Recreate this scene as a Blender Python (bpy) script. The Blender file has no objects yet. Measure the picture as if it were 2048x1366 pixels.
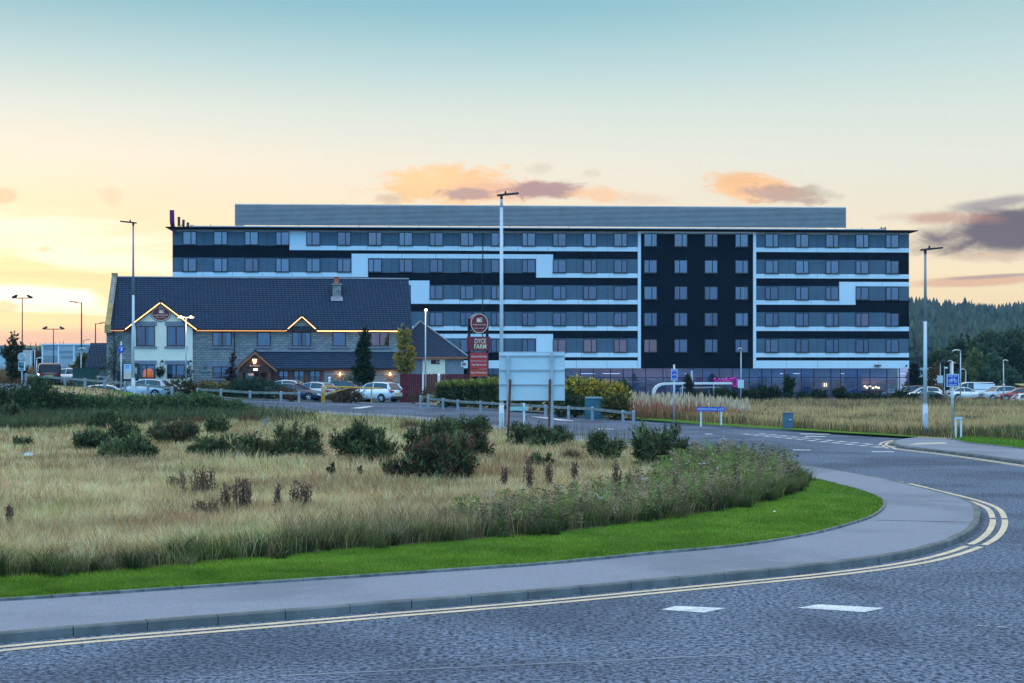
import bpy, math, random
import numpy as np
from mathutils import Vector, Matrix
from mathutils.geometry import delaunay_2d_cdt

random.seed(7)
RNG = np.random.default_rng(11)
SC = bpy.context.scene
COL = SC.collection
R = math.radians

# ------------------------------------------------------------------ camera
F, CX, HY, HC = 3200.0, 1024.0, 745.0, 3.2      # focal length, centre, horizon row (2048 px frame), eye height
cam = bpy.data.cameras.new("camera")
cam.sensor_width = 36.0
cam.lens = 36.0 * F / 2048.0
cam.shift_y = (HY - 683.0) / 2048.0
cam.clip_start, cam.clip_end = 0.5, 6000.0
cam_o = bpy.data.objects.new("camera", cam)
cam_o.location = (0, 0, HC)
cam_o.rotation_euler = (R(90), 0, 0)
COL.objects.link(cam_o)
SC.camera = cam_o

# ------------------------------------------------------------------ sky
SUN_AZ, SUN_EL = R(-21.0), R(2.5)               # low sun, left of the view
world = bpy.data.worlds.new("World")
SC.world = world
world.use_nodes = True


class NT:
    """small node-tree writer"""
    def __init__(self, tree):
        self.t = tree
        tree.nodes.clear()

    def n(self, typ, **kw):
        nd = self.t.nodes.new(typ)
        for k, v in kw.items():
            setattr(nd, k, v)
        return nd

    def l(self, a, b):
        self.t.links.new(a, b)

    def put(self, sock, v):
        if hasattr(v, "is_output"):
            self.l(v, sock)
        elif isinstance(v, (tuple, list)) and len(v) == 3 and sock.type == 'RGBA':
            sock.default_value = (*v, 1.0)
        else:
            sock.default_value = v

    def math(self, op, a, b=0.0, c=None, clamp=False):
        nd = self.n('ShaderNodeMath', operation=op, use_clamp=clamp)
        self.put(nd.inputs[0], a)
        self.put(nd.inputs[1], b)
        if c is not None:
            self.put(nd.inputs[2], c)
        return nd.outputs[0]

    def mix(self, fac, a, b, mode='MIX'):
        nd = self.n('ShaderNodeMix', data_type='RGBA', blend_type=mode)
        self.put(nd.inputs[0], fac)
        self.put(nd.inputs[6], a)
        self.put(nd.inputs[7], b)
        return nd.outputs[2]

    def ramp(self, fac, stops, interp='LINEAR'):
        nd = self.n('ShaderNodeValToRGB')
        cr = nd.color_ramp
        cr.interpolation = interp
        while len(cr.elements) > 1:
            cr.elements.remove(cr.elements[-1])
        cr.elements[0].position = stops[0][0]
        cr.elements[0].color = (*stops[0][1], 1)
        for p, c in stops[1:]:
            e = cr.elements.new(p)
            e.color = (*c, 1)
        self.put(nd.inputs[0], fac)
        return nd.outputs[0]

    def smooth(self, x, a, b):
        nd = self.n('ShaderNodeMapRange', interpolation_type='SMOOTHSTEP')
        self.put(nd.inputs[0], x)
        nd.inputs[1].default_value, nd.inputs[2].default_value = a, b
        nd.inputs[3].default_value, nd.inputs[4].default_value = 0, 1
        return nd.outputs[0]

    def noise(self, vec, scale, detail=4.0, rough=0.55, dist=0.0):
        nd = self.n('ShaderNodeTexNoise')
        if vec is not None:
            self.l(vec, nd.inputs['Vector'])
        nd.inputs['Scale'].default_value = scale
        nd.inputs['Detail'].default_value = detail
        nd.inputs['Roughness'].default_value = rough
        nd.inputs['Distortion'].default_value = dist
        return nd.outputs['Fac']

    def comb(self, x, y, z=0.0):
        nd = self.n('ShaderNodeCombineXYZ')
        for i, v in enumerate((x, y, z)):
            self.put(nd.inputs[i], v)
        return nd.outputs[0]


def build_sky():
    w = NT(world.node_tree)
    tc = w.n('ShaderNodeTexCoord')
    sep = w.n('ShaderNodeSeparateXYZ')
    w.l(tc.outputs['Generated'], sep.inputs[0])
    dx, dy, dz = sep.outputs
    ady = w.math('MAXIMUM', dy, 0.05)
    u = w.math('DIVIDE', dx, ady)               # tangent-plane bearing and height of a direction
    v = w.math('DIVIDE', dz, ady)
    # afterglow side, by height; brightened overhead to light the ground
    west = w.ramp(dz, [(0.0, (.84, .56, .33)), (.030, (.94, .70, .39)), (.062, (.96, .80, .52)), (.095, (.90, .77, .58)),
                       (.130, (.83, .80, .69)), (.160, (.67, .76, .71)), (.190, (.44, .65, .68)), (.222, (.23, .50, .60)),
                       (.30, (.22, .48, .62)), (.50, (.80, .96, 1.06)), (.8, (1.45, 1.46, 1.44)), (1.0, (1.62, 1.60, 1.58))])
    # away from the sun: dusk blue brightened to light the fronts, rosy belt
    east = w.ramp(dz, [(0.0, (.14, .34, .68)), (.05, (.22, .48, .95)), (.11, (.30, .78, 1.40)), (.25, (.27, 1.08, 2.08)), (.50, (.34, 1.15, 2.05)),
                       (.8, (1.05, 1.30, 1.62)), (1.0, (1.62, 1.60, 1.58))])
    # broken rosy cloud in that belt
    n_e = w.noise(tc.outputs['Generated'], 9.0, 4, .6)
    band = w.math('MULTIPLY', w.smooth(n_e, .54, .62), w.math('SUBTRACT', 1.0, w.smooth(dz, .10, .20)))
    east = w.mix(w.math('MULTIPLY', band, .38), east, (.90, .62, .66))
    side = w.smooth(dy, .05, .55)
    sky = w.mix(side, east, west)
    # glow round the sunset point
    gu = w.math('DIVIDE', w.math('ADD', u, .34), .26)
    gv = w.math('DIVIDE', w.math('SUBTRACT', v, .055), .055)
    gd = w.math('ADD', w.math('MULTIPLY', gu, gu), w.math('MULTIPLY', gv, gv))
    glow = w.math('POWER', 2.718, w.math('MULTIPLY', gd, -1.0))
    fwd = w.smooth(dy, .1, .4)
    sky = w.mix(w.math('MULTIPLY', w.math('MULTIPLY', glow, fwd), .55), sky, (1.0, .78, .36))
    # the right of the view is a little cooler and greyer
    cool = w.math('MULTIPLY', w.math('MULTIPLY', w.smooth(u, -.05, .34), w.smooth(v, .05, .14)), .35)
    sky = w.mix(w.math('MULTIPLY', cool, fwd), sky, (.66, .76, .70))

    uv = w.comb(u, w.math('MULTIPLY', v, 2.3))
    n1 = w.noise(uv, 52.0, 9, .66, .6)
    n2 = w.noise(uv, 26.0, 9, .62, .5)
    n3 = w.noise(w.comb(w.math('MULTIPLY', u, .45), w.math('MULTIPLY', v, 3.0)), 26.0, 8, .62, .3)

    def P(px, py):
        return (px - CX) / F, (HY - py) / F

    def cloud(sky, px, py, rx, ry, col, amt=1.0, edge=.38, wob=2.3, nn=None, slope=0.0):
        cu, cv = P(px, py)
        du = w.math('SUBTRACT', u, cu)
        a = w.math('DIVIDE', du, rx / F)
        vv = w.math('SUBTRACT', w.math('SUBTRACT', v, cv), w.math('MULTIPLY', du, slope))
        b = w.math('DIVIDE', vv, ry / F)
        r = w.math('SQRT', w.math('ADD', w.math('MULTIPLY', a, a), w.math('MULTIPLY', b, b)))
        nz = w.math('MULTIPLY', w.math('SUBTRACT', nn or n1, .5), wob)
        m = w.smooth(w.math('ADD', w.math('SUBTRACT', 1.25, r), nz), 0.0, edge)
        m = w.math('MULTIPLY', w.math('MULTIPLY', m, amt), fwd)
        return w.mix(m, sky, col)

    # pale lit streaks low on the left
    sky = cloud(sky, 40, 455, 330, 42, (1.08, .97, .80), .8, 1.0, 2.2, n3, -.12)
    sky = cloud(sky, 200, 520, 330, 24, (1.12, 1.0, .80), .85, .9, 2.2, n3, -.10)
    sky = cloud(sky, 60, 596, 150, 27, (1.3, 1.2, .95), 1.0, .4, 1.2, n3, -.05)
    sky = cloud(sky, 160, 620, 190, 9, (1.2, 1.05, .75), .8, .7, 1.4, n3, -.06)
    sky = cloud(sky, 130, 552, 260, 9, (.93, .69, .38), .6, .8, 2.0, n3, -.05)
    # grey bank on the left horizon
    sky = cloud(sky, 60, 688, 360, 36, (.50, .40, .37), .88, .8, 1.5, n3)
    # small smudges on the left
    sky = cloud(sky, 8, 392, 26, 16, (.70, .54, .36), .7, .7, 1.6)
    sky = cloud(sky, 226, 396, 30, 20, (.72, .60, .42), .55, .9, 2.6)
    sky = cloud(sky, 88, 498, 16, 8, (.86, .62, .36), .6, .8, 1.8)
    sky = cloud(sky, 5, 612, 30, 12, (.80, .56, .30), .7, .7, 1.6)
    # orange bank over the roof, left of the tall lamp
    sky = cloud(sky, 900, 372, 150, 40, (.97, .57, .27), .85, .7, 2.4)
    sky = cloud(sky, 855, 360, 70, 26, (1.0, .66, .33), .8, .9, 1.8)
    sky = cloud(sky, 1010, 382, 130, 22, (.86, .50, .36), .8, .8, 2.0)
    sky = cloud(sky, 1085, 380, 75, 18, (.40, .25, .27), .9, .6, 2.1)
    sky = cloud(sky, 925, 388, 55, 12, (.44, .31, .31), .85, .7, 2.6)
    sky = cloud(sky, 1195, 388, 60, 16, (.95, .56, .32), .75, .8, 2.0)
    sky = cloud(sky, 1290, 398, 60, 12, (.80, .58, .42), .5, .9, 2.4)
    sky = cloud(sky, 775, 398, 32, 14, (.62, .47, .34), .7, .8, 2.0)
    sky = cloud(sky, 1085, 338, 30, 12, (.62, .60, .48), .5, .9, 2.8)
    sky = cloud(sky, 1185, 346, 22, 8, (.66, .64, .52), .5, .9, 2.8)
    # second orange bank
    sky = cloud(sky, 1510, 374, 95, 28, (.98, .56, .28), .95, .6, 2.2, None, -.10)
    sky = cloud(sky, 1480, 356, 60, 14, (.90, .52, .26), .7, .8, 1.7)
    sky = cloud(sky, 1570, 388, 80, 20, (.50, .35, .31), .85, .7, 2.4, None, -.08)
    sky = cloud(sky, 1640, 384, 50, 14, (.50, .46, .38), .55, .9, 2.6, None, -.2)
    # dark violet cloud at the right edge
    sky = cloud(sky, 2100, 448, 260, 50, (.115, .095, .145), .97, .6, 1.3, n2, .13)
    sky = cloud(sky, 1880, 436, 110, 17, (.50, .25, .19), .7, .9, 1.8, n2, .0)
    sky = cloud(sky, 2000, 405, 120, 14, (.22, .20, .27), .7, .9, 1.4, n2, .16)
    sky = cloud(sky, 1990, 512, 95, 14, (.62, .44, .34), .6, .9, 2.0)
    sky = cloud(sky, 1960, 562, 150, 11, (.72, .40, .26), .75, .8, 1.5, n3, .05)
    sky = cloud(sky, 2000, 552, 110, 4, (.40, .30, .30), .7, .8, 1.2, n3, .06)

    below = w.smooth(dz, -.02, 0.0)
    sky = w.mix(below, (.22, .24, .22), sky)
    bg1 = w.n('ShaderNodeBackground')
    w.l(sky, bg1.inputs[0])
    bg1.inputs[1].default_value = 0.97
    nish = w.n('ShaderNodeTexSky', sky_type='NISHITA', sun_disc=False, sun_elevation=SUN_EL,
               sun_rotation=SUN_AZ % (2 * math.pi))
    bg2 = w.n('ShaderNodeBackground')
    w.l(nish.outputs[0], bg2.inputs[0])
    bg2.inputs[1].default_value = 0.012
    add = w.n('ShaderNodeAddShader')
    w.l(bg1.outputs[0], add.inputs[0])
    w.l(bg2.outputs[0], add.inputs[1])
    out = w.n('ShaderNodeOutputWorld')
    w.l(add.outputs[0], out.inputs[0])


build_sky()
sun = bpy.data.lights.new("sun", 'SUN')
sun.energy, sun.angle, sun.color = 0.9, R(3.0), (1.0, .66, .36)
sun_o = bpy.data.objects.new("sun", sun)
sd = Vector((math.sin(SUN_AZ) * math.cos(SUN_EL), math.cos(SUN_AZ) * math.cos(SUN_EL), math.sin(SUN_EL)))
sun_o.rotation_euler = sd.to_track_quat('Z', 'Y').to_euler()
sun_o.location = (-40, 100, 30)
COL.objects.link(sun_o)

vs = SC.view_settings
vs.view_transform, vs.look, vs.exposure, vs.gamma, vs.use_curve_mapping = 'Standard', 'None', 0.08, 1.0, False
SC.render.engine = 'CYCLES'
SC.cycles.use_denoising = True
SC.cycles.max_bounces = 6
SC.cycles.transparent_max_bounces = 12
SC.cycles.sample_clamp_indirect = 4.0


# ------------------------------------------------------------------ terrain and picture-to-place helpers
def sst(a, b, x):
    t = np.clip((np.asarray(x, float) - a) / (b - a), 0, 1)
    return t * t * (3 - 2 * t)


def T(x, y):
    """ground height: flat near the eye, rising to the left and back"""
    side = np.interp(x, [-70, -33, -27, -13, 0, 12, 26], [2.45, 2.1, 1.65, .85, .55, .2, 0.0])
    yard = np.interp(x, [-70, -43, -37, -27, -13, 0, 12, 26], [2.3, 2.1, 1.45, 1.1, .8, .5, .2, 0.0])
    k = sst(118.5, 124, y)
    far = sst(300, 620, y) * 2.0
    return (side * (1 - k) + yard * k) * sst(80, 118, y) + far


def G(px, py, z0=0.0):
    """place on the ground seen at that spot of the photograph"""
    d = 40.0
    for _ in range(60):
        x = (px - CX) * d / F
        d2 = F * (HC - z0 - float(T(x, d))) / max(py - HY, 3.0)
        d = .5 * d + .5 * min(d2, 600)
    return ((px - CX) * d / F, d)


def at(px, py, d):
    return Vector(((px - CX) * d / F, d, HC - (py - HY) * d / F))


def GP(px, d):
    x = (px - CX) * d / F
    return Vector((x, d, float(T(x, d))))


def zat(py, d):
    return HC - (py - HY) * d / F


def catmull(pts, n=8):
    p = [np.array(q, float) for q in pts]
    p = [2 * p[0] - p[1]] + p + [2 * p[-1] - p[-2]]
    out = []
    for i in range(1, len(p) - 2):
        for k in range(n):
            t = k / n
            a, b, c, e = p[i - 1], p[i], p[i + 1], p[i + 2]
            out.append(.5 * ((2 * b) + (-a + c) * t + (2 * a - 5 * b + 4 * c - e) * t * t + (-a + 3 * b - 3 * c + e) * t ** 3))
    out.append(p[-2])
    return np.array(out)


def resample(pl, n=None, step=None):
    pl = np.asarray(pl, float)
    s = np.concatenate([[0], np.cumsum(np.linalg.norm(np.diff(pl, axis=0), axis=1))])
    if n is None:
        n = max(2, int(round(s[-1] / step)) + 1)
    q = np.linspace(0, s[-1], n)
    return np.stack([np.interp(q, s, pl[:, 0]), np.interp(q, s, pl[:, 1])], 1)


def offset(pl, d):
    """shift a polyline sideways (positive = to its left)"""
    pl = np.asarray(pl, float)
    t = np.gradient(pl, axis=0)
    t /= np.linalg.norm(t, axis=1)[:, None] + 1e-9
    return pl + np.stack([-t[:, 1], t[:, 0]], 1) * d


def inside(poly, x, y):
    poly = np.asarray(poly)
    r = np.zeros(len(x), bool)
    j = len(poly) - 1
    for i in range(len(poly)):
        xi, yi = poly[i]
        xj, yj = poly[j]
        c = ((yi > y) != (yj > y)) & (x < (xj - xi) * (y - yi) / (yj - yi + 1e-12) + xi)
        r ^= c
        j = i
    return r


# ------------------------------------------------------------------ materials
def new_mat(name):
    m = bpy.data.materials.new(name)
    m.use_nodes = True
    return m, NT(m.node_tree)


def finish(m, w, shader):
    out = w.n('ShaderNodeOutputMaterial')
    w.l(shader, out.inputs['Surface'])
    return m


def pbsdf(w, col, rough=.6, metal=0.0, spec=.4, normal=None):
    b = w.n('ShaderNodeBsdfPrincipled')
    w.put(b.inputs['Base Color'], col)
    w.put(b.inputs['Roughness'], rough)
    b.inputs['Metallic'].default_value = metal
    b.inputs['Specular IOR Level'].default_value = spec
    if normal is not None:
        w.l(normal, b.inputs['Normal'])
    return b


def bump(w, h, strength=.3, dist=.02):
    b = w.n('ShaderNodeBump')
    w.put(b.inputs['Height'], h)
    b.inputs['Strength'].default_value = strength
    b.inputs['Distance'].default_value = dist
    return b.outputs[0]


def scale_col(c, k):
    return tuple(min(1, x * k) for x in c)


def simple(name, col, rough=.6, metal=0.0, spec=.4, var=.12, nscale=3.0, bmp=0.0, bscale=40.0):
    m, w = new_mat(name)
    tc = w.n('ShaderNodeTexCoord')
    n = w.noise(tc.outputs['Object'], nscale, 5, .6)
    c = w.mix(w.smooth(n, .3, .7), scale_col(col, 1 - var), scale_col(col, 1 + var))
    nm = None
    if bmp:
        nm = bump(w, w.noise(tc.outputs['Object'], bscale, 3, .6), bmp, .02)
    return finish(m, w, pbsdf(w, c, rough, metal, spec, nm).outputs[0])


def glow_mat(name, col, strength):
    m, w = new_mat(name)
    e = w.n('ShaderNodeEmission')
    w.put(e.inputs[0], col)
    e.inputs[1].default_value = strength
    return finish(m, w, e.outputs[0])


def glass_mat(name, tint=(.75, .85, .95), refl=.22, rough=.02, wob=0.0):
    m, w = new_mat(name)
    tr = w.n('ShaderNodeBsdfTransparent')
    w.put(tr.inputs[0], tint)
    gl = w.n('ShaderNodeBsdfGlossy')
    gl.inputs['Roughness'].default_value = rough
    if wob:
        tc = w.n('ShaderNodeTexCoord')
        w.l(bump(w, w.noise(tc.outputs['Object'], .7, 2, .5), wob, .1), gl.inputs['Normal'])
    fr = w.n('ShaderNodeFresnel')
    fr.inputs[0].default_value = 1.5
    fac = w.math('ADD', w.math('MULTIPLY', fr.outputs[0], .9), refl, clamp=True)
    mx = w.n('ShaderNodeMixShader')
    w.l(fac, mx.inputs[0])
    w.l(tr.outputs[0], mx.inputs[1])
    w.l(gl.outputs[0], mx.inputs[2])
    return finish(m, w, mx.outputs[0])


def leaf_mat(name, trans=.28, rough=.6):
    m, w = new_mat(name)
    a = w.n('ShaderNodeAttribute', attribute_name='Col')
    b = pbsdf(w, a.outputs['Color'], rough, 0, .25)
    t = w.n('ShaderNodeBsdfTranslucent')
    w.l(a.outputs['Color'], t.inputs[0])
    mx = w.n('ShaderNodeMixShader')
    mx.inputs[0].default_value = trans
    w.l(b.outputs[0], mx.inputs[1])
    w.l(t.outputs[0], mx.inputs[2])
    return finish(m, w, mx.outputs[0])


def course_mat(name, c1, c2, mortar, bw, rh, msize=.012, rough=.85, bmp=.5, var=.3, sq=1.0, nsc=6.0, zmul=1.0, spec=.3):
    """stone, brick or slate laid in courses on any upright or sloping face"""
    m, w = new_mat(name)
    tc = w.n('ShaderNodeTexCoord')
    sp = w.n('ShaderNodeSeparateXYZ')
    w.l(tc.outputs['Object'], sp.inputs[0])
    vec = w.comb(w.math('ADD', sp.outputs[0], sp.outputs[1]), w.math('MULTIPLY', sp.outputs[2], zmul))
    br = w.n('ShaderNodeTexBrick')
    w.l(vec, br.inputs['Vector'])
    br.inputs['Scale'].default_value = 1.0
    br.inputs['Brick Width'].default_value = bw
    br.inputs['Row Height'].default_value = rh
    br.inputs['Mortar Size'].default_value = msize
    br.inputs['Mortar Smooth'].default_value = .2
    br.inputs['Bias'].default_value = 0.0
    br.squash = sq
    w.put(br.inputs['Color1'], c1)
    w.put(br.inputs['Color2'], c2)
    w.put(br.inputs['Mortar'], mortar)
    n = w.noise(tc.outputs['Object'], nsc, 6, .65)
    n2 = w.noise(tc.outputs['Object'], .35, 3, .5)
    c = w.mix(w.math('MULTIPLY', w.smooth(n, .35, .7), var), br.outputs['Color'], scale_col(c2, 1.9))
    c = w.mix(w.math('MULTIPLY', w.smooth(n2, .4, .65), var * .8), c, scale_col(c1, .55))
    h = w.math('ADD', w.math('MULTIPLY', br.outputs['Fac'], -1.0), w.math('MULTIPLY', n, .5))
    return finish(m, w, pbsdf(w, c, rough, 0, spec, bump(w, h, bmp, .03)).outputs[0])


def road_mat(name, col, speck, scale, patch=.25, rough=.8, spk=.6):
    m, w = new_mat(name)
    tc = w.n('ShaderNodeTexCoord')
    o = tc.outputs['Object']
    n1 = w.noise(o, scale, 3.5, .8)
    n2 = w.noise(o, .22, 4, .6, .5)
    n3 = w.noise(o, 2.3, 5, .65)
    vo = w.n('ShaderNodeTexVoronoi')
    w.l(o, vo.inputs['Vector'])
    vo.inputs['Scale'].default_value = scale * 1.3
    c = w.mix(w.math('MULTIPLY', w.smooth(n1, .40, .60), spk), col, speck)
    c = w.mix(w.math('MULTIPLY', w.smooth(n2, .42, .62), patch), c, scale_col(col, .62))
    c = w.mix(w.math('MULTIPLY', w.smooth(n3, .5, .75), patch * .7), c, scale_col(col, 1.35))
    return finish(m, w, pbsdf(w, c, rough, 0, .2, bump(w, n1, .12, .004)).outputs[0])


def ground_mat(name, c1, c2, scale=.5):
    m, w = new_mat(name)
    tc = w.n('ShaderNodeTexCoord')
    n1 = w.noise(tc.outputs['Object'], scale, 6, .65)
    n2 = w.noise(tc.outputs['Object'], scale * 14, 4, .7)
    c = w.mix(w.smooth(n1, .35, .65), c1, c2)
    c = w.mix(w.math('MULTIPLY', w.smooth(n2, .4, .7), .5), c, scale_col(c1, .55))
    return finish(m, w, pbsdf(w, c, .95, 0, .1, bump(w, n2, .6, .05)).outputs[0])


def paint_mat(name, col, wear=.35):
    """road paint worn through to the asphalt"""
    m, w = new_mat(name)
    tc = w.n('ShaderNodeTexCoord')
    n1 = w.noise(tc.outputs['Object'], 30, 4, .75)
    n2 = w.noise(tc.outputs['Object'], 2.5, 4, .6)
    f = w.math('MULTIPLY', w.smooth(w.math('ADD', n1, w.math('MULTIPLY', n2, .5)), .62, .86), wear)
    c = w.mix(f, col, (.13, .16, .21))
    return finish(m, w, pbsdf(w, c, .75, 0, .25).outputs[0])


MT = {}
MT['asphalt'] = road_mat('asphalt', (.016, .026, .048), (.205, .255, .345), 14, .42, .88, .95)
MT['pavement'] = road_mat('pavement_tarmac', (.20, .215, .258), (.285, .305, .355), 30, .50, .9, .7)
MT['kerb'] = simple('kerb_concrete', (.165, .17, .165), .9, 0, .2, .25, 2.2, .5, 60)
MT['edging'] = simple('edging_concrete', (.18, .185, .18), .9, 0, .2, .4, 5, .6, 50)
MT['soil'] = ground_mat('field_soil', (.26, .21, .11), (.38, .30, .16), .35)
MT['turf'] = ground_mat('turf', (.055, .14, .012), (.10, .22, .02), .6)
MT['land'] = ground_mat('far_grassland', (.10, .13, .07), (.19, .17, .10), .02)
MT['yellow_paint'] = paint_mat('yellow_road_paint', (.80, .62, .40), .45)
MT['white_paint'] = paint_mat('white_road_paint', (.80, .80, .80), .6)
MT['tactile'] = simple('tactile_paving', (.50, .45, .36), .8, 0, .2, .2, 8, .4, 30)
MT['leaf'] = leaf_mat('foliage')
MT['grass'] = leaf_mat('grass_blades', .35, .7)
MT['bark'] = simple('bark', (.06, .05, .04), .9, 0, .15, .35, 6, .7, 18)
MT['white_panel'] = simple('white_cladding', (.68, .81, .90), .45, 0, .4, .03, .5)
MT['black_panel'] = simple('black_cladding', (.004, .009, .018), .7, 0, .08, .3, .4)
MT['grey_panel'] = simple('grey_cladding', (.088, .142, .200), .55, 0, .2, .10, .4)
MT['frame_dark'] = simple('dark_window_frame', (.014, .018, .025), .4, 0, .5, .1)
MT['glass'] = glass_mat('window_glass', (.72, .82, .92), .16, .02, .02)
MT['shop_glass'] = glass_mat('tinted_shop_glass', (.55, .66, .88), .14, .015, .02)
MT['car_glass'] = glass_mat('car_glass', (.10, .13, .15), .16, .02)
MT['curtain'] = None
MT['louvre'] = simple('grey_louvre_metal', (.30, .36, .40), .45, .35, .5, .08, .6)
MT['steel'] = simple('galvanised_steel', (.50, .54, .58), .38, .55, .5, .12, 2.0)
MT['upper_pole'] = simple('shaded_grey_pole', (.27, .29, .31), .5, .1, .5, .08, 1.0)  # backlit look against the sky painted in as a darker grey
MT['pole_grey'] = simple('grey_painted_pole', (.58, .64, .68), .5, .0, .5, .08, 1.0)
MT['dark_metal'] = simple('dark_metal', (.03, .032, .036), .5, .3, .5, .15)
MT['sign_back'] = simple('bare_aluminium_sheet', (.58, .72, .78), .5, .05, .5, .06, .8)
MT['rust'] = simple('rusty_steel', (.15, .045, .022), .85, .1, .3, .4, 5, .4, 40)
MT['stone'] = course_mat('grey_rubble_stone', (.40, .40, .37), (.20, .215, .22), (.11, .115, .12), .44, .21, .022, .9, .9, .45)
MT['slate'] = course_mat('blue_grey_slate', (.030, .062, .110), (.021, .046, .086), (.004, .009, .020), .34, .20, .035, .7, .4, .06, 1, 9, 1.0, .10)
MT['render'] = simple('cream_render', (.92, .84, .66), .85, 0, .2, .05, .8, .2, 60)
MT['lintel'] = simple('grey_lintel_stone', (.22, .25, .30), .85, 0, .2, .14, 2.5, .3, 30)
MT['coping'] = simple('sandstone_coping', (.42, .30, .13), .9, 0, .2, .25, 2.0, .4, 20)
MT['brown_wood'] = simple('stained_brown_timber', (.085, .032, .020), .6, 0, .35, .25, 5)
MT['red_wood'] = simple('red_brown_timber', (.20, .062, .040), .65, 0, .35, .25, 4, .2, 30)
MT['fascia'] = simple('orange_brown_fascia', (.36, .13, .06), .6, 0, .35, .15, 4)
MT['lead'] = simple('lead_flashing', (.22, .26, .31), .5, .3, .4, .15, 2)
MT['terracotta'] = simple('terracotta', (.45, .14, .07), .85, 0, .2, .2, 5)
MT['maroon'] = simple('maroon_sign', (.20, .014, .034), .4, 0, .5, .06)
MT['sign_red'] = simple('red_sign_panel', (.52, .035, .04), .4, 0, .5, .06)  # plain brighter red of the stacked sign panels
MT['cream_letter'] = simple('cream_lettering', (.85, .76, .52), .5, 0, .4, .03)
MT['white'] = simple('white_gloss', (.82, .82, .82), .4, 0, .5, .03)
MT['blue_sign'] = simple('blue_sign', (.018, .085, .52), .4, 0, .5, .04)
MT['green_sign'] = simple('dark_green_sign', (.005, .10, .085), .4, 0, .5, .06)
MT['green_box'] = simple('dark_green_steel', (.010, .055, .040), .5, 0, .45, .12)
MT['teal_box'] = simple('teal_cabinet', (.045, .15, .20), .55, 0, .4, .12)
MT['grey_box'] = simple('blue_grey_cabinet', (.085, .15, .22), .5, 0, .4, .12)
MT['old_timber'] = simple('weathered_timber', (.24, .245, .22), .9, 0, .15, .3, 4, .4, 30)
MT['post_cap'] = simple('pale_post_end', (.30, .34, .36), .8, 0, .2, .15, 6)
MT['yellow_gate'] = simple('yellow_paint', (.70, .34, .03), .45, 0, .5, .08)
MT['fence_red'] = simple('oxblood_fence_paint', (.115, .012, .020), .7, 0, .3, .25, 3)
MT['rubber'] = simple('tyre_rubber', (.016, .016, .017), .85, 0, .2, .1)
MT['rim'] = simple('alloy_rim', (.55, .57, .60), .3, .8, .5, .05)
MT['tail_red'] = simple('red_lens', (.42, .012, .022), .15, 0, .6, .05)
MT['lens'] = simple('clear_lens', (.65, .70, .74), .1, .2, .7, .05)
MT['plate_yellow'] = simple('yellow_plate', (.75, .50, .05), .5, 0, .4, .03)
MT['black_plastic'] = simple('black_plastic', (.018, .019, .021), .6, 0, .35, .1)
MT['magenta'] = simple('magenta_paint', (.80, .012, .40), .4, 0, .5, .03)
MT['purple'] = simple('purple_fin', (.16, .012, .14), .45, 0, .5, .08)
MT['led'] = glow_mat('warm_led', (1.0, .62, .26), 2.8)
MT['led_dim'] = glow_mat('dim_warm_led', (1.0, .50, .20), 1.3)
MT['lamp_on'] = glow_mat('lit_lamp', (1.0, .70, .34), 14.0)
MT['lamp_soft'] = glow_mat('lit_wall_lamp', (1.0, .58, .22), 9.0)
m_, w_ = new_mat('glowing_shade')
tc_ = w_.n('ShaderNodeTexCoord')
ln_ = w_.n('ShaderNodeVectorMath', operation='LENGTH')
w_.l(tc_.outputs['Object'], ln_.inputs[0])
em_ = w_.n('ShaderNodeEmission')
w_.put(em_.inputs[0], w_.ramp(ln_.outputs['Value'], [(0.0, (1.0, .42, .06)), (.3, (.95, .16, .012)), (.75, (.16, .02, .004))]))  # glow fading outward is painted into the emission colour
em_.inputs[1].default_value = 1.25
MT['lampshade_glow'] = finish(m_, w_, em_.outputs[0])
MT['white_light'] = glow_mat('white_light', (.9, .95, 1.0), 3.0)
MT['room_pink'] = simple('pink_plaster', (.55, .34, .32), .9, 0, .1, .1)
MT['room_dark'] = simple('dim_interior', (.035, .045, .07), .9, 0, .1, .2, 1.5)
MT['blind'] = simple('pale_blind', (.58, .63, .64), .9, 0, .1, .06, 4)


def random_tint(name, a, b, rough=.9):
    m, w = new_mat(name)
    oi = w.n('ShaderNodeObjectInfo')
    tc = w.n('ShaderNodeTexCoord')
    sp = w.n('ShaderNodeSeparateXYZ')
    w.l(tc.outputs['Object'], sp.inputs[0])
    wave = w.math('SINE', w.math('MULTIPLY', sp.outputs[0], 38.0))
    c = w.mix(oi.outputs['Random'], a, b)
    c = w.mix(w.math('MULTIPLY', w.math('ADD', wave, 1.0), .12), c, scale_col(a, .5))
    return finish(m, w, pbsdf(w, c, rough, 0, .1).outputs[0])


MT['curtain'] = random_tint('net_curtain', (.18, .25, .34), (.42, .52, .62))
MT['curtain_pale'] = random_tint('pale_curtain', (.46, .56, .60), (.80, .84, .80))
MT['curtain_sky_pink'] = random_tint('sky_pink_curtain', (.36, .20, .22), (.62, .44, .42))  # pink of the reflected sky put into the curtain colour


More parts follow.
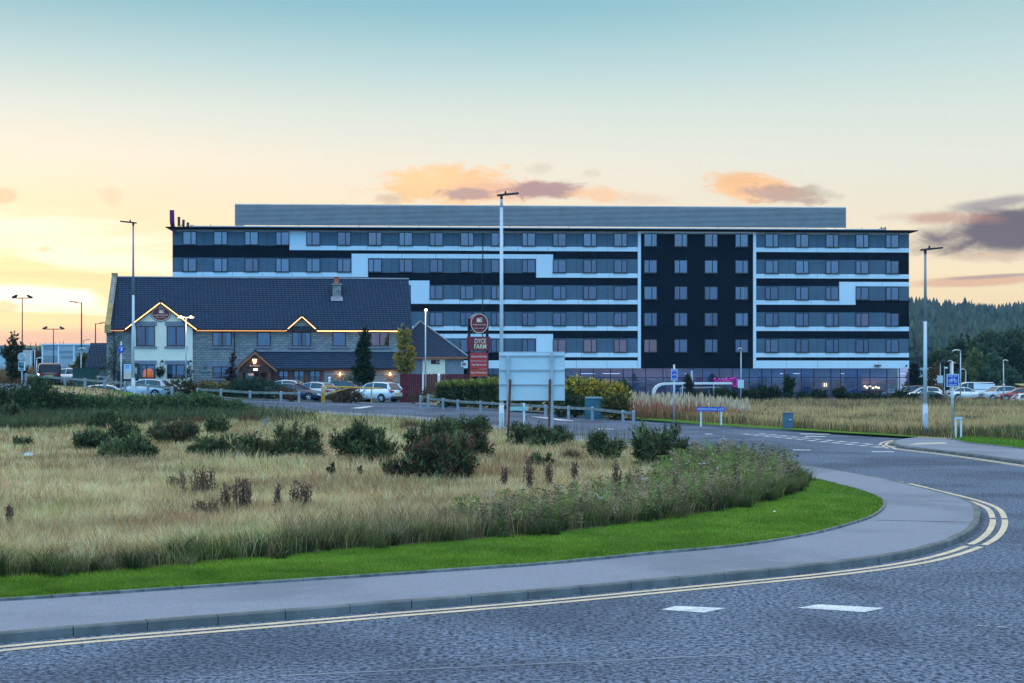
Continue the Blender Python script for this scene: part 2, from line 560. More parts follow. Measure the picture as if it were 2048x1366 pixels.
# ------------------------------------------------------------------ mesh writer
class MB:
    def __init__(self):
        self.v, self.f, self.m = [], [], []

    def add(self, vs_, fs_, mi=0):
        o = len(self.v)
        self.v += [tuple(p) for p in vs_]
        self.f += [tuple(i + o for i in q) for q in fs_]
        self.m += [mi] * len(fs_)
        return self

    def box(self, x0, x1, y0, y1, z0, z1, mi=0, M=None):
        p = [(x, y, z) for z in (z0, z1) for y in (y0, y1) for x in (x0, x1)]
        if M is not None:
            p = [M @ Vector(q) for q in p]
        return self.add(p, [(0, 2, 3, 1), (4, 5, 7, 6), (0, 1, 5, 4), (2, 6, 7, 3), (0, 4, 6, 2), (1, 3, 7, 5)], mi)

    def quad(self, a, b, c, d, mi=0):
        return self.add([a, b, c, d], [(0, 1, 2, 3)], mi)

    def slab(self, pts, t, mi=0):
        """plate: polygon thickened by vector t"""
        t = Vector(t)
        n = len(pts)
        p = [Vector(q) for q in pts]
        fs = [tuple(range(n)), tuple(range(2 * n - 1, n - 1, -1))]
        fs += [(i, i + n, (i + 1) % n + n, (i + 1) % n) for i in range(n)]
        return self.add(p + [q + t for q in p], fs, mi)

    def tube(self, p0, p1, r0, r1=None, n=10, mi=0, caps=True):
        p0, p1 = Vector(p0), Vector(p1)
        r1 = r0 if r1 is None else r1
        ax = (p1 - p0).normalized()
        a = ax.orthogonal().normalized()
        b = ax.cross(a)
        vs_ = []
        for p, r in ((p0, r0), (p1, r1)):
            for k in range(n):
                t = 2 * math.pi * k / n
                vs_.append(p + a * (r * math.cos(t)) + b * (r * math.sin(t)))
        fs = [(k, (k + 1) % n, (k + 1) % n + n, k + n) for k in range(n)]
        if caps:
            fs += [tuple(range(n - 1, -1, -1)), tuple(range(n, 2 * n))]
        return self.add(vs_, fs, mi)

    def path(self, pts, r, n=8, mi=0):
        """round bar along a polyline"""
        pts = [Vector(p) for p in pts]
        rs = r if isinstance(r, (list, tuple)) else [r] * len(pts)
        vs_, fs = [], []
        prev = None
        for i, p in enumerate(pts):
            t = (pts[min(i + 1, len(pts) - 1)] - pts[max(i - 1, 0)]).normalized()
            a = t.orthogonal().normalized() if prev is None else (prev - t * prev.dot(t)).normalized()
            prev = a
            b = t.cross(a)
            for k in range(n):
                w = 2 * math.pi * k / n
                vs_.append(p + a * (rs[i] * math.cos(w)) + b * (rs[i] * math.sin(w)))
        for i in range(len(pts) - 1):
            for k in range(n):
                fs.append((i * n + k, i * n + (k + 1) % n, (i + 1) * n + (k + 1) % n, (i + 1) * n + k))
        fs += [tuple(range(n - 1, -1, -1)), tuple((len(pts) - 1) * n + k for k in range(n))]
        return self.add(vs_, fs, mi)

    def disc(self, c, rx, rz, y0, y1, n=40, mi=0):
        """upright oval plate facing -y"""
        c = Vector(c)
        vs_ = [c + Vector((rx * math.cos(2 * math.pi * k / n), y, rz * math.sin(2 * math.pi * k / n))) for y in (y0, y1) for k in range(n)]
        fs = [tuple(range(n)), tuple(range(2 * n - 1, n - 1, -1))] + [(k, k + n, (k + 1) % n + n, (k + 1) % n) for k in range(n)]
        return self.add(vs_, fs, mi)

    def ring(self, c, rx, rz, t, y0, y1, n=40, mi=0):
        c = Vector(c)
        vs_ = []
        for y in (y0, y1):
            for s in (0, t):
                for k in range(n):
                    w = 2 * math.pi * k / n
                    vs_.append(c + Vector(((rx - s) * math.cos(w), y, (rz - s) * math.sin(w))))
        fs = []
        for k in range(n):
            j = (k + 1) % n
            fs += [(k, j, j + n, k + n), (k + 2 * n, k + 3 * n, j + 3 * n, j + 2 * n), (k, k + 2 * n, j + 2 * n, j), (k + n, j + n, j + 3 * n, k + 3 * n)]
        return self.add(vs_, fs, mi)

    def lathe(self, c, prof, n=14, mi=0):
        c = Vector(c)
        vs_ = [c + Vector((r * math.cos(2 * math.pi * k / n), r * math.sin(2 * math.pi * k / n), z)) for r, z in prof for k in range(n)]
        fs = [(i * n + k, i * n + (k + 1) % n, (i + 1) * n + (k + 1) % n, (i + 1) * n + k) for i in range(len(prof) - 1) for k in range(n)]
        fs += [tuple(range(n - 1, -1, -1)), tuple((len(prof) - 1) * n + k for k in range(n))]
        return self.add(vs_, fs, mi)

    def merge(self, me, M=None, mi=0):
        o = [Vector(v.co) if M is None else M @ v.co for v in me.vertices]
        return self.add(o, [tuple(p.vertices) for p in me.polygons], mi)

    def build(self, name, mats, parent=None, smooth=False, loc=None, rz=0.0):
        me = bpy.data.meshes.new(name)
        me.from_pydata([tuple(p) for p in self.v], [], self.f)
        for m in (mats if isinstance(mats, (list, tuple)) else [mats]):
            me.materials.append(m)
        if any(self.m):
            me.polygons.foreach_set('material_index', self.m)
        if smooth:
            me.polygons.foreach_set('use_smooth', [True] * len(me.polygons))
        me.update()
        return link(name, me, parent, loc, rz)


def link(name, data, parent=None, loc=None, rz=0.0):
    o = bpy.data.objects.new(name, data)
    COL.objects.link(o)
    if parent is not None:
        o.parent = parent
    if loc is not None:
        o.location = loc
    if rz:
        o.rotation_euler = (0, 0, rz)
    return o


def tag(o, label, cat, group=None):
    o['label'], o['category'] = label, cat
    if group:
        o['group'] = group
    return o


def thing(name, label, cat, loc=(0, 0, 0), rz=0.0, group=None):
    o = link(name, None, None, loc, rz)
    o.empty_display_size = .3
    return tag(o, label, cat, group)


def struct(o, kind='structure'):
    o['kind'] = kind
    return o


def copy_tree(o, parent=None):
    kids = [c for c in COL.objects if c.parent == o]
    c = o.copy()
    COL.objects.link(c)
    if parent is not None:
        c.parent = parent
    for k in kids:
        copy_tree(k, c)
    return c


def text_mb(s, width=None, height=None, depth=.01, bold=0.0):
    """lettering in the x-z plane facing -y, centred on the origin"""
    cu = bpy.data.curves.new('lettering', 'FONT')
    cu.body = s
    cu.align_x = 'CENTER'
    cu.size = 1.0
    cu.resolution_u = 3
    cu.offset = bold
    ob = bpy.data.objects.new('lettering', cu)
    COL.objects.link(ob)
    dg = bpy.context.evaluated_depsgraph_get()
    me = bpy.data.meshes.new_from_object(ob.evaluated_get(dg))
    bpy.data.objects.remove(ob)
    bpy.data.curves.remove(cu)
    co = np.array([v.co[:] for v in me.vertices])
    lo, hi = co.min(0), co.max(0)
    sx = width / (hi[0] - lo[0]) if width else None
    sz = height / (hi[1] - lo[1]) if height else None
    sx = sx or sz
    sz = sz or sx
    mb = MB()
    c = (lo + hi) / 2
    mb.add([((p[0] - c[0]) * sx, -depth, (p[1] - c[1]) * sz) for p in co], [tuple(p.vertices) for p in me.polygons])
    bpy.data.meshes.remove(me)
    return mb


def np_mesh(name, V, tris, col, mat, parent=None):
    """big leaf and blade meshes straight from arrays"""
    V = np.asarray(V, np.float32)
    tris = np.asarray(tris, np.int32)
    me = bpy.data.meshes.new(name)
    me.vertices.add(len(V))
    me.vertices.foreach_set('co', V.ravel())
    me.loops.add(tris.size)
    me.loops.foreach_set('vertex_index', tris.ravel())
    me.polygons.add(len(tris))
    me.polygons.foreach_set('loop_start', np.arange(0, tris.size, 3, dtype=np.int32))
    me.update(calc_edges=True)
    ca = me.color_attributes.new('Col', 'FLOAT_COLOR', 'POINT')
    c4 = np.ones((len(V), 4), np.float32)
    c4[:, :3] = col
    ca.data.foreach_set('color', c4.ravel())
    me.materials.append(mat)
    return link(name, me, parent)


def blades(P, h, w, lean, cb, ct, rng, la=None):
    """curved grass blades: P base points, h heights, w widths, cb/ct colours at foot and tip"""
    n = len(P)
    az = rng.uniform(0, 2 * np.pi, n)
    side = np.stack([np.cos(az), np.sin(az), np.zeros(n)], 1)
    la = rng.uniform(0, 2 * np.pi, n) if la is None else la
    ln = np.stack([np.cos(la), np.sin(la), np.zeros(n)], 1) * (h * lean * rng.uniform(.2, 1, n))[:, None]
    up = np.zeros((n, 3))
    up[:, 2] = 1
    b0 = P - side * (w / 2)[:, None]
    b1 = P + side * (w / 2)[:, None]
    mid = P + up * (h * .55)[:, None] + ln * .35
    m0 = mid - side * (w * .38)[:, None]
    m1 = mid + side * (w * .38)[:, None]
    tip = P + up * (h * (1 - .12 * lean))[:, None] + ln
    V = np.stack([b0, b1, m0, m1, tip], 1).reshape(-1, 3)
    i = np.arange(n)[:, None] * 5
    tr = np.concatenate([i + [0, 1, 3], i + [0, 3, 2], i + [2, 3, 4]], 1).reshape(-1, 3)
    cm = cb * .45 + ct * .55
    C = np.stack([cb, cb, cm, cm, ct], 1).reshape(-1, 3)
    return V, tr, C


def leaves(P, D, L, W, C, rng):
    """leaf-sized rhombs: base P, direction D, length L, width W, colour C"""
    n = len(P)
    r = rng.normal(size=(n, 3))
    s = np.cross(D, r)
    s /= np.linalg.norm(s, axis=1)[:, None] + 1e-9
    nrm = np.cross(D, s)
    a = P
    b = P + D * (L * .5)[:, None] + s * (W / 2)[:, None] + nrm * (L * .06)[:, None]
    c = P + D * L[:, None]
    d = P + D * (L * .5)[:, None] - s * (W / 2)[:, None] + nrm * (L * .06)[:, None]
    V = np.stack([a, b, c, d], 1).reshape(-1, 3)
    i = np.arange(n)[:, None] * 4
    tr = np.concatenate([i + [0, 1, 2], i + [0, 2, 3]], 1).reshape(-1, 3)
    return V, tr, np.repeat(C, 4, 0)


def pick(pal, n, rng, jit=.18):
    pal = np.array(pal, float)
    c = pal[rng.integers(0, len(pal), n)]
    return np.clip(c * (1 + rng.normal(0, jit, (n, 1))), .002, 1)


def sprig_cloud(lobes, n, per, L, W, pal, rng, up=.35, spread=.9, shell=.45, slen=.25, rag=.14):
    """foliage of leafy sprigs through the volume of several ellipsoid lobes (cx,cy,cz,rx,ry,rz)"""
    lob = np.array(lobes, float)
    vol = (lob[:, 3] * lob[:, 4] * lob[:, 5]) ** .75
    k = rng.choice(len(lob), n, p=vol / vol.sum())
    d = rng.normal(size=(n, 3))
    d /= np.linalg.norm(d, axis=1)[:, None]
    rr = (shell + (1 - shell) * rng.uniform(0, 1, n) ** .5) * (1 + rag * rng.normal(size=n))
    c = lob[k, :3]
    p = c + d * lob[k, 3:] * rr[:, None]
    ax = d + np.array([0, 0, up])
    ax += rng.normal(0, .3, (n, 3))
    ax /= np.linalg.norm(ax, axis=1)[:, None]
    sc = pick(pal, n, rng, .22)
    if len(lob) > 20:
        sc = sc * rng.uniform(.55, 1.55, (len(lob), 1))[k]
    P = np.repeat(p, per, 0) + np.repeat(ax, per, 0) * rng.uniform(-.5, .6, (n * per, 1)) * slen
    D = np.repeat(ax, per, 0) + rng.normal(0, spread, (n * per, 3))
    D /= np.linalg.norm(D, axis=1)[:, None]
    C = np.clip(np.repeat(sc, per, 0) * (1 + rng.normal(0, .15, (n * per, 1))), .002, 1)
    m = n * per
    return leaves(P, D, L * rng.uniform(.6, 1.3, m), W * rng.uniform(.7, 1.2, m), C, rng), p


def cat_mesh(parts):
    V, Tr, C, o = [], [], [], 0
    for v, t, c in parts:
        V.append(v)
        Tr.append(t + o)
        C.append(c)
        o += len(v)
    return np.concatenate(V), np.concatenate(Tr), np.concatenate(C)


# ================================================================== the setting
def W(px, z0=0.0):
    return [G(*p, z0) for p in px]


KERB1 = catmull(W([(-330, 1322), (-150, 1304), (0, 1287), (176, 1271), (352, 1257), (510, 1244), (655, 1232), (784, 1221), (900, 1212), (1100, 1195),
                   (1310, 1175), (1467, 1160), (1599, 1147), (1709, 1134), (1800, 1120), (1860, 1106), (1905, 1091), (1937, 1075), (1955, 1057), (1961, 1038),
                   (1953, 1018), (1926, 1005), (1889, 994), (1833, 980), (1782, 967), (1685, 949), (1598, 935), (1500, 917), (1390, 900),
                   (1280, 887), (1136, 873), (995, 854), (834, 836), (673, 827), (560, 820), (440, 813), (300, 806), (150, 798), (-40, 790)]), 8)
EDGE1 = catmull(W([(-330, 1225), (-150, 1214), (0, 1202), (154, 1193), (439, 1173), (690, 1157), (900, 1143), (1100, 1129), (1305, 1109), (1450, 1096),
                   (1560, 1081), (1640, 1066), (1698, 1051), (1745, 1035), (1768, 1018), (1770, 1004), (1755, 994), (1726, 983), (1681, 971),
                   (1640, 961), (1599, 953), (1500, 933), (1390, 912), (1280, 897), (1136, 881), (995, 861), (834, 841), (673, 831), (560, 823.5), (440, 816),
                   (300, 809), (150, 801), (-40, 793)], .122), 8)
FIELD_PX = [(-330, 1170), (-150, 1164), (0, 1155), (120, 1148), (300, 1136), (450, 1120), (600, 1107), (800, 1090), (1000, 1074), (1130, 1062), (1300, 1040),
            (1450, 1018), (1540, 998), (1588, 975), (1598, 961), (1570, 948), (1480, 931), (1390, 918), (1280, 903), (1136, 888), (995, 868), (834, 846), (673, 835),
            (560, 827), (440, 819), (300, 812), (150, 804), (-40, 796)]
FIELD1 = catmull(W(FIELD_PX, .17), 6)
KERB2A = catmull(W([(830, 803.5), (829, 807), (840, 811), (934, 818), (1074, 826.5), (1160, 833), (1271, 841), (1353, 848), (1442, 855), (1578, 863), (1681, 868.5),
                    (1760, 872.5), (1806, 876)]), 6)
KERB2B = catmull(W([(1830, 879), (1806, 881.5), (1787, 886), (1785, 890.5), (1802, 896.5), (1845, 902), (1890, 907), (1965, 917), (2048, 929), (2200, 952), (2450, 985)]), 8)


def cdt_sheet(name, poly, zoff, mat, step=6.0, parent=None):
    """sheet that follows the ground inside a polygon"""
    poly = np.asarray(poly, float)
    keep = [0]
    for i in range(1, len(poly)):
        if np.linalg.norm(poly[i] - poly[keep[-1]]) > .02:
            keep.append(i)
    if np.linalg.norm(poly[keep[0]] - poly[keep[-1]]) < .02:
        keep.pop()
    poly = poly[keep]
    lo, hi = poly.min(0), poly.max(0)
    gx, gy = np.meshgrid(np.arange(lo[0], hi[0], step), np.arange(lo[1], hi[1], step))
    gx, gy = gx.ravel() + .013, gy.ravel() + .017
    k = inside(poly, gx, gy)
    pts = [Vector(p) for p in poly] + [Vector(p) for p in zip(gx[k], gy[k])]
    n = len(poly)
    vs_, _, fs = delaunay_2d_cdt(pts, [(i, (i + 1) % n) for i in range(n)], [list(range(n))], 1, 1e-5)[:3]
    co = np.array([v[:] for v in vs_])
    z = T(co[:, 0], co[:, 1]) + zoff
    mb = MB()
    out = []
    for f in fs:
        a, b, c = (co[f[i]] for i in (0, 1, 2))
        cr = (b[0] - a[0]) * (c[1] - a[1]) - (b[1] - a[1]) * (c[0] - a[0])
        out.append(tuple(f) if cr > 0 else tuple(reversed(f)))
    mb.add([(x, y, q) for (x, y), q in zip(co, z)], out)
    return mb.build(name, mat, parent)


def ribbon(A, B, zA, zB, n):
    A, B = resample(A, n), resample(B, n)
    mb = MB()
    v = [(x, y, float(T(x, y)) + zA) for x, y in A] + [(x, y, float(T(x, y)) + zB) for x, y in B]
    f = []
    for i in range(n - 1):
        a, b, c = Vector(v[i]), Vector(v[i + 1]), Vector(v[i + n])
        q = (i, i + 1, i + 1 + n, i + n)
        if (b - a).cross(c - a).z < 0:
            q = q[::-1]
        f.append(q)
    return mb.add(v, f)


def kerb_stones(name, pl, side, width, up, down, mat, length=.915, gap=.012, round_=.02):
    """row of kerb stones along a polyline, body lying on the given side of it"""
    p = resample(pl, step=length)
    mb = MB()
    for i in range(len(p) - 1):
        a, b = Vector(p[i]), Vector(p[i + 1])
        t = (b - a).normalized()
        nrm = Vector((-t.y, t.x)) * side
        a2, b2 = a + t * gap / 2, b - t * gap / 2
        za, zb = float(T(a.x, a.y)), float(T(b.x, b.y))
        j = random.uniform(-.006, .006)
        sec = [(0, -down), (0, up - round_), (round_, up), (width, up), (width, -down)]
        v = []
        for q, z0 in ((a2, za), (b2, zb)):
            for o, z in sec:
                w = q + nrm * (o + j)
                v.append((w.x, w.y, z0 + z + j * .6))
        fs = [(k, k + 1, k + 6, k + 5) for k in range(4)] + [(0, 1, 2, 3, 4)[::-1], (5, 6, 7, 8, 9)]
        if side > 0:
            fs = [f[::-1] for f in fs]
        mb.add(v, fs)
    return struct(mb.build(name, mat))


# ground to the horizon
gx = np.concatenate([np.linspace(-1500, -90, 12), np.linspace(-80, 80, 81), np.linspace(90, 1500, 12)])
gy = np.concatenate([np.linspace(-300, -20, 8), np.linspace(-10, 200, 106), np.linspace(220, 700, 20), np.linspace(760, 1900, 10)])
mb = MB()
mb.add([(x, y, float(T(x, y)) - .06) for y in gy for x in gx],
       [(j * len(gx) + i, j * len(gx) + i + 1, (j + 1) * len(gx) + i + 1, (j + 1) * len(gx) + i) for j in range(len(gy) - 1) for i in range(len(gx) - 1)])
struct(mb.build('ground', MT['land']))

road_poly = np.array([(-60, 3), (60, 3), (90, 60), (90, 100), (40, 100), (16, 125), (6, 150), (-45, 158), (-75, 160), (-75, 90), (-60, 40)], float)
struct(cdt_sheet('road', road_poly, 0.0, MT['asphalt'], 2.5))

# near corner: kerb, shared path, edging, verge, rough field
kerb_stones('kerb', KERB1, 1, .125, .125, .2, MT['kerb'])
KIN1 = offset(KERB1, .125)
pv = ribbon(KIN1, EDGE1, .118, .122, 420)
struct(pv.build('pavement', MT['pavement']))
kerb_stones('path_edging', EDGE1, 1, .05, .165, .1, MT['edging'], .915, .01, .008)
vg = ribbon(offset(EDGE1, .05), FIELD1, .15, .17, 300)
struct(vg.build('grass_verge', MT['turf']))
struct(cdt_sheet('rough_field', FIELD1, .172, MT['soil'], 4.0))

# far side of the side road
far_close = [(130, 100), (130, 215), (-8, 215), (-7, 150)]
pl2 = np.concatenate([KERB2A, KERB2B])
k2in = offset(pl2, .125)
ISL2 = np.concatenate([k2in, np.array(far_close, float)])
struct(cdt_sheet('far_field', ISL2, .10, MT['soil'], 6.0))
kerb_stones('kerb', KERB2A, 1, .125, .10, .2, MT['kerb'])
kerb_stones('kerb', KERB2B, 1, .125, .10, .2, MT['kerb'])
PATH2 = catmull(W([(842, 807.5), (934, 814), (1074, 822.5), (1160, 829), (1271, 837.5), (1353, 844.5), (1442, 851), (1578, 859), (1681, 865.5), (1760, 870), (1835, 874.5)], .11), 6)
struct(ribbon(offset(KERB2A, .125), PATH2, .108, .110, 120).build('pavement', MT['pavement']))
VERGE2 = catmull(W([(1262, 833), (1353, 840), (1442, 847), (1578, 855.5), (1681, 862.5), (1760, 867), (1835, 872)], .11), 6)
struct(ribbon(catmull(W([(1262, 837), (1353, 844.5), (1442, 851), (1578, 859), (1681, 865.5), (1760, 870), (1835, 874.5)], .11), 6), VERGE2, .116, .118, 80).build('grass_verge', MT['turf']))
BACK2 = catmull(W([(1835, 874.5), (1862, 875.5), (1903, 879), (1935, 886), (1990, 891.5), (2048, 898), (2200, 914), (2450, 938)], .112), 8)
struct(cdt_sheet('pavement', np.concatenate([offset(KERB2B, .125), BACK2[::-1]]), .112, MT['pavement'], 5.0))
kerb_stones('path_edging', BACK2[14:], 1, .05, .15, .1, MT['edging'], .915, .01, .008)
LAWN2 = catmull(W([(1903, 877.5), (1935, 873.5), (1990, 876), (2048, 881), (2200, 896), (2450, 920)], .12), 8)
lawn2_poly = np.concatenate([offset(BACK2[16:], .05), LAWN2[::-1]])
struct(cdt_sheet('grass_verge', lawn2_poly, .126, MT['turf'], 5.0))
# buff tactile paving at the crossing point
tp = W([(1818, 890), (1832, 886), (1888, 884.5), (1896, 887.5)], .112)
struct(cdt_sheet('tactile_paving', tp, .1165, MT['tactile'], 5.0))

# car-park edge bed by the inn
BED = catmull(W([(60, 768), (180, 777), (345, 789), (440, 796.5), (560, 802), (640, 803.5), (800, 803.5)]), 6)
kerb_stones('kerb', BED, 1, .125, .12, .2, MT['kerb'])
BEDB = offset(BED, 2.4)
MT['mulch'] = ground_mat('bark_mulch', (.035, .032, .022), (.06, .055, .03), 2.0)
struct(ribbon(offset(BED, .125), BEDB, .115, .115, 60).build('planting_bed', MT['mulch']))


MT['faded_paint'] = paint_mat('faded_road_paint', (.55, .58, .62), 1.0)
# painted markings
def stripe(pl, d0, d1, mat, name='road_marking', z=.006, n=None):
    pl = np.asarray(pl)
    n = n or max(2, int(len(pl)))
    return struct(ribbon(offset(pl, -d0), offset(pl, -d1), z, z, max(n, 60)).build(name, mat))


def clip_pl(pl, i0, i1):
    return resample(pl, 500)[i0:i1]


K5 = resample(KERB1, 1000)
kx = lambda px, py: int(np.argmin(np.linalg.norm(K5 - np.array(G(px, py)), axis=1)))
i_tip, i_r, i_b, i_c = kx(1905, 1091), kx(1961, 1038), kx(1905, 998), kx(1782, 967)
for a, b in ((0, i_tip), (i_tip + 2, i_r), (i_r + 2, i_b), (i_b, i_c), (i_c + 3, kx(1400, 901))):
    for d0 in (.19, .44):
        stripe(K5[a:b + 1], d0, d0 + .13, MT['yellow_paint'])
KB = resample(KERB2B, 400)
for d0 in (.19, .44):
    stripe(KB[18:400], d0, d0 + .13, MT['yellow_paint'])


def patch(px, mat, z=.006, name='road_marking'):
    p = W(px)
    mb = MB()
    mb.add([(x, y, float(T(x, y)) + z) for x, y in p], [(3, 2, 1, 0)])
    o = mb.build(name, mat)
    me = o.data
    if me.polygons[0].normal.z < 0:
        me.flip_normals()
    return struct(o)


patch([(1594, 1216.5), (1637, 1209.5), (1770, 1216.5), (1728, 1225)], MT['white_paint'])
patch([(1322, 1220), (1352, 1212.5), (1452, 1217), (1408, 1226)], MT['white_paint'])
for x, y in ((1952, 1252), (1992, 1255)):
    patch([(x, y), (x + 4, y - 1.6), (x + 26, y), (x + 20, y + 2)], MT['faded_paint'])
# give-way dashes across the mouth, two rows
r1a, r1b = np.array(G(1480, 867.5)), np.array(G(1795, 899))
nd = 13
for row in (0, 1):
    t = (r1b - r1a) / np.linalg.norm(r1b - r1a)
    nrm = np.array([-t[1], t[0]])
    L = np.linalg.norm(r1b - r1a)
    mb = MB()
    for k in range(nd):
        s0 = L * (k + .08) / nd
        s1 = s0 + L / nd * .62
        o = nrm * (row * .9)
        q = [r1a + t * s0 + o, r1a + t * s1 + o, r1a + t * s1 + o + nrm * .32, r1a + t * s0 + o + nrm * .32]
        mb.add([(x, y, .006) for x, y in q], [(0, 1, 2, 3)])
    struct(mb.build('road_marking', MT['white_paint']))
for (x, y, w) in ((1585, 900, 36), (1743, 903.5, 44), (1600, 868, 60), (1610, 873, 40), (1262, 866, 36), (1196, 858, 30), (1410, 868, 14)):
    patch([(x, y - .7), (x + w, y - .2), (x + w + 2, y + .9), (x + 1, y + .6)], MT['white_paint'])
patch([(1060, 833), (1085, 834), (1150, 841.5), (1120, 841)], MT['white_paint'])
patch([(700, 816.5), (735, 812.5), (748, 813), (722, 817)], MT['white_paint'])

# seams in the surfacing
for a, b, wd in (((1500, 1139.5), (2330, 1146), .05), ((560, 1352), (1500, 1308), .06)):
    p, q = np.array(G(*a)), np.array(G(*b))
    nn = np.array([-(q - p)[1], (q - p)[0]]) / np.linalg.norm(q - p) * wd / 2
    mb = MB()
    mb.add([(*(p - nn), .003), (*(q - nn), .003), (*(q + nn), .003), (*(p + nn), .003)], [(0, 1, 2, 3)])
    struct(mb.build('road_seam', MT['pavement']))
p, q = np.array(G(1748, 1040, .125)), np.array(G(1946, 1044, .125))
nn = np.array([-(q - p)[1], (q - p)[0]]) / np.linalg.norm(q - p) * .03
mb = MB()
mb.add([(*(p - nn), .126), (*(q - nn), .126), (*(q + nn), .126), (*(p + nn), .126)], [(0, 1, 2, 3)])
struct(mb.build('path_joint', MT['kerb']))


# ================================================================== the hotel
class Front:
    """a building front: pixel <-> local (x along the front, y back, z up)"""
    def __init__(self, pxa, da, pxb, db, z0=0.0):
        self.a = Vector(((pxa - CX) * da / F, da, z0))
        b = Vector(((pxb - CX) * db / F, db, z0))
        self.rz = math.atan2(b.y - self.a.y, b.x - self.a.x)
        self.len = (b - self.a).length
        self.dx = Vector((math.cos(self.rz), math.sin(self.rz)))
        self.dn = Vector((-math.sin(self.rz), math.cos(self.rz)))
        self.z0 = z0

    def hit(self, px, back=0.0):
        k = (px - CX) / F
        o = self.a.xy + self.dn * back
        # o + u*dx = t*(k,1)
        den = self.dx.x - k * self.dx.y
        u = (k * o.y - o.x) / den
        return u, o.y + u * self.dx.y

    def x(self, px, back=0.0):
        return self.hit(px, back)[0]

    def z(self, py, px, back=0.0):
        return HC - (py - HY) * self.hit(px, back)[1] / F - self.z0

    def at(self, px, py, back=0.0):
        return Vector((self.x(px, back), back, self.z(py, px, back)))


HF = Front(345, 177.8, 1818, 182.2)
hotel = thing('hotel', 'long six-storey hotel in black and grey cladding with stepped white bands and rooftop screen', 'hotel', HF.a, HF.rz)
HL = HF.len
HTOP = HF.z(457, 345)
D = 16.0
ZT0, ZB0 = HF.z(463.6, 379), HF.z(489.6, 379)      # top row of windows
FH = (HF.z(466.7, 1543) - HF.z(677.2, 1543)) / 4
Z_G = 3.68                                           # top of the glazed ground floor
mb = MB()
mb.box(0, HL, 0.0, D, Z_G, HTOP - .02)
mb.box(0.4, HL - .4, 6.0, D, 0.0, Z_G - .004)
mb.build('wall', MT['black_panel'], hotel)
BAY = 61.8 / 18.0


def rects(name, lst, mat, y0=-.03, gap=.014):
    """cladding sheets with open joints every bay"""
    m = MB()
    for x0, x1, zt, zb in lst:
        n = max(1, int(round((x1 - x0) / BAY)))
        for k in range(n):
            a = x0 + (x1 - x0) * k / n
            b = x0 + (x1 - x0) * (k + 1) / n
            m.box(a + (gap if k else 0), b - (gap if k < n - 1 else 0), y0, .02, zb, zt)
    return m.build(name, mat, hotel)


X = HF.x
rowz = [(ZT0 - FH * i, ZB0 - FH * i) for i in range(5)]
WX_L = [379.5 + 61.6 * k for k in range(15)]
WX_L = [379.5, 441.3, 503.3, 565.2, 626.8, 688.3, 750, 811.5, 872.8, 934, 995.5, 1057.5, 1118.8, 1179.8, 1240.8]
WX_C = [1300.8, 1361.5, 1422, 1483]
WX_R = [1543.2, 1603.8, 1664, 1724, 1784.2]
BH = .49
xl0, xl1, xr0, xr1 = 0.0, X(1275.5), X(1511.5), HL
# grey strips at window level
for i, (zt, zb) in enumerate(rowz):
    rects('grey_panel', [(0.06, xl1, zt + .12, zb - .04)], MT['grey_panel'], -.02)
    rects('grey_panel', [(xr0, xr1 - (.06 if i not in (1, 3) else 2.2), zt + .12, zb - .04)], MT['grey_panel'], -.02)


def below(i):
    return rowz[i][1] - .05, rowz[i][1] - .05 - BH


def above(i):
    return rowz[i][0] + .13 + BH, rowz[i][0] + .13


def band(i_below, px0, px1):
    zt, zb = below(i_below)
    return (X(px0), X(px1), zt, zb)


def bandup(i, px0, px1):
    zt, zb = above(i)
    return (X(px0), X(px1), zt, zb)


def block(i, px0, px1, up, dn):
    return (X(px0), X(px1), above(i)[0] if up else rowz[i][0] + .13, below(i)[1] if dn else rowz[i][1] - .05)


WB = lambda l: rects('white_band', l, MT['white_panel'], -.06)
top_line = HF.z(461.5, 345)
WB([(X(579), X(612.5), top_line, below(0)[1]), (X(612.5) + .01, xl1 - .01, *below(0))])
WB([(0.02, X(703), *below(1)), block(1, 703.3, 736, True, True), (X(736) + .01, X(1072), *above(1)), block(1, 1072.3, 1106, True, True),
    (X(1106) + .01, xl1 - .01, *below(1))])
WB([block(2, 822, 859, True, True), (X(859) + .01, xl1 - .01, *below(2)), (X(600), X(822) - .01, *above(2))])
WB([(X(600), xl1 - .01, *below(3))])
WB([(X(700), X(1072), *above(4)), block(4, 1072.3, 1106, True, True), (X(1106) + .01, xl1 - .01, *below(4))])
for i in (0, 1, 3, 4):
    WB([(xr0 + .02, xr1 - .02, *below(i))])
WB([(xr0 + .02, X(1678), *below(2)), block(2, 1678.3, 1711, True, True), (X(1711) + .01, xr1 - .02, *above(2))])
zf1 = HF.z(721, 1300)
rects('white_fascia', [(0, xl1 - .02, zf1, Z_G)], MT['white_panel'], -.06)
rects('white_fascia', [(xr0 + .02, HL - .01, zf1, Z_G)], MT['white_panel'], -.06)
mb = MB()
for a, b in ((1275.5, 1281.5), (1506, 1511.8)):
    mb.box(X(a), X(b), -.14, .02, Z_G - .01, HF.z(462, 1281))
mb.box(X(1281.5) + .002, X(1506) - .002, -.14, .02, HF.z(466, 1390), HF.z(462, 1281))
mb.build('white_surround', MT['white_panel'], hotel)
mb = MB()
mb.box(.05, HL - .05, -.045, .02, HF.z(463.2, 345), HTOP - .10)
mb.build('top_trim', simple('pale_trim', (.34, .37, .40), .5), hotel)
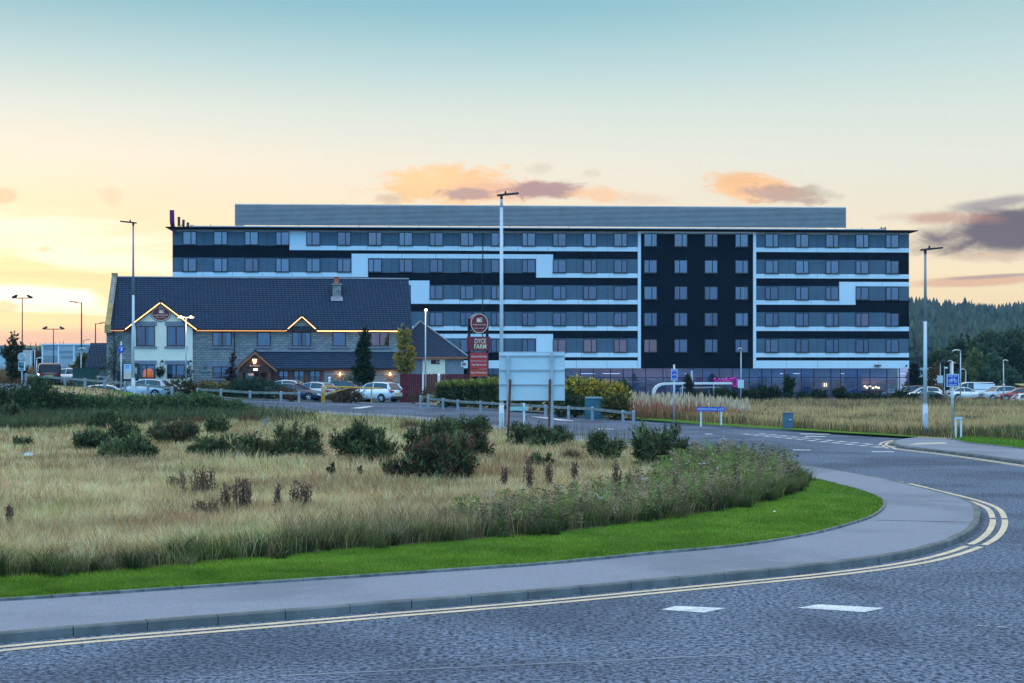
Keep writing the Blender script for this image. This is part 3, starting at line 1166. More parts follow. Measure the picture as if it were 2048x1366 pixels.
# eaves sheet with thin tapering edge
mb = MB()
e0, e1 = X(334), X(1831)
zt_ = HTOP + .12
mb.add([(e0, -1.0, zt_), (e1, -1.0, zt_), (e1, D + 1, zt_), (e0, D + 1, zt_), (e0, -1.0, zt_ - .10), (e1, -1.0, zt_ - .10), (e1, D + 1, zt_ - .10), (e0, D + 1, zt_ - .10),
        (0.0, -.08, HTOP - .10), (HL, -.08, HTOP - .10), (HL, D, HTOP - .10), (0, D, HTOP - .10)],
       [(0, 1, 2, 3), (0, 4, 5, 1), (1, 5, 6, 2), (2, 6, 7, 3), (3, 7, 4, 0), (4, 8, 9, 5), (5, 9, 10, 6), (6, 10, 11, 7), (7, 11, 8, 4)])
mb.build('roof', MT['black_panel'], hotel)


# bedroom windows
def hotel_window(narrow_left, curtain, cover=(0, 1)):
    w, h, t = 1.50, 1.50, .075
    s = -w / 2 + w * (.40 if narrow_left else .60)
    m = MB()
    m.box(-w / 2, w / 2, -.10, 0, -t, 0).box(-w / 2, w / 2, -.10, 0, -h, -h + t)
    m.box(-w / 2, -w / 2 + t, -.10, 0, -h + t, -t).box(w / 2 - t, w / 2, -.10, 0, -h + t, -t)
    m.box(s - .05, s + .05, -.10, 0, -h + t, -t)
    m.box(-w / 2 - .05, w / 2 + .05, -.16, 0, -h - .045, -h)
    f = m.build('window', MT['frame_dark'], hotel)
    p = MB()
    p.box(-w / 2 + t, s - .05, -.070, -.062, -h + t, -t).box(s + .05, w / 2 - t, -.070, -.062, -h + t, -t)
    p.build('pane', MT['glass'], f)
    c = MB()
    n = 26
    x0, x1 = -w / 2 + t, w / 2 - t
    x0, x1 = x0 + (x1 - x0) * cover[0], x0 + (x1 - x0) * cover[1]
    v = []
    for k in range(n + 1):
        x = x0 + (x1 - x0) * k / n
        y = -.036 + .012 * math.sin(k * 1.9)
        v += [(x, y, -h + t), (x, y, -t)]
    c.add(v, [(2 * k, 2 * k + 2, 2 * k + 3, 2 * k + 1) for k in range(n)])
    c.build('curtain', curtain, f)
    return f


protos = {}
def win(px, i, kind):
    nl = random.random() < .55
    cv = random.choice(((0, 1), (0, 1), (0, 1), (0, .72), (.3, 1), (0, .4))) if kind == 'curtain' else (0, 1)
    key = (nl, kind, cv)
    if key not in protos:
        o = hotel_window(nl, MT[kind], cv)
        protos[key] = o
    else:
        o = copy_tree(protos[key], hotel)
    o.location = (X(px), -.035, rowz[i][0] + .05)
    o.rotation_euler = (random.gauss(0, .006), 0, random.gauss(0, .010))
    return o


rose = {(0, 7): 0}
for i in range(5):
    for j, px in enumerate(WX_L + WX_C + WX_R):
        if (i == 2 and px < 840) or (i == 3 and px < 840) or (i == 4 and px < 900):
            continue
        k = 'curtain'
        if (i == 0 and px < 600) or (i == 1 and px < 760 and j != 2) or (i, j) in ((1, 15), (1, 17), (1, 16), (1, 18), (4, 9)):
            k = 'curtain_pale'
        if (i == 0 and 610 < px < 1260 and j % 3 != 1) or (i == 0 and j in (16, 17, 18, 20, 21, 22, 23)) or (i, j) in ((4, 13), (4, 12), (4, 19), (4, 20), (4, 22), (1, 13), (2, 9)):
            k = 'curtain_sky_pink'
        win(px, i, k)
# ground floor: glazing bars, glass, a furnished room behind
mb = MB()
g0, g1 = X(960), HL
x = g1
xs = []
k = 0
while x > g0:
    xs.append(x)
    x -= (1.95, 1.45)[k % 2] if k % 5 else 1.1
    k += 1
for x in xs:
    mb.box(x - .045, x + .045, -.03, .09, .12, Z_G - .005)
zt_m = HF.z(755, 1600)
mb.box(g0, g1, -.028, .085, zt_m - .04, zt_m + .04).box(g0, g1, -.032, .088, 0.0, .118)
mb.build('glazing_bars', MT['frame_dark'], hotel)
mb = MB()
for a, b in zip(xs[1:], xs[:-1]):
    mb.box(a + .046, b - .046, .02, .032, .12, Z_G - .006)
mb.build('ground_floor_glass', MT['shop_glass'], hotel)
mb = MB()
mb.box(g0, HL - .5, 5.6, 5.9, 0, Z_G - .02)
mb.build('back_wall', simple('lobby_wall', (.42, .44, .50), .9, 0, .1, .15, .5), hotel)
mb = MB()
mb.box(0.2, HL - .3, .15, 5.5, -.02, .06)
mb.build('lobby_floor', MT['room_dark'], hotel)
mb = MB()
for px0, px1 in ((1560, 1583), (1585, 1602), (1680, 1694), (1698, 1716), (1800, 1812), (1345, 1372), (1205, 1260), (1160, 1190)):
    mb.box(X(px0, 2), X(px1, 2), 2.0, 2.12, 3.05, 3.10)
mb.build('ceiling_light', MT['white_light'], hotel)
mb = MB()
for px in (1515, 1566, 1600, 1688, 1703, 1350, 1402, 1240):
    n = 10
    x0 = X(px, .6)
    v = []
    for k in range(n + 1):
        v += [(x0 + .11 * k, .5 + .05 * math.sin(k * 2.3), .1), (x0 + .11 * k, .5 + .05 * math.sin(k * 2.3), Z_G - .3)]
    mb.add(v, [(2 * k, 2 * k + 2, 2 * k + 3, 2 * k + 1) for k in range(n)])
mb.build('lobby_curtain', MT['curtain_pale'], hotel)
mb = MB()
mb.box(X(1718, 4), X(1790, 4), 4.0, 4.2, 1.9, 2.6)
mb.build('bar_canopy', MT['room_pink'], hotel)
mb = MB()
mb.box(X(1714, 4), X(1782, 4), 3.4, 4.0, .05, 1.1)
for k in range(4):
    mb.box(X(1722 + k * 16, 4), X(1722 + k * 16, 4) + .08, 3.9, 4.0, 1.1, 1.9)
mb.build('bar_counter', MT['brown_wood'], hotel)
mb = MB()
for px, zz in ((1734, 1.45), (1740, 1.6), (1746, 1.4), (1752, 1.5), (1730, 1.6), (1757, 1.42)):
    mb.lathe((X(px, 3.5), 3.5, zz), [(.03, -.12), (.13, -.06), (.15, 0), (.11, .09), (.03, .13)], 10)
mb.build('pendant_lamps', MT['lamp_soft'], hotel)
for x0, z0 in ((1662, 1.7), (1650, 1.6), (1784, 2.3)):
    pass
mb = MB()
for px in (1650, 1654):
    mb.box(X(px, 5), X(px, 5) + .06, 5.4, 5.5, 1.55, 1.95)
mb.lathe((X(1784, 4), 4.6, 2.6), [(.02, -.08), (.09, 0), (.02, .08)], 8)
mb.build('wall_lamps', MT['lamp_soft'], hotel)
mb = MB()
for px in (1615, 1680):
    mb.box(X(px - 5, 5), X(px + 5, 5), 5.3, 5.59, .1, 2.2)
mb.build('lit_alcove', MT['room_pink'], hotel)
for px in (1100, 1330, 1560, 1740):
    ld = bpy.data.lights.new('lobby_light', 'AREA')
    ld.shape, ld.size, ld.size_y, ld.energy, ld.color = 'RECTANGLE', 9.0, 3.0, 130, (.55, .70, 1.0)
    link('lobby_light', ld, hotel, (X(px, 3), 3.0, Z_G - .12))
# security lamp and camera on the fascia
mb = MB()
mb.box(X(1754) - .35, X(1754) + .35, -.5, -.07, zf1 - .62, zf1 - .5)
mb.build('security_lamp', MT['black_plastic'], hotel)
mb = MB()
mb.lathe((X(1812), -.2, zf1 - .68), [(.03, 0), (.1, .05), (.1, .16), (.05, .2)], 10)
mb.build('dome_camera', MT['black_plastic'], hotel)
# rainwater pipe
mb = MB()
mb.tube((X(965.5), -.14, Z_G), (X(965.5), -.14, HTOP - .3), .045, None, 8)
mb.build('downpipe', MT['dark_metal'], hotel)

# rooftop plant screen of real slats
SB = 3.0
s0, s1 = X(469.5, SB), X(1692.5, SB)
zs1, zs0 = HF.z(407.5, 500, SB), HF.z(450, 500, SB)
zs1r = HF.z(411.5, 1680, SB)
mb = MB()
ns = 17
pit = (zs1 - zs0) / ns
for k in range(ns):
    z = zs0 + pit * k
    mb.add([(s0, SB, z), (s1, SB, z), (s1, SB + .10, z + pit * 1.02), (s0, SB + .10, z + pit * 1.02)], [(0, 1, 2, 3)])
    mb.add([(s0, SB, z), (s1, SB, z), (s1, SB + .03, z + .02), (s0, SB + .03, z + .02)], [(3, 2, 1, 0)])
    for sx in (s0, s1):
        mb.add([(sx, SB + .1, z), (sx, SB + 9, z), (sx, SB + 9, z + pit), (sx, SB + .1, z + pit)], [(0, 1, 2, 3)])
mb.box(s0, s1, SB + .13, SB + .2, zs0, zs1)
mb.build('plant_screen', MT['louvre'], hotel)
mb = MB()
x = s0 + .3
while x < s1:
    mb.box(x - .05, x + .05, SB + .2, SB + .32, HTOP + .1, zs0 + .02)
    mb.tube((x, SB + .3, HTOP + .15), (x + .5, SB - .6, HTOP + .18), .05, None, 6)
    mb.box(x - .25, x + .25, SB - .8, SB - .3, HTOP + .10, HTOP + .24)
    x += 3.43
mb.box(s0, s1, SB + .35, SB + .45, zs0 - .18, zs0 - .10)
mb.box(s0 + 6, s1 - 9, SB - .5, SB - .45, HTOP + .32, HTOP + .36)
mb.box(X(380), X(1770), -.55, -.35, HTOP + .125, HTOP + .27)
mb.build('screen_supports', MT['steel'], hotel)
mb = MB()
rnd = random.Random(3)
for k in range(26):
    x = rnd.uniform(s0 + 1, s1 - 1)
    l = rnd.uniform(.8, 3.2)
    mb.box(x, x + l, SB + .8, SB + 1.6, HTOP + .1, HTOP + rnd.uniform(.25, .5))
mb.tube((s0, SB + 1.2, HTOP + .38), (s1, SB + 1.2, HTOP + .38), .13, None, 8)
mb.build('roof_ducts', MT['steel'], hotel)
mb = MB()
for k, (dx_, h_) in enumerate(((0, .28), (.22, .42), (.5, .6), (.75, .5), (.95, .62))):
    mb.tube((X(1764) + dx_, 2, HTOP + .1), (X(1764) + dx_, 2, HTOP + .12 + h_), .09, None, 8)
mb.box(X(1758), X(1790), 2.2, 3.2, HTOP + .1, HTOP + .35)
mb.build('roof_vents', MT['terracotta'], hotel)
mb = MB()
for px, h_ in ((382, .35), (422, .4), (686, .0), (1722, .3)):
    if h_:
        mb.tube((X(px), -.3, HTOP + .1), (X(px), -.3, HTOP + .12 + h_), .03, None, 6)
for px in (683, 686, 689):
    mb.tube((X(px, SB), SB + 2, zs1 - .5), (X(px, SB) - .15, SB + 2, zs1 + .3), .02, None, 6)
mb.build('aerials', MT['dark_metal'], hotel)
# purple fin and end-on letters at the left parapet
mb = MB()
a, b = X(342.5), X(350.5)
mb.add([(a, -1.15, HF.z(422, 345)), (b, -1.15, HF.z(422, 345)), (b, -.95, HF.z(446, 345)), (X(351.5), -.3, HF.z(469, 345)), (X(344), -.3, HF.z(462, 345)), (a, -1.05, HF.z(446, 345))],
       [(0, 5, 4, 3, 2, 1)])
o2 = len(mb.v)
mb2 = MB()
mb2.slab([Vector(p) for p in mb.v], (0, .5, 0))
mb2.build('sign_fin', MT['purple'], hotel)
mb = MB()
for k in range(5):
    x = X(352.5) + k * .26
    h_ = 1.05 - k * .16
    mb = MB()
    mb.box(x, x + .26, 1.0 + k * 1.6, 1.2 + k * 1.6, HTOP + .35, HTOP + .35 + h_)
    mb.tube((x + .1, 1.1 + k * 1.6, HTOP + .1), (x + .5, 1.6 + k * 1.6, HTOP + .7), .04, None, 6)
    mb.build('roof_letter', MT.setdefault('plum', MT.get('plum') or simple('dark_plum', (.05, .02, .04), .5)), hotel)

# ================================================================== the inn
PF = Front(213, 145.0, 823, 148.3)
inn = thing('inn', 'two-storey grey stone inn with slate roofs, a cream gabled bay and a timber entrance porch', 'inn', PF.a, PF.rz)
PL = PF.len
px_ = PF.x
ZE = PF.z(659, 400)
RB = 4.4                                             # ridge lies this far back
ZR = PF.z(557.5, 500, RB)
ROOFK = (ZR - ZE) / (RB + .35)
mb = MB()
mb.box(0.35, PL - .15, 0, 2 * RB, -.5, ZE + .05)
mb.add([(PL - .15, 0, ZE), (PL - .15, 2 * RB, ZE), (PL - .15, RB, ZR - .1)], [(0, 1, 2)])
# small stone gable over the middle window
gx0, gx1, gap_ = px_(576), px_(632), px_(604)
zg = PF.z(637, 604)
mb.slab([(gx0, -.04, ZE - .6), (gx1, -.04, ZE - .6), (gx1, -.04, ZE + .02), (gap_, -.04, zg), (gx0, -.04, ZE + .02)], (0, .3, 0))
mb.build('wall', MT['stone'], inn)
mb = MB()
t = .14
mb.slab([(.3, -.35, ZE), (PL + .05, -.35, ZE), (PL - .02, RB, ZR), (.3, RB, ZR)], (0, .09, .1))
mb.slab([(.3, 2 * RB + .35, ZE), (.3, RB + .05, ZR), (PL - .02, RB + .05, ZR), (PL + .05, 2 * RB + .35, ZE)], (0, -.02, .1))
mb.build('roof', MT['slate'], inn)
mb = MB()
mb.tube((.4, RB + .05, ZR + .08), (PL, RB + .05, ZR + .08), .09, None, 8)
mb.build('ridge_tiles', MT['lead'], inn)
# parapet gable with coping
mb = MB()
zk = ZE - .25
mb.slab([(0, -.45, zk), (0, -.45, zk + .6), (0, RB - .35, ZR + .22), (0, RB + .35, ZR + .22), (0, 2 * RB + .4, zk + .6), (0, 2 * RB + .4, zk), (0, 2 * RB, zk - .3),
         (0, 2 * RB, 0), (0, 0, 0), (0, 0, zk - .3)], (.36, 0, 0))
mb.build('gable_wall', MT['stone'], inn)
mb = MB()
cw = .50
for ya, za, yb, zb in ((-.55, zk + .54, RB + .02, ZR + .23), (RB + .02, ZR + .23, 2 * RB + .5, zk + .54)):
    mb.slab([(-.07, ya, za), (cw - .07, ya, za), (cw - .07, yb, zb), (-.07, yb, zb)], (0, 0, .13))
mb.box(-.07, cw - .07, RB - .34, RB + .4, ZR + .25, ZR + .44)
mb.box(-.1, cw - .04, -.60, -.2, zk - .1, zk + .56)
mb.build('coping', MT['coping'], inn)
mb = MB()
mb.box(.42, PL + .05, -.50, -.34, ZE - .06, ZE + .07)
mb.build('gutter', MT['dark_metal'], inn)
mb = MB()
mb.box(.42, PL, -.34, -.03, ZE - .14, ZE - .07)
mb.build('eaves_fascia', MT['fascia'], inn)
for q in (228, 469, 833):
    if q < 820:
        mb = MB()
        mb.path([(px_(q), -.42, ZE - .05), (px_(q), -.12, ZE - .5), (px_(q), -.12, PF.z(716, q) if q > 300 else 1.0)], .055, 8)
        mb.build('downpipe', MT['dark_metal'], inn)
# chimney
mb = MB()
cx0, cx1 = px_(665, 3), px_(682, 3)
mb.box(cx0, cx1, 2.6, 3.5, ZE + 2.2, PF.z(570, 673, 2.6))
mb.box(cx0 - .08, cx1 + .08, 2.52, 3.58, PF.z(570, 673, 2.6) + .002, PF.z(567, 673, 2.6))
ch = mb.build('chimney', MT['stone'], inn)
mb = MB()
mb.lathe((px_(673, 3), 3.05, PF.z(567, 673, 3)), [(.26, 0), (.24, .1), (.2, .5), (.26, .55), (.26, .62), (.18, .64)], 12)
mb.build('chimney_pot', MT['terracotta'], ch)
mb = MB()
mb.slab([(cx0 - .15, 2.2, ZE + ROOFK * 2.55 + .12), (cx1 + .15, 2.2, ZE + ROOFK * 2.55 + .12), (cx1 + .15, 2.6, ZE + ROOFK * 2.95 + .12), (cx0 - .15, 2.6, ZE + ROOFK * 2.95 + .12)], (0, -.01, .02))
mb.build('flashing', MT['lead'], ch)

# cream bay with its own gable
BY = -.55
bx0, bx1, bap = PF.x(263, BY), PF.x(385, BY), PF.x(322, BY)
zap = PF.z(604, 322, BY - .4)
ze_b = ZE + .02
kx_ = (zap - ze_b) / ((PF.x(393, BY - .4) - PF.x(250, BY - .4)) / 2)
mb = MB()
hh = lambda x: zap - .22 - abs(x - bap) * kx_
mb.slab([(bx0, BY, 0), (bx1, BY, 0), (bx1, BY, hh(bx1)), (bap, BY, zap - .22), (bx0, BY, hh(bx0))], (0, -BY - .01, 0))
mb.build('cream_bay', MT['render'], inn)
vy = BY - .4
v0, v1 = PF.x(249.5, vy), PF.x(394, vy)
zv = zap - (bap - v0) * kx_
back = lambda z: (z - ZE) / ROOFK - .35


def gable_roof(name, v0, v1, ap, zv, zap, vy, t=.12):
    m = MB()
    yb0, yb1 = back(zv) + .25, back(zap) + .3
    m.slab([(v0, vy, zv), (ap, vy, zap), (ap, yb1, zap), (v0, yb0, zv)], (0, 0, t))
    m.slab([(v1, vy, zv), (v1, yb0, zv), (ap, yb1, zap), (ap, vy, zap)], (0, 0, t))
    r = m.build(name, MT['slate'], inn)
    m = MB()
    m.tube((ap, vy - .03, zap + t + .02), (ap, yb1, zap + t + .02), .10, None, 8)
    m.build('ridge_tiles', MT['dark_metal'], r)
    return r


gable_roof('gable_roof', v0, v1, bap, zv, zap, vy)
gable_roof('gable_roof', px_(569), px_(639), gap_, ZE - .05, PF.z(634, 604, -.4) + .1, -.42, .1)


def strip(pts, r, mat, name='light_strip'):
    m = MB()
    for a, b in zip(pts[:-1], pts[1:]):
        m.tube(a, b, r, None, 6)
    return m.build(name, mat, inn)


def verge_board(pts, name='verge_board', mat='fascia', y=.02, hgt=.2):
    m = MB()
    for a, b in zip(pts[:-1], pts[1:]):
        a, b = Vector(a), Vector(b)
        m.slab([a, b, b - Vector((0, 0, hgt)), a - Vector((0, 0, hgt))], (0, .05, 0))
    return m.build(name, MT[mat], inn)


e = .10
verge_board([(v0, vy + .02, zv), (bap, vy + .02, zap), (v1, vy + .02, zv)], hgt=.16)
strip([(v0 + .05, vy - .03, zv - .05), (bap - .06, vy - .03, zap - .08)], .042, MT['led'])
strip([(bap + .06, vy - .03, zap - .08), (v1 - .05, vy - .03, zv - .05)], .042, MT['led'])
zg2 = PF.z(634, 604, -.4) + .1
verge_board([(px_(569), -.41, ZE - .05), (gap_, -.41, zg2), (px_(639), -.41, ZE - .05)], hgt=.15)
strip([(px_(572), -.46, ZE - .1), (gap_ - .04, -.46, zg2 - .1)], .038, MT['led'])
strip([(gap_ + .04, -.46, zg2 - .1), (px_(635), -.46, ZE - .1)], .038, MT['led'])
strip([(px_(635), -.53, ZE - .12), (px_(800), -.53, ZE - .12)], .045, MT['led'])
strip([(px_(394), -.53, ZE - .12), (px_(571), -.53, ZE - .12)], .035, MT['led_dim'])
strip([(px_(222), -.53, ZE - .14), (px_(249), -.53, ZE - .14)], .03, MT['led_dim'])


def inn_window(pxa, pxb, pya, pyb, back_=0.0, lights=2, curtain='curtain', sill=True, frame='brown_wood', lintel=None, mode='sides', lit=None):
    x0, x1 = PF.x(pxa, back_), PF.x(pxb, back_)
    pm = (pxa + pxb) / 2
    zt, zb = PF.z(pya, pm, back_), PF.z(pyb, pm, back_)
    t = .085
    y = back_
    m = MB()
    m.box(x0, x1, y - .05, y + .02, zt - t, zt).box(x0, x1, y - .05, y + .02, zb, zb + t)
    m.box(x0, x0 + t, y - .05, y + .02, zb + t, zt - t).box(x1 - t, x1, y - .05, y + .02, zb + t, zt - t)
    for k in range(1, lights):
        xm = x0 + (x1 - x0) * k / lights
        m.box(xm - .055, xm + .055, y - .05, y + .02, zb + t, zt - t)
    f = m.build('window', MT[frame], inn)
    m = MB()
    for k in range(lights):
        a = x0 + (x1 - x0) * k / lights + (t if k == 0 else .055)
        b = x0 + (x1 - x0) * (k + 1) / lights - (t if k == lights - 1 else .055)
        m.box(a, b, y - .032, y - .026, zb + t, zt - t)
    m.build('pane', MT['glass'], f)
    m = MB()
    m.box(x0 + t, x1 - t, y - .008, y - .004, zb + t, zt - t)
    m.build('room', MT[lit] if lit else MT['room_dark'], f)
    m = MB()
    w = (x1 - x0) - 2 * t
    parts = {'sides': ((0, .26), (.76, 1)), 'full': ((0, 1),), 'right': ((.7, 1),), 'left': ((0, .22),)}
    if mode in parts:
        for a, b in parts[mode]:
            n = 12
            v = []
            for k in range(n + 1):
                xx = x0 + t + w * (a + (b - a) * k / n)
                yy = y - .017 + .006 * math.sin(k * 2.1)
                v += [(xx, yy, zb + t), (xx, yy, zt - t)]
            m.add(v, [(2 * k, 2 * k + 2, 2 * k + 3, 2 * k + 1) for k in range(n)])
        m.build('curtain', MT[curtain], f)
    elif mode.startswith('blind'):
        fr = float(mode[5:])
        m.box(x0 + t, x1 - t, y - .018, y - .012, zt - t - (zt - zb - 2 * t) * fr, zt - t)
        m.build('blind', MT['blind'], f)
    if sill:
        m = MB()
        m.box(x0 - .18, x1 + .18, y - .14, y + .01, zb - .16, zb - .003)
        m.build('sill', MT['lintel'], f)
    if lintel:
        m = MB()
        m.box(PF.x(lintel[0], back_), PF.x(lintel[1], back_), y - .035, y + .01, zt + .005, PF.z(lintel[2], pm, back_))
        m.build('lintel', MT['lintel'], f)
    return f


inn_window(272, 310, 652, 692.5, BY, 2, 'curtain_pale', lintel=(268, 314, 643), mode='right')
inn_window(333.5, 371, 652, 692.5, BY, 2, 'curtain', lintel=(330, 378, 643), mode='full')
inn_window(276, 311, 729, 757, BY, 2, sill=False, lintel=(268, 314, 721), mode='blind.22', frame='frame_dark', lit='room_dark')
inn_window(334, 371, 729, 757, BY, 2, sill=False, lintel=(330, 378, 721), mode='blind.72', frame='frame_dark')
inn_window(425, 463.5, 664, 693, 0, 2, 'curtain_pale', mode='sides')
inn_window(514, 541.5, 664, 693, 0, 1, 'curtain_pale', mode='full')
inn_window(584, 622, 664, 693, -.04, 2, 'curtain_pale', mode='sides', lintel=(578, 629, 658))
inn_window(665, 692, 664, 693, 0, 1, 'curtain_pale', mode='full')
inn_window(741, 778, 664, 693, 0, 2, 'curtain', mode='left')
inn_window(425, 460, 733, 757, 0, 2, mode='blind.45', lintel=(400, 468, 724))
inn_window(405, 416, 731, 741, 0, 1, mode='none', lintel=(403, 418, 727), frame='old_timber')
# orange lampshade glow behind the bay's left ground-floor window
mb = MB()
mb.slab([(-.5, 0, -.42), (.5, 0, -.42), (.42, 0, .25), (.28, 0, .42), (-.2, 0, .42), (-.4, 0, .22)], (0, .003, 0))
mb.build('lit_lampshade', MT['lampshade_glow'], inn, False, (PF.x(296, BY), BY - .012, PF.z(746, 296, BY)))

# lean-to along the front
LY = -2.3
lx0, lx1 = px_(512), PF.x(822, LY)
zl1, zl0 = PF.z(702, 650), PF.z(737.5, 650, LY - .3)
mb = MB()
mb.slab([(lx0, LY - .3, zl0), (lx1, LY - .3, zl0), (lx1, -.02, zl1), (lx0, -.02, zl1)], (0, -.02, .1))
lt = mb.build('lower_roof', MT['slate'], inn)
mb = MB()
mb.slab([(lx0, -.42, zl1 - .10), (lx1, -.42, zl1 - .10), (lx1, -.005, zl1 + .13), (lx0, -.005, zl1 + .13)], (0, -.02, .03))
mb.build('flashing', MT['lead'], lt)
mb = MB()
mb.box(lx0, lx1 - .1, LY - .44, LY - .3, zl0 - .05, zl0 + .07)
mb.build('gutter', MT['dark_metal'], inn)
mb = MB()
mb.box(lx0, lx1 - .1, LY - .3, LY - .02, zl0 - .14, zl0 - .06)
mb.build('eaves_fascia', MT['fascia'], inn)
mb = MB()
mb.box(PF.x(647, LY), lx1 - .25, LY, -.01, -.5, zl0 + .05)
mb.add([(lx1 - .25, LY, zl0), (lx1 - .25, -.01, zl0), (lx1 - .25, -.01, zl1)], [(0, 1, 2)])
mb.build('lower_wall', MT['stone'], inn)
mb = MB()
mb.box(lx0, PF.x(647, LY) - .01, LY, -.02, -.5, zl0 - .02)
for q in (549, 577, 609, 641):
    mb.box(PF.x(q, LY), PF.x(q + 7, LY), LY - .06, LY - .002, -.3, zl0 - .15)
mb.build('timber_wall', MT['red_wood'], inn)
for a, b in ((557, 577), (587, 609), (619, 641)):
    inn_window(a, b, 741, 768, LY - .003, 2, mode='blind.40', sill=False, frame='frame_dark')
# trellis panels and lit lamps on the lower wall
for a, b in ((666, 690), (724, 744), (766, 793)):
    m = MB()
    x0, x1 = PF.x(a, LY), PF.x(b, LY)
    z1, z0 = PF.z(752, a, LY), PF.z(764, a, LY)
    for k in range(-6, 9):
        for s in (-1, 1):
            xa = x0 + (x1 - x0) * k / 8
            xb = xa + s * (z1 - z0)
            pa, pb = Vector((xa, LY - .03, z0)), Vector((xb, LY - .03, z1))
            if min(xa, xb) > x0 and max(xa, xb) < x1:
                m.tube(pa, pb, .014, None, 4)
    m.box(x0, x1, LY - .04, LY - .02, z1, z1 + .03).box(x0, x1, LY - .04, LY - .02, z0 - .03, z0)
    m.build('trellis', MT['red_wood'], inn)
for q in (680, 733, 780):
    m = MB()
    zc = PF.z(748, q, LY)
    m.lathe((PF.x(q, LY), LY - .18, zc), [(.10, -.10), (.07, .0), (.03, .10), (.02, .14)], 10)
    m.tube((PF.x(q, LY), LY - .18, zc + .12), (PF.x(q, LY), LY, zc + .12), .015, None, 6)
    wl = m.build('wall_lamp', MT['lamp_soft'], inn)
    ld = bpy.data.lights.new('wall_lamp_light', 'POINT')
    ld.energy, ld.color, ld.shadow_soft_size = 14, (1.0, .58, .25), .1
    link('wall_lamp_light', ld, inn, (PF.x(q, LY), LY - .34, zc - .10))

# entrance porch
PY = -3.6
pxa, pxb, pxm = PF.x(468, PY), PF.x(554, PY), PF.x(509.5, PY)
zpe, zpa = PF.z(741, 509, PY), PF.z(703.5, 509, PY)
mb = MB()
for a, b in ((pxa, pxm), (pxb, pxm)):
    mb.slab([(a, PY, zpe), (b, PY, zpa), (b, -.2, zpa), (a, -.2, zpe)], (0, 0, .12))
pr = mb.build('porch_roof', MT['slate'], inn)
mb = MB()
mb.tube((pxm, PY - .03, zpa + .13), (pxm, -.2, zpa + .13), .09, None, 8)
mb.build('ridge_tiles', MT['dark_metal'], pr)
mb = MB()
for s in (-1, 1):
    a = pxa if s < 0 else pxb
    mb.slab([(a, PY - .04, zpe + .03), (pxm, PY - .04, zpa + .03), (pxm, PY - .04, zpa - .22), (a, PY - .04, zpe - .20)], (0, .05, 0))
mb.build('verge_board', MT['fascia'], pr)
mb = MB()
gx0_, gx1_ = PF.x(479, PY), PF.x(541, PY)
kk = (zpa - zpe) / (pxm - pxa)
mb.slab([(gx0_, PY + .12, zpe - .1), (gx1_, PY + .12, zpe - .1), (gx1_, PY + .12, zpa - .1 - (gx1_ - pxm) * kk), (pxm, PY + .12, zpa - .1), (gx0_, PY + .12, zpa - .1 - (pxm - gx0_) * kk)], (0, .12, 0))
mb.box(gx0_, gx1_, PY + .08, PY + .3, PF.z(745, 509, PY), PF.z(739.5, 509, PY))
mb.build('porch_gable', MT['brown_wood'], inn)
mb = MB()
for a, b in ((479, 485), (535, 541)):
    mb.box(PF.x(a, PY), PF.x(b, PY), PY + .06, PY + .36, -.3, PF.z(745, 509, PY) - .004)
mb.build('porch_post', MT['red_wood'], inn)
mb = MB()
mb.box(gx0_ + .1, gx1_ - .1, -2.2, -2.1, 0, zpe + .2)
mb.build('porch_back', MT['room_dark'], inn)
dr = MB()
dx0, dx1 = PF.x(489, -2.3), PF.x(530, -2.3)
dr.box(dx0, dx0 + .12, -2.32, -2.2, .4, zpe - .2).box(dx1 - .12, dx1, -2.32, -2.2, .4, zpe - .2).box(dx0, dx1, -2.32, -2.2, zpe - .2, zpe - .05)
dr.box((dx0 + dx1) / 2 - .07, (dx0 + dx1) / 2 + .07, -2.31, -2.2, .4, zpe - .2)
d_o = dr.build('door', MT['red_wood'], inn)
mb = MB()
mb.box(dx0 + .13, dx1 - .13, -2.27, -2.25, .4, zpe - .21)
mb.build('pane', MT['glass'], d_o)
mb = MB()
mb.box(PF.x(497, -2.2), PF.x(507, -2.2), -2.245, -2.24, PF.z(751, 500, -2.2), PF.z(747, 500, -2.2))
mb.build('lit_hallway', MT['led_dim'], inn)
mb = MB()
mb.box(PF.x(507, PY), PF.x(515, PY), PY + .03, PY + .075, PF.z(741, 509, PY), PF.z(737, 509, PY))
mb.build('door_lamp', MT['white_light'], inn)
mb = text_mb('ENTRANCE', (PF.x(520, PY) - PF.x(499.5, PY)), None, .02, .01)
mb.build('lettering', MT['cream_letter'], inn, False, (pxm, PY + .06, PF.z(731.5, 509, PY)))
mb = MB()
mb.box(PF.x(493, PY), PF.x(529, PY), PY + .065, PY + .115, PF.z(734.5, 509, PY), PF.z(727.5, 509, PY))
mb.build('name_board', MT['brown_wood'], inn)
mb = MB()
lz = PF.z(722, 509, PY)
mb.lathe((pxm, PY - .1, lz), [(.07, -.24), (.10, -.2), (.19, .14), (.17, .16)], 6)
ln = mb.build('lantern', MT['lamp_soft'], inn)
mb = MB()
mb.lathe((pxm, PY - .1, lz), [(.21, .165), (.15, .26), (.05, .30), (.03, .42), (.05, .45), (.01, .52)], 6)
for k in range(6):
    w = 2 * math.pi * k / 6
    mb.tube((pxm + .11 * math.cos(w), PY - .1 + .11 * math.sin(w), lz - .2), (pxm + .2 * math.cos(w), PY - .1 + .2 * math.sin(w), lz + .15), .016, None, 4)
mb.tube((pxm, PY - .1, lz + .5), (pxm, PY + .12, lz + .6), .02, None, 6)
mb.build('lantern_frame', MT['dark_metal'], ln)

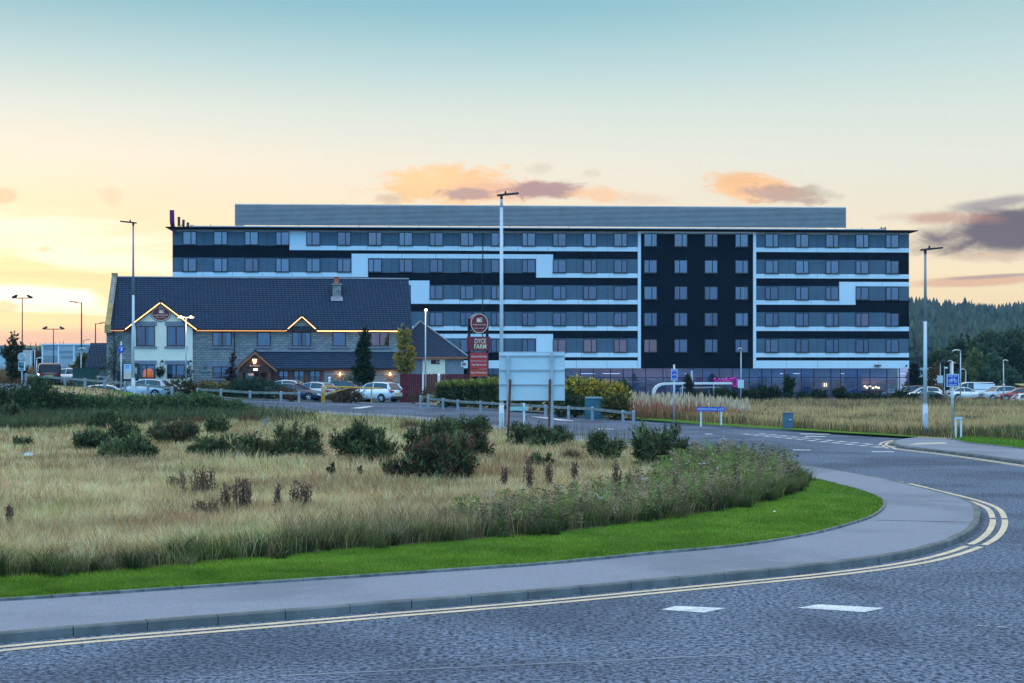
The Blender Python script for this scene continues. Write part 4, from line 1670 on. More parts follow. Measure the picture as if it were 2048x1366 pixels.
# right-hand wing with a hipped slate roof
WY = 1.2
wa, wb_, wm = PF.x(770, WY), PF.x(936, WY), PF.x(840, WY + 5)
zw, zwa = PF.z(714, 900, WY), PF.z(643.5, 840, WY + 5)
mb = MB()
P0, P1, P2, P3 = (wa, WY - .4, zw), (wb_, WY - .4, zw), (wb_, WY + 11, zw), (wa, WY + 11, zw)
A1, A2 = (wm, WY + 5, zwa), (wm, WY + 6.5, zwa)
mb.add([P0, P1, P2, P3, A1, A2], [(0, 1, 4), (1, 2, 5, 4), (2, 3, 5), (3, 0, 4, 5), (3, 2, 1, 0)])
wr = mb.build('wing_roof', MT['slate'], inn)
mb = MB()
for q in (P0, P1):
    mb.tube(Vector(q) + Vector((0, 0, .05)), Vector(A1) + Vector((0, 0, .05)), .09, None, 6)
mb.build('hip_tiles', MT['lead'], wr)
mb = MB()
mb.box(wa, wb_ - .4, WY, WY + 10, -.5, zw - .02)
mb.build('wing_wall', MT['lintel'], inn)
mb = MB()
mb.box(wa, wb_ - .1, WY - .42, WY - .2, zw - .17, zw - .01)
mb.build('eaves_fascia', MT['fascia'], inn)
mb = MB()
mb.box(PF.x(845, WY), PF.x(890, WY), WY - .06, WY - .002, .2, PF.z(716, 860, WY) - .1)
mb.build('cream_panel', MT['render'], inn)
inn_window(862, 879, 720, 728, WY - .062, 1, mode='none', sill=False, frame='frame_dark')
inn_window(922, 934, 724, 733, WY - .004, 1, mode='none', sill=False, frame='white')
# low slate-roofed outbuilding beyond the left gable
OF = Front(170, 152, 216, 152)
ob = thing('outbuilding', 'low slate-roofed outbuilding against the left gable of the inn', 'outbuilding', OF.a, OF.rz)
zo1, zo0 = OF.z(688, 195, 3), OF.z(737, 190, -.3)
mb = MB()
mb.slab([(OF.x(169, -.3), -.3, zo0), (OF.len + .4, -.3, zo0), (OF.len + .4, 3, zo1), (OF.x(181, 3), 3, zo1)], (0, -.02, .1))
mb.slab([(OF.x(169, -.3), 6.3, zo0), (OF.x(181, 3), 3.02, zo1), (OF.len + .4, 3.02, zo1), (OF.len + .4, 6.3, zo0)], (0, -.02, .1))
mb.build('roof', MT['slate'], ob)
mb = MB()
mb.box(OF.x(174), OF.len + .3, 0, 6, -1, zo0 + .05)
mb.build('wall', MT['stone'], ob)

# oval sign on the cream bay, hanging baskets and lanterns
def emblem(par, c, s, y=-.02):
    """little farmhouse and tree"""
    m = MB()
    c = Vector(c)
    def pl(pts):
        m.slab([c + Vector((x * s, 0, z * s)) for x, z in pts], (0, y, 0))
    pl([(-.5, -.3), (.2, -.3), (.2, .12), (-.42, .12)])
    pl([(-.52, -.3), (-.44, -.3), (-.40, .48), (-.46, .48)])
    pl([(-.38, .16), (.24, .16), (.16, .34), (-.34, .34)])
    pl([(.28, -.3), (.36, -.3), (.36, .1), (.28, .1)])
    pl([(.42, -.3), (.5, -.3), (.5, -.05), (.42, -.05)])
    pl([(-.6, -.38), (.6, -.38), (.6, -.31), (-.6, -.31)])
    m.ring(c + Vector((.36 * s, y, .28 * s)), .22 * s, .22 * s, .07 * s, 0, -y, 20)
    return m.build('emblem', MT['cream_letter'], par)


SW = PF.at(322, 628, BY)
osn = thing('oval_sign', 'maroon oval sign with cream farmhouse emblem and lettering on the cream gable', 'sign', PF.a + Vector((SW.x * math.cos(PF.rz) - SW.y * math.sin(PF.rz), SW.x * math.sin(PF.rz) + SW.y * math.cos(PF.rz), SW.z)), PF.rz)
k = 145.0 / F
mb = MB()
mb.disc((0, 0, 0), 19 * k, 14.6 * k, -.10, -.005, 48)
mb.build('panel', MT['maroon'], osn)
mb = MB()
mb.ring((0, 0, 0), 18 * k, 13.6 * k, .05, -.112, -.101, 48)
mb.build('rim', MT['cream_letter'], osn)
emblem(osn, (.06, -.105, 5.0 * k), 15 * k * .62)
text_mb('FARMHOUSE INNS', 28 * k, None, .015, .012).build('lettering', MT['cream_letter'], osn, False, (0, -.105, -2.2 * k))
text_mb('DINING & CARVERY', 21 * k, None, .015, .012).build('lettering', MT['cream_letter'], osn, False, (0, -.105, -6.6 * k))


def inn_at(px, py, back_):
    p = PF.at(px, py, back_)
    return PF.a + Vector((p.x * math.cos(PF.rz) - p.y * math.sin(PF.rz), p.x * math.sin(PF.rz) + p.y * math.cos(PF.rz), p.z))


for px, lab, lab2 in ((320.5, 'dark trailing hanging basket between the two bay windows', 'white coach lantern above the basket between the bay windows'),
                      (377, 'hanging basket with white flowers at the right edge of the cream bay', 'white coach lantern at the right edge of the cream bay')):
    p = inn_at(px, 742, BY - .3)
    hb = thing('hanging_basket', lab, 'hanging basket', p, PF.rz, 'hanging baskets on the cream bay')
    rg = np.random.default_rng(int(px))
    lob = [(0, 0, 0, .36, .30, .40), (0, 0, -.25, .28, .25, .3)]
    pal = [(.02, .035, .015), (.035, .05, .02), (.03, .025, .02)] + ([(.7, .7, .72)] if px > 350 else [])
    (V, t_, C), _ = sprig_cloud(lob, 160, 6, .12, .06, pal, rg, .0, .8, .5, .1)
    np_mesh('flowers', V, t_, C, MT['leaf'], hb)
    m = MB()
    m.lathe((0, 0, -.35), [(.05, 0), (.2, .1), (.28, .3)], 10)
    m.path([(0, 0, -.05), (0, 0, .75), (0, .12, .85), (0, .3, .85)], .018, 6)
    m.build('bracket', MT['dark_metal'], hb)
    p = inn_at(px + 4, 727.5, BY - .15)
    cl = thing('coach_lantern', lab2, 'wall lantern', p, PF.rz, 'coach lanterns on the cream bay')
    m = MB()
    m.lathe((0, 0, 0), [(.08, -.22), (.17, .12), (.14, .14)], 6)
    m.build('lamp_glass', MT['white'], cl)
    m = MB()
    m.lathe((0, 0, 0), [(.19, .145), (.12, .26), (.03, .32), (.01, .4)], 6)
    m.tube((0, 0, .25), (0, .15, .2), .02, None, 6)
    m.lathe((0, 0, -.24), [(.02, -.1), (.09, .0), (.085, .02)], 6)
    m.build('lamp_frame', MT['dark_metal'], cl)


# ================================================================== lamps, signs, fences
def tall_lamp(label, px, d, pytop, arm=1, group='tall column street lamps', base_z=None, grey=.62):
    g = GP(px, d)
    if base_z is not None:
        g.z = base_z
    h = zat(pytop, d) - g.z
    o = thing('street_lamp', label, 'street lamp', g, 0, group)
    m = MB()
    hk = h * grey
    m.tube((0, 0, -.1), (0, 0, 1.6), .125, .125, 14)
    m.tube((0, 0, 1.6), (0, 0, 1.68), .125, .095, 14)
    m.tube((0, 0, 1.68), (0, 0, hk), .095, .078, 14)
    m.build('column', MT['pole_grey'], o, True)
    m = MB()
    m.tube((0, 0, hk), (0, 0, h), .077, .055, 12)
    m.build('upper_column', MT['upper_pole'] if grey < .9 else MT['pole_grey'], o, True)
    m = MB()
    m.box(-.09, .09, -.127, -.122, .5, 1.2)
    m.build('access_door', MT['pole_grey'], o)
    m = MB()
    a = arm
    m.slab([(-.22 * a, -.12, h - .04), (.12 * a, -.15, h), (.85 * a, -.13, h + .07), (.85 * a, .13, h + .07), (.12 * a, .15, h), (-.22 * a, .12, h - .04)], (0, 0, .08))
    m.tube((.20 * a, 0, h + .06), (.20 * a, 0, h + .22), .06, .04, 10)
    m.tube((0, 0, h - .18), (0, 0, h + .02), .07, .07, 10)
    m.build('lamp_head', MT['dark_metal'], o)
    return o


tall_lamp('tall grey lamp column rising behind the back of the white sign board', 1003, 79, 391, 1, grey=.95)
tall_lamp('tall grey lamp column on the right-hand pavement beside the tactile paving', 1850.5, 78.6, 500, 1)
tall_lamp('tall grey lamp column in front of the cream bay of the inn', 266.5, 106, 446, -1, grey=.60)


def flood_lamp(label, px, d, pytop, heads, group='floodlight masts left of the inn', lit=False, arm=.55, r=.07):
    g = GP(px, d)
    h = zat(pytop, d) - g.z
    o = thing('lamp_post', label, 'lamp post', g, 0, group)
    m = MB()
    m.tube((0, 0, -.1), (0, 0, h), r, r * .7, 10)
    m.build('column', MT['steel'] if lit else MT['dark_metal'], o, True)
    m = MB()
    if len(heads) > 1:
        m.box(-arm - .25, arm + .25, -.05, .05, h, h + .09)
    else:
        m.box(min(0, heads[0] * arm), max(0, heads[0] * arm), -.04, .04, h - .02, h + .06)
    m.build('crossarm', MT['dark_metal'] if not lit else MT['steel'], o)
    for s in heads:
        m = MB()
        if lit:
            m.lathe((s * arm, -.05, h + .05), [(.05, -.05), (.13, 0), (.12, .08), (.03, .12)], 12)
            m.build('lamp_head', MT['lamp_on'], o)
            ld = bpy.data.lights.new('lamp_light', 'POINT')
            ld.energy, ld.color, ld.shadow_soft_size = 45, (1.0, .62, .30), .15
            link('lamp_light', ld, o, (s * arm, -.3, h + .1))
        else:
            M_ = Matrix.Translation((s * arm, 0, h + .2)) @ Matrix.Rotation(s * R(25), 4, 'Y')
            m.box(-.27, .27, -.2, .2, -.05, .09, 0, M_)
            m.box(-.2, .2, -.15, .15, -.12, -.051, 0, M_)
            m.build('lamp_head', MT['dark_metal'], o)
    return o


flood_lamp('tallest twin-headed floodlight mast behind the green charging sign', 44.5, 160, 597, (-1, 1), arm=.75)
flood_lamp('shorter twin-headed floodlight mast in front of the grey-panelled warehouse', 107, 190, 659, (-1, 1), arm=1.0)
flood_lamp('lamp post with two lit lamps in front of the cream bay', 372, 135, 636, (-1, 1), 'lit lamps by the inn', True, .43)
o = flood_lamp('lamp post with one lit lamp at the right end of the car park', 851, 132, 622, (.15,), 'lit lamps by the inn', True, .3)


def arm_lamp(label, px, d, pytop, arm, group='single-arm lamps left of the inn'):
    g = GP(px, d)
    h = zat(pytop, d) - g.z
    o = thing('street_lamp', label, 'street lamp', g, 0, group)
    m = MB()
    m.tube((0, 0, -.1), (0, 0, h), .09, .06, 10)
    m.build('column', MT['dark_metal'], o, True)
    m = MB()
    m.tube((0, 0, h - .06), (arm * .7, 0, h + .02), .04, .035, 8)
    m.slab([(arm * .5, -.12, h), (arm * 1.25, -.12, h + .05), (arm * 1.25, .12, h + .05), (arm * .5, .12, h)], (0, 0, .1))
    m.build('lamp_head', MT['dark_metal'], o)
    return o


arm_lamp('taller dark lamp with its arm to the left above the warehouse', 163, 170, 605, -1)
arm_lamp('dark lamp with its arm to the right behind the outbuilding roof', 191, 185, 647, 1)
arm_lamp('tiny distant lamp seen over the warehouse roof', 167.5, 330, 680, 1)


def dome_lamp(label, px, d, pytop, arm=0.0, group='short white-headed lamps', wide=.42, dark=False, base=None):
    g = GP(px, d)
    if base is not None:
        g.z = base
    h = zat(pytop, d) - g.z
    o = thing('path_lamp', label, 'lamp', g, 0, group)
    m = MB()
    m.tube((0, 0, -.1), (0, 0, h - .1), .065, .05, 10)
    m.build('column', MT['steel'], o, True)
    m = MB()
    n = 9
    v, f = [], []
    for i in range(n + 1):
        a = i / n
        x = arm + (-wide + 2 * wide * a)
        zz = h - .06 + .14 * math.sin(math.pi * a) ** .7
        hw = .17 * max(.25, math.sin(math.pi * a) ** .5)
        v += [(x, -hw, zz - .02), (x, 0, zz + .03), (x, hw, zz - .02), (x, 0, zz - .07)]
    for i in range(n):
        for k in range(4):
            f.append((i * 4 + k, i * 4 + (k + 1) % 4, (i + 1) * 4 + (k + 1) % 4, (i + 1) * 4 + k))
    f += [(3, 2, 1, 0), (n * 4, n * 4 + 1, n * 4 + 2, n * 4 + 3)]
    m.add(v, f)
    m.build('lamp_head', MT['dark_metal'] if dark else MT['white'], o, True)
    return o


dome_lamp('short lamp with white domed head before the outbuilding', 162.5, 150, 697.5, .12)
dome_lamp('short lamp with white domed head between the charging sign and the dark van', 73.5, 145, 717, .28, wide=.36)
dome_lamp('thin pale lamp post behind the reeds beside the warehouse', 69.5, 200, 695, 0, wide=.12)
dome_lamp('lower thin lamp post left of the warehouse', 60.5, 220, 702, 0, wide=.12)
dome_lamp('short lamp standing beside the notice board at the glazed hotel front', 1482, 160, 697.5, -.1, wide=.25)
dome_lamp('taller pale street lamp to the right of the blue end of route sign', 1921, 150, 701, -.36, 'pale street lamps by the right-hand car park', .42)
dome_lamp('pale lamp seen just left of the blue end of route sign', 1900.5, 185, 722, 0, 'pale street lamps by the right-hand car park', .3)
dome_lamp('farther pale lamp close to the right of another lamp behind the blue sign', 1904, 215, 726, .25, 'pale street lamps by the right-hand car park', .3)
dome_lamp('dark-headed lamp above the pale car-park board', 1880.5, 190, 723, 0, 'pale street lamps by the right-hand car park', .6, True)
dome_lamp('lamp with grey head leaning left among the trees behind the white van', 1931.5, 200, 739, -.35, 'pale street lamps by the right-hand car park', .32)
o = dome_lamp('lamp with a round speed sign on its post in front of the dark trees', 2007, 170, 721, .2, 'pale street lamps by the right-hand car park', .3)
m = MB()
m.disc((0, -.09, zat(769, 170) - o.location.z), .15, .15, -.02, 0, 20)
m.ring((0, -.115, zat(769, 170) - o.location.z), .15, .15, .03, 0, .01, 20, 1)
m.build('speed_sign', [MT['white'], MT['tail_red']], o)
g = GP(1889, 180)
o = thing('camera_pole', 'slim pole with a small camera beside the pale car-park board', 'camera pole', g)
m = MB()
m.tube((0, 0, 0), (0, 0, zat(733, 180) - g.z), .06, .05, 8)
m.build('pole', MT['steel'], o)
m = MB()
m.box(0, .35, -.08, .08, zat(737, 180) - g.z, zat(735, 180) - g.z + .05)
m.build('camera', MT['white'], o)


def board_on_post(label, px, d, w, py0, py1, name='notice_board', mat='sign_back', poles=1, cat='sign board'):
    g = GP(px, d)
    o = thing(name, label, cat, g)
    z0, z1 = zat(py1, d) - g.z, zat(py0, d) - g.z
    m = MB()
    for s in ((0,) if poles == 1 else (-w * .35, w * .35)):
        m.tube((s, .06, -.1), (s, .06, z1 - .05), .045, None, 8)
    m.build('post', MT['steel'], o)
    m = MB()
    m.box(-w / 2, w / 2, -.03, .01, z0, z1)
    m.build('panel', MT[mat], o)
    return o


board_on_post('white notice board low beside the magenta loop sculpture', 1481.5, 158, .6, 759.5, 776)
board_on_post('pale grey board on two posts in the right-hand car park', 1880.5, 189, .68, 751, 766, poles=2)


def bicycle(par, c, s, mat='white'):
    c = Vector(c)
    m = MB()
    for x in (-.5, .5):
        m.ring(c + Vector((x * s, -.012, -.12 * s)), .30 * s, .30 * s, .075 * s, 0, .008, 20)
    L = [((-.5, -.12), (-.22, .28)), ((-.22, .28), (.32, .28)), ((.32, .28), (.5, -.12)), ((-.22, .28), (-.05, -.14)), ((-.05, -.14), (.32, .28)), ((-.5, -.12), (-.05, -.14)),
         ((.32, .28), (.28, .48)), ((.28, .48), (.14, .48)), ((-.22, .28), (-.26, .42)), ((-.34, .42), (-.16, .42))]
    for (x0, z0), (x1, z1) in L:
        m.tube(c + Vector((x0 * s, -.008, z0 * s)), c + Vector((x1 * s, -.008, z1 * s)), .035 * s, None, 6)
    return m.build('bicycle_symbol', MT[mat], par)


def route_sign(label, px, d, pytop, py0, py1, w, pybase=None, lean=0):
    g = GP(px, d)
    o = thing('cycle_route_sign', label, 'road sign', g, 0, 'blue cycle route signs')
    z0, z1, zt = zat(py1, d) - g.z, zat(py0, d) - g.z, zat(pytop, d) - g.z
    m = MB()
    m.tube((0, .07, -.2), (0, .07, zt), .055, None, 12)
    m.build('post', MT['steel'], o, True)
    m = MB()
    hh_ = z1 - z0
    m.box(-w / 2, w / 2, -.02, .0, z0, z1)
    p = m.build('panel', MT['white'], o)
    m = MB()
    e = .03
    m.box(-w / 2 + e, w / 2 - e, -.024, -.021, z0 + e, z1 - e)
    m.build('face', MT['blue_sign'], o)
    zc = (z0 + z1) / 2
    bicycle(o, (0, -.026, zc), w * .42)
    text_mb('END OF', w * .70, hh_ * .13, .006, .012).build('lettering', MT['white'], o, False, (0, -.025, zc + hh_ * .345))
    text_mb('ROUTE', w * .62, hh_ * .13, .006, .012).build('lettering', MT['white'], o, False, (0, -.025, zc - hh_ * .355))
    return o


route_sign('blue end of route bicycle sign before the dark central facade of the hotel', 1348.5, 93, 729, 738, 761, .36)
route_sign('larger blue end of route bicycle sign on the right-hand pavement', 1905.5, 76, 723, 748, 773.5, .58)
# round blue shared path sign at the left
g = GP(242, 108)
o = thing('shared_path_sign', 'round blue shared-path sign on a pale pole left of the cream bay', 'road sign', g)
zc = zat(698.5, 108) - g.z
m = MB()
m.tube((0, .06, -.2), (0, .06, zat(683, 108) - g.z), .05, None, 10)
m.build('post', MT['steel'], o, True)
m = MB()
m.disc((0, 0, zc), .23, .26, -.02, 0, 32)
m.build('face', MT['blue_sign'], o)
m = MB()
m.lathe((.04, -.028, zc - .12), [(.03, 0), (.05, .03), (.055, .12), (.03, .16), (.035, .18), (.02, .22)], 6)
for k in range(5):
    a0, a1 = math.pi * k / 5, math.pi * (k + 1) / 5
    m.tube((.12 * math.cos(a0), -.024, zc + .05 + .1 * math.sin(a0)), (.12 * math.cos(a1), -.024, zc + .05 + .1 * math.sin(a1)), .015, None, 5)
m.build('symbol', MT['white'], o)
# street name plate
d = 92.5
g = GP(1421.5, d)
o = thing('street_name_sign', 'long blue street name plate reading international gate on two white legs', 'street sign', g)
w = 57 * d / F
z0, z1 = zat(822.5, d) - g.z, zat(814, d) - g.z
m = MB()
m.box(-w / 2, w / 2, -.03, 0, z0, z1)
m.build('plate', MT['blue_sign'], o)
for s in (-.69 * w / 2, .74 * w / 2):
    m = MB()
    m.box(s - .045, s + .045, .005, .08, -.2, z0 + .1)
    m.build('leg', MT['white'], o)
text_mb('INTERNATIONAL GATE', w * .93, (z1 - z0) * .55, .008, .004).build('lettering', MT['white'], o, False, (0, -.031, (z0 + z1) / 2))
# small low plate on two legs beside the right-hand route sign
d = 75.5
g = GP(1917.5, d)
o = thing('low_name_sign', 'small low grey-backed plate on two white legs beside the right-hand lawn', 'street sign', g)
m = MB()
w = 15 * d / F
m.box(-w / 2, w / 2, -.02, .03, zat(839, d) - g.z, zat(834, d) - g.z)
m.box(-w / 2 + .03, w / 2 - .03, -.03, -.021, zat(837.5, d) - g.z, zat(835.5, d) - g.z)
m.build('plate', MT['sign_back'], o)
for s in (-w * .36, w * .36):
    m = MB()
    m.box(s - .04, s + .04, .031, .09, -.2, zat(835, d) - g.z)
    m.build('leg', MT['white'], o)
# bench-like low plate behind the big board
d = 86
g = GP(1036, d)
o = thing('low_name_sign', 'low pale green plate on one white leg half hidden behind the white sign board', 'street sign', g)
m = MB()
m.box(-.47, .55, -.02, .03, zat(821, d) - g.z, zat(813, d) - g.z)
m.build('plate', simple('pale_green_plate', (.36, .55, .55), .5), o)
m = MB()
m.box(.28, .38, .031, .1, -.2, zat(806, d) - g.z)
m.build('leg', MT['white'], o)

# big sign board seen from behind
d = 69.0
g = GP(1064, d)
o = thing('sign_board', 'large white road sign board seen from behind with cross rails and two pairs of posts', 'road sign', g, R(-2))
k = d / F
z0, z1 = zat(801, d) - g.z, zat(703.5, d) - g.z
x0, x1 = (998 - 1064) * k, (1129.5 - 1064) * k
m = MB()
m.box(x0, x1, 0, .04, z0, z1)
m.build('panel', MT['sign_back'], o)
m = MB()
m.box(x0, x1, -.012, -.001, z0, z0 + .035).box(x0, x1, -.012, -.001, z1 - .035, z1)
m.box(x0, x0 + .03, -.012, -.001, z0 + .036, z1 - .036).box(x1 - .03, x1, -.012, -.001, z0 + .036, z1 - .036)
m.build('edge_trim', MT['pole_grey'], o)
for py in (711.5, 740.2, 769):
    m = MB()
    zz = zat(py, d) - g.z
    m.box(x0 + .02, x1 - .02, -.06, -.013, zz - .028, zz + .028)
    m.build('rail', MT['steel'], o)
for px, top in ((1016.5, 712), (1104, 705.5)):
    m = MB()
    xx = (px - 1064) * k
    m.box(xx - .062, xx + .062, -.19, -.061, -.3, zat(top, d) - g.z)
    m.build('post', MT['steel'], o)
for pa, pb, base in ((1021, 1016, 898), (1100, 1098, 894)):
    m = MB()
    m.tube(((pb - 1064) * k, -.95, -.25), ((pa - 1064) * k, -.23, zat(759, d) - g.z), .05, None, 8)
    m.build('brace', MT['rust'], o)

# maroon pylon sign of the inn
d = 122.0
g = GP(957, d)
k = 1.06 * d / F
o = thing('pylon_sign', 'tall maroon pylon sign with a round farmhouse emblem above stacked red panels', 'sign', g, R(14))
Z = lambda py: zat(py, d) - g.z
m = MB()
for xx in (-17.5, 17.5):
    m.box(xx * k - .09, xx * k + .09, .02, .22, -.3, Z(637))
m.build('post', MT['black_plastic'], o)
m = MB()
m.disc((0, 0, Z(647)), 17.5 * k, 19.2 * k, -.30, .26, 48)
rd = m.build('round_panel', MT['maroon'], o, False)
m = MB()
m.ring((0, 0, Z(647)), 16.6 * k, 18.3 * k, .045, -.315, -.301, 48)
m.build('rim', MT['cream_letter'], o)
m = MB()
m.ring((0, 0, Z(647)), 17.7 * k, 19.4 * k, .03, .10, .2, 48)
m.build('light_edge', MT['white'], o)
emblem(o, (.0, -.305, Z(640.5)), 16 * k * .62)
text_mb('FARMHOUSE INNS', 25.5 * k, None, .015, .012).build('lettering', MT['cream_letter'], o, False, (0, -.305, Z(649.5)))
text_mb('DINING & CARVERY', 20 * k, None, .015, .012).build('lettering', MT['cream_letter'], o, False, (0, -.305, Z(656.5)))
m = MB()
m.box(-21.5 * k, 21.5 * k, -.24, .24, Z(701.5), Z(673.5))
m.build('name_panel', MT['maroon'], o)
text_mb('DYCE', 21.5 * k, 9 * k, .02, .012).build('lettering', MT['cream_letter'], o, False, (2 * k, -.245, Z(682)))
text_mb('FARM', 23 * k, 9 * k, .02, .012).build('lettering', MT['cream_letter'], o, False, (2 * k, -.245, Z(693)))
for (a, b, txt, wid, mt) in ((705.5, 721.5, 'Adults and Family Dining', 30, 'sign_red'), (722.5, 737.2, 'Open Daily From 8am', 28, 'sign_red'),
                             (738.2, 753, 'Caterers of The Carvery Dinner', 31, 'orange_panel')):
    if mt not in MT:
        MT[mt] = simple(mt, (.50, .062, .028), .4, 0, .5, .06)
    m = MB()
    m.box(-17 * k, 17 * k, -.16, .10, Z(b), Z(a))
    m.build('panel', MT[mt], o)
    text_mb(txt, wid * k, 4.2 * k, .012, .01).build('lettering', MT['white'], o, False, (0, -.165, Z((a + b) / 2)))
m = MB()
m.box(-13 * k, 16 * k, -.12, -.05, Z(722.3), Z(721.7)).box(2 * k, 16 * k, -.12, -.05, Z(738), Z(737.4))
m.build('light_gap', MT['white'], o)

# round green charging sign
d = 138.0
g = GP(43.5, d)
k = d / F
o = thing('charging_sign', 'white and green charging point sign with a round disc above a square board', 'sign', g)
Z = lambda py: zat(py, d) - g.z
m = MB()
m.box(-.06, .06, .03, .12, -.2, Z(722))
m.build('post', MT['steel'], o)
m = MB()
m.disc((0, 0, Z(714)), 7.4 * k, 8.6 * k, -.10, .02, 32)
m.build('disc_edge', MT['white'], o)
m = MB()
m.disc((0, -.105, Z(714)), 6.3 * k, 7.4 * k, -.012, 0, 32)
m.build('disc', MT['green_sign'], o)
m = MB()
m.ring((0, -.12, Z(714)), 5.2 * k, 6.0 * k, .05, -.01, 0, 28)
m.ring((0, -.12, Z(714.3)), 3.2 * k, 3.6 * k, .05, -.01, 0, 24)
m.box(-3 * k, 3 * k, -.13, -.12, Z(714.8), Z(713.8))
m.build('symbol', MT['white'], o)
m = MB()
m.box(-6.5 * k, 7.2 * k, -.06, .02, Z(741), Z(722.5))
m.build('board', MT['white'], o)
m = MB()
m.box(-5.6 * k, 4.6 * k, -.07, -.061, Z(740), Z(723.5))
m.build('board_face', MT['green_sign'], o)
m = MB()
for a, b, c in ((-4, 4, 725), (-2, 3, 729), (-1, 4, 737)):
    m.box(a * k, b * k, -.08, -.071, Z(c + 1), Z(c))
m.ring((-3.5 * k, -.075, Z(737)), .08, .08, .03, -.01, 0, 12)
m.build('board_text', MT['white'], o)

# advertising board in front of the cream bay
d = 130.0
g = GP(265, d)
k = d / F
o = thing('advert_board', 'dark-framed advertising board with a food poster and a green side panel', 'advertising board', g)
Z = lambda py: zat(py, d) - g.z
m = MB()
m.box(-21 * k, 11.5 * k, 0, .18, Z(762), Z(726.5))
m.box(-19 * k, -17 * k, .02, .16, -.3, Z(762)).box(7 * k, 9.5 * k, .02, .16, -.3, Z(762))
m.build('frame', MT['black_plastic'], o)
pm, w = new_mat('food_poster')
tc = w.n('ShaderNodeTexCoord')
sp = w.n('ShaderNodeSeparateXYZ')
w.l(tc.outputs['Object'], sp.inputs[0])
nz = w.noise(tc.outputs['Object'], 7, 5, .7)
low = w.math('SUBTRACT', 1.0, w.smooth(w.math('ADD', sp.outputs[2], w.math('MULTIPLY', nz, .35)), Z(742), Z(738)))
food = w.ramp(nz, [(.3, (.75, .74, .70)), (.45, (.62, .42, .26)), (.55, (.80, .74, .62)), (.7, (.40, .18, .10))])
c = w.mix(low, (.50, .66, .76), food)
finish(pm, w, pbsdf(w, c, .35, 0, .4).outputs[0])
m = MB()
m.box(-17.5 * k, -2.0 * k, -.012, -.002, Z(758), Z(728))
m.build('poster', pm, o)
m = MB()
for zz, a, b in ((730.5, -15.5, -5), (733, -14, -6), (735.5, -15, -7)):
    m.box(a * k, b * k, -.02, -.013, Z(zz + 1), Z(zz))
m.build('poster_text', MT['blue_sign'], o)
m = MB()
m.box(2.0 * k, 10.2 * k, -.012, -.002, Z(758), Z(728))
m.build('green_panel', MT['green_box'], o)
m = MB()
for zz in (735.5, 738.5, 741.5, 745):
    m.box(2.5 * k, 9.3 * k, -.02, -.013, Z(zz + 1.3), Z(zz))
m.build('panel_text', MT['white'], o)
g = GP(238, 133)
o = thing('bin_housing', 'dark navy box standing just left of the advertising board', 'bin')
m = MB()
m.slab([(-.24, 0, 0), (.30, 0, 0), (.30, 0, 2.35), (-.16, 0, 2.4)], (0, .5, 0))
b_ = m.build('body', simple('navy_box', (.012, .02, .055), .5), o)
m = MB()
m.slab([(-.2, -.06, 1.9), (.32, -.06, 1.9), (.32, -.06, 1.95), (-.2, -.06, 1.95)], (0, .05, 0))
m.build('lid_edge', MT['black_plastic'], o)
o.location = g + Vector((0, 0, -.35))

# dark green store and bins left of the inn
g = GP(170, 141)
k = 141 / F
o = thing('green_store', 'dark green twin-door steel store behind the timber rail', 'storage unit', g)
h_ = zat(737.5, 141) - g.z
m = MB()
m.box(-25 * k, 17 * k, 0, 2.0, -.3, h_)
m.build('body', MT['green_box'], o)
m = MB()
m.box(-25.5 * k, 17.5 * k, -.05, 2.1, h_ + .002, h_ + .06)
m.build('lid', MT['green_box'], o)
for a, b in ((-24, -.5), (.5, 16)):
    m = MB()
    m.box(a * k + .05, b * k - .05, -.03, -.002, 0, h_ - .08)
    m.build('door', MT['green_box'], o)
for i, (px, c_, mt) in enumerate(((191, 'orange-brown', 'fascia'), (202, 'blue', 'blue_bin'))):
    if mt not in MT:
        MT[mt] = simple(mt, (.02, .09, .22), .5)
    g = GP(px, 143)
    o = thing('wheelie_bin', c_ + ' wheeled bin beside the dark green store', 'bin', g)
    m = MB()
    wd = .14 if i == 0 else .3
    m.slab([(-wd * .85, -.3, .1), (wd * .85, -.3, .1), (wd, -.35, 1.25), (-wd, -.35, 1.25)], (0, .6, 0))
    m.build('body', MT[mt], o)
    m = MB()
    m.slab([(-wd - .03, -.4, 1.26), (wd + .03, -.4, 1.26), (wd + .03, .3, 1.36), (-wd - .03, .3, 1.36)], (0, 0, .05))
    m.build('lid', MT[mt], o)
    m = MB()
    for s in (-wd * .7, wd * .7):
        m.tube((s - .03, .28, .1), (s + .03, .28, .1), .1, None, 12)
    m.build('wheel', MT['rubber'], o)


# knee-high timber rails
def rail_fence(label, pts, rail_h=.52, double=False):
    """pts: (px, py of the rail top, distance) for each post"""
    P = [at(px, py, d) for px, py, d in pts]
    o = thing('timber_rail', label, 'fence', (P[0].x, P[0].y, 0), 0, 'knee-high timber rail fences')
    b = Vector((P[0].x, P[0].y, 0))
    for p in P:
        z = float(T(p.x, p.y))
        m = MB()
        q = p - b
        m.box(q.x - .085, q.x + .085, q.y - .075, q.y + .075, min(z - .2, q.z - rail_h - .15), q.z + .03)
        m.add([(q.x - .085, q.y - .076, q.z - .02), (q.x + .085, q.y - .076, q.z - .02), (q.x + .085, q.y + .075, q.z + .075), (q.x - .085, q.y + .075, q.z + .075)], [(0, 1, 2, 3)])
        m.build('post', MT['post_cap'], o)
    for a, c in zip(P[:-1], P[1:]):
        m = MB()
        t = (c - a).normalized()
        a2, c2 = a - b + t * .09 + Vector((0, 0, -.05)), c - b - t * .09 + Vector((0, 0, -.05))
        m.slab([a2 + Vector((0, -.06, -.09)), a2 + Vector((0, .06, -.09)), a2 + Vector((0, .06, .08)), a2 + Vector((0, -.06, .08))], c2 - a2)
        m.build('rail', MT['old_timber'], o)
    return o


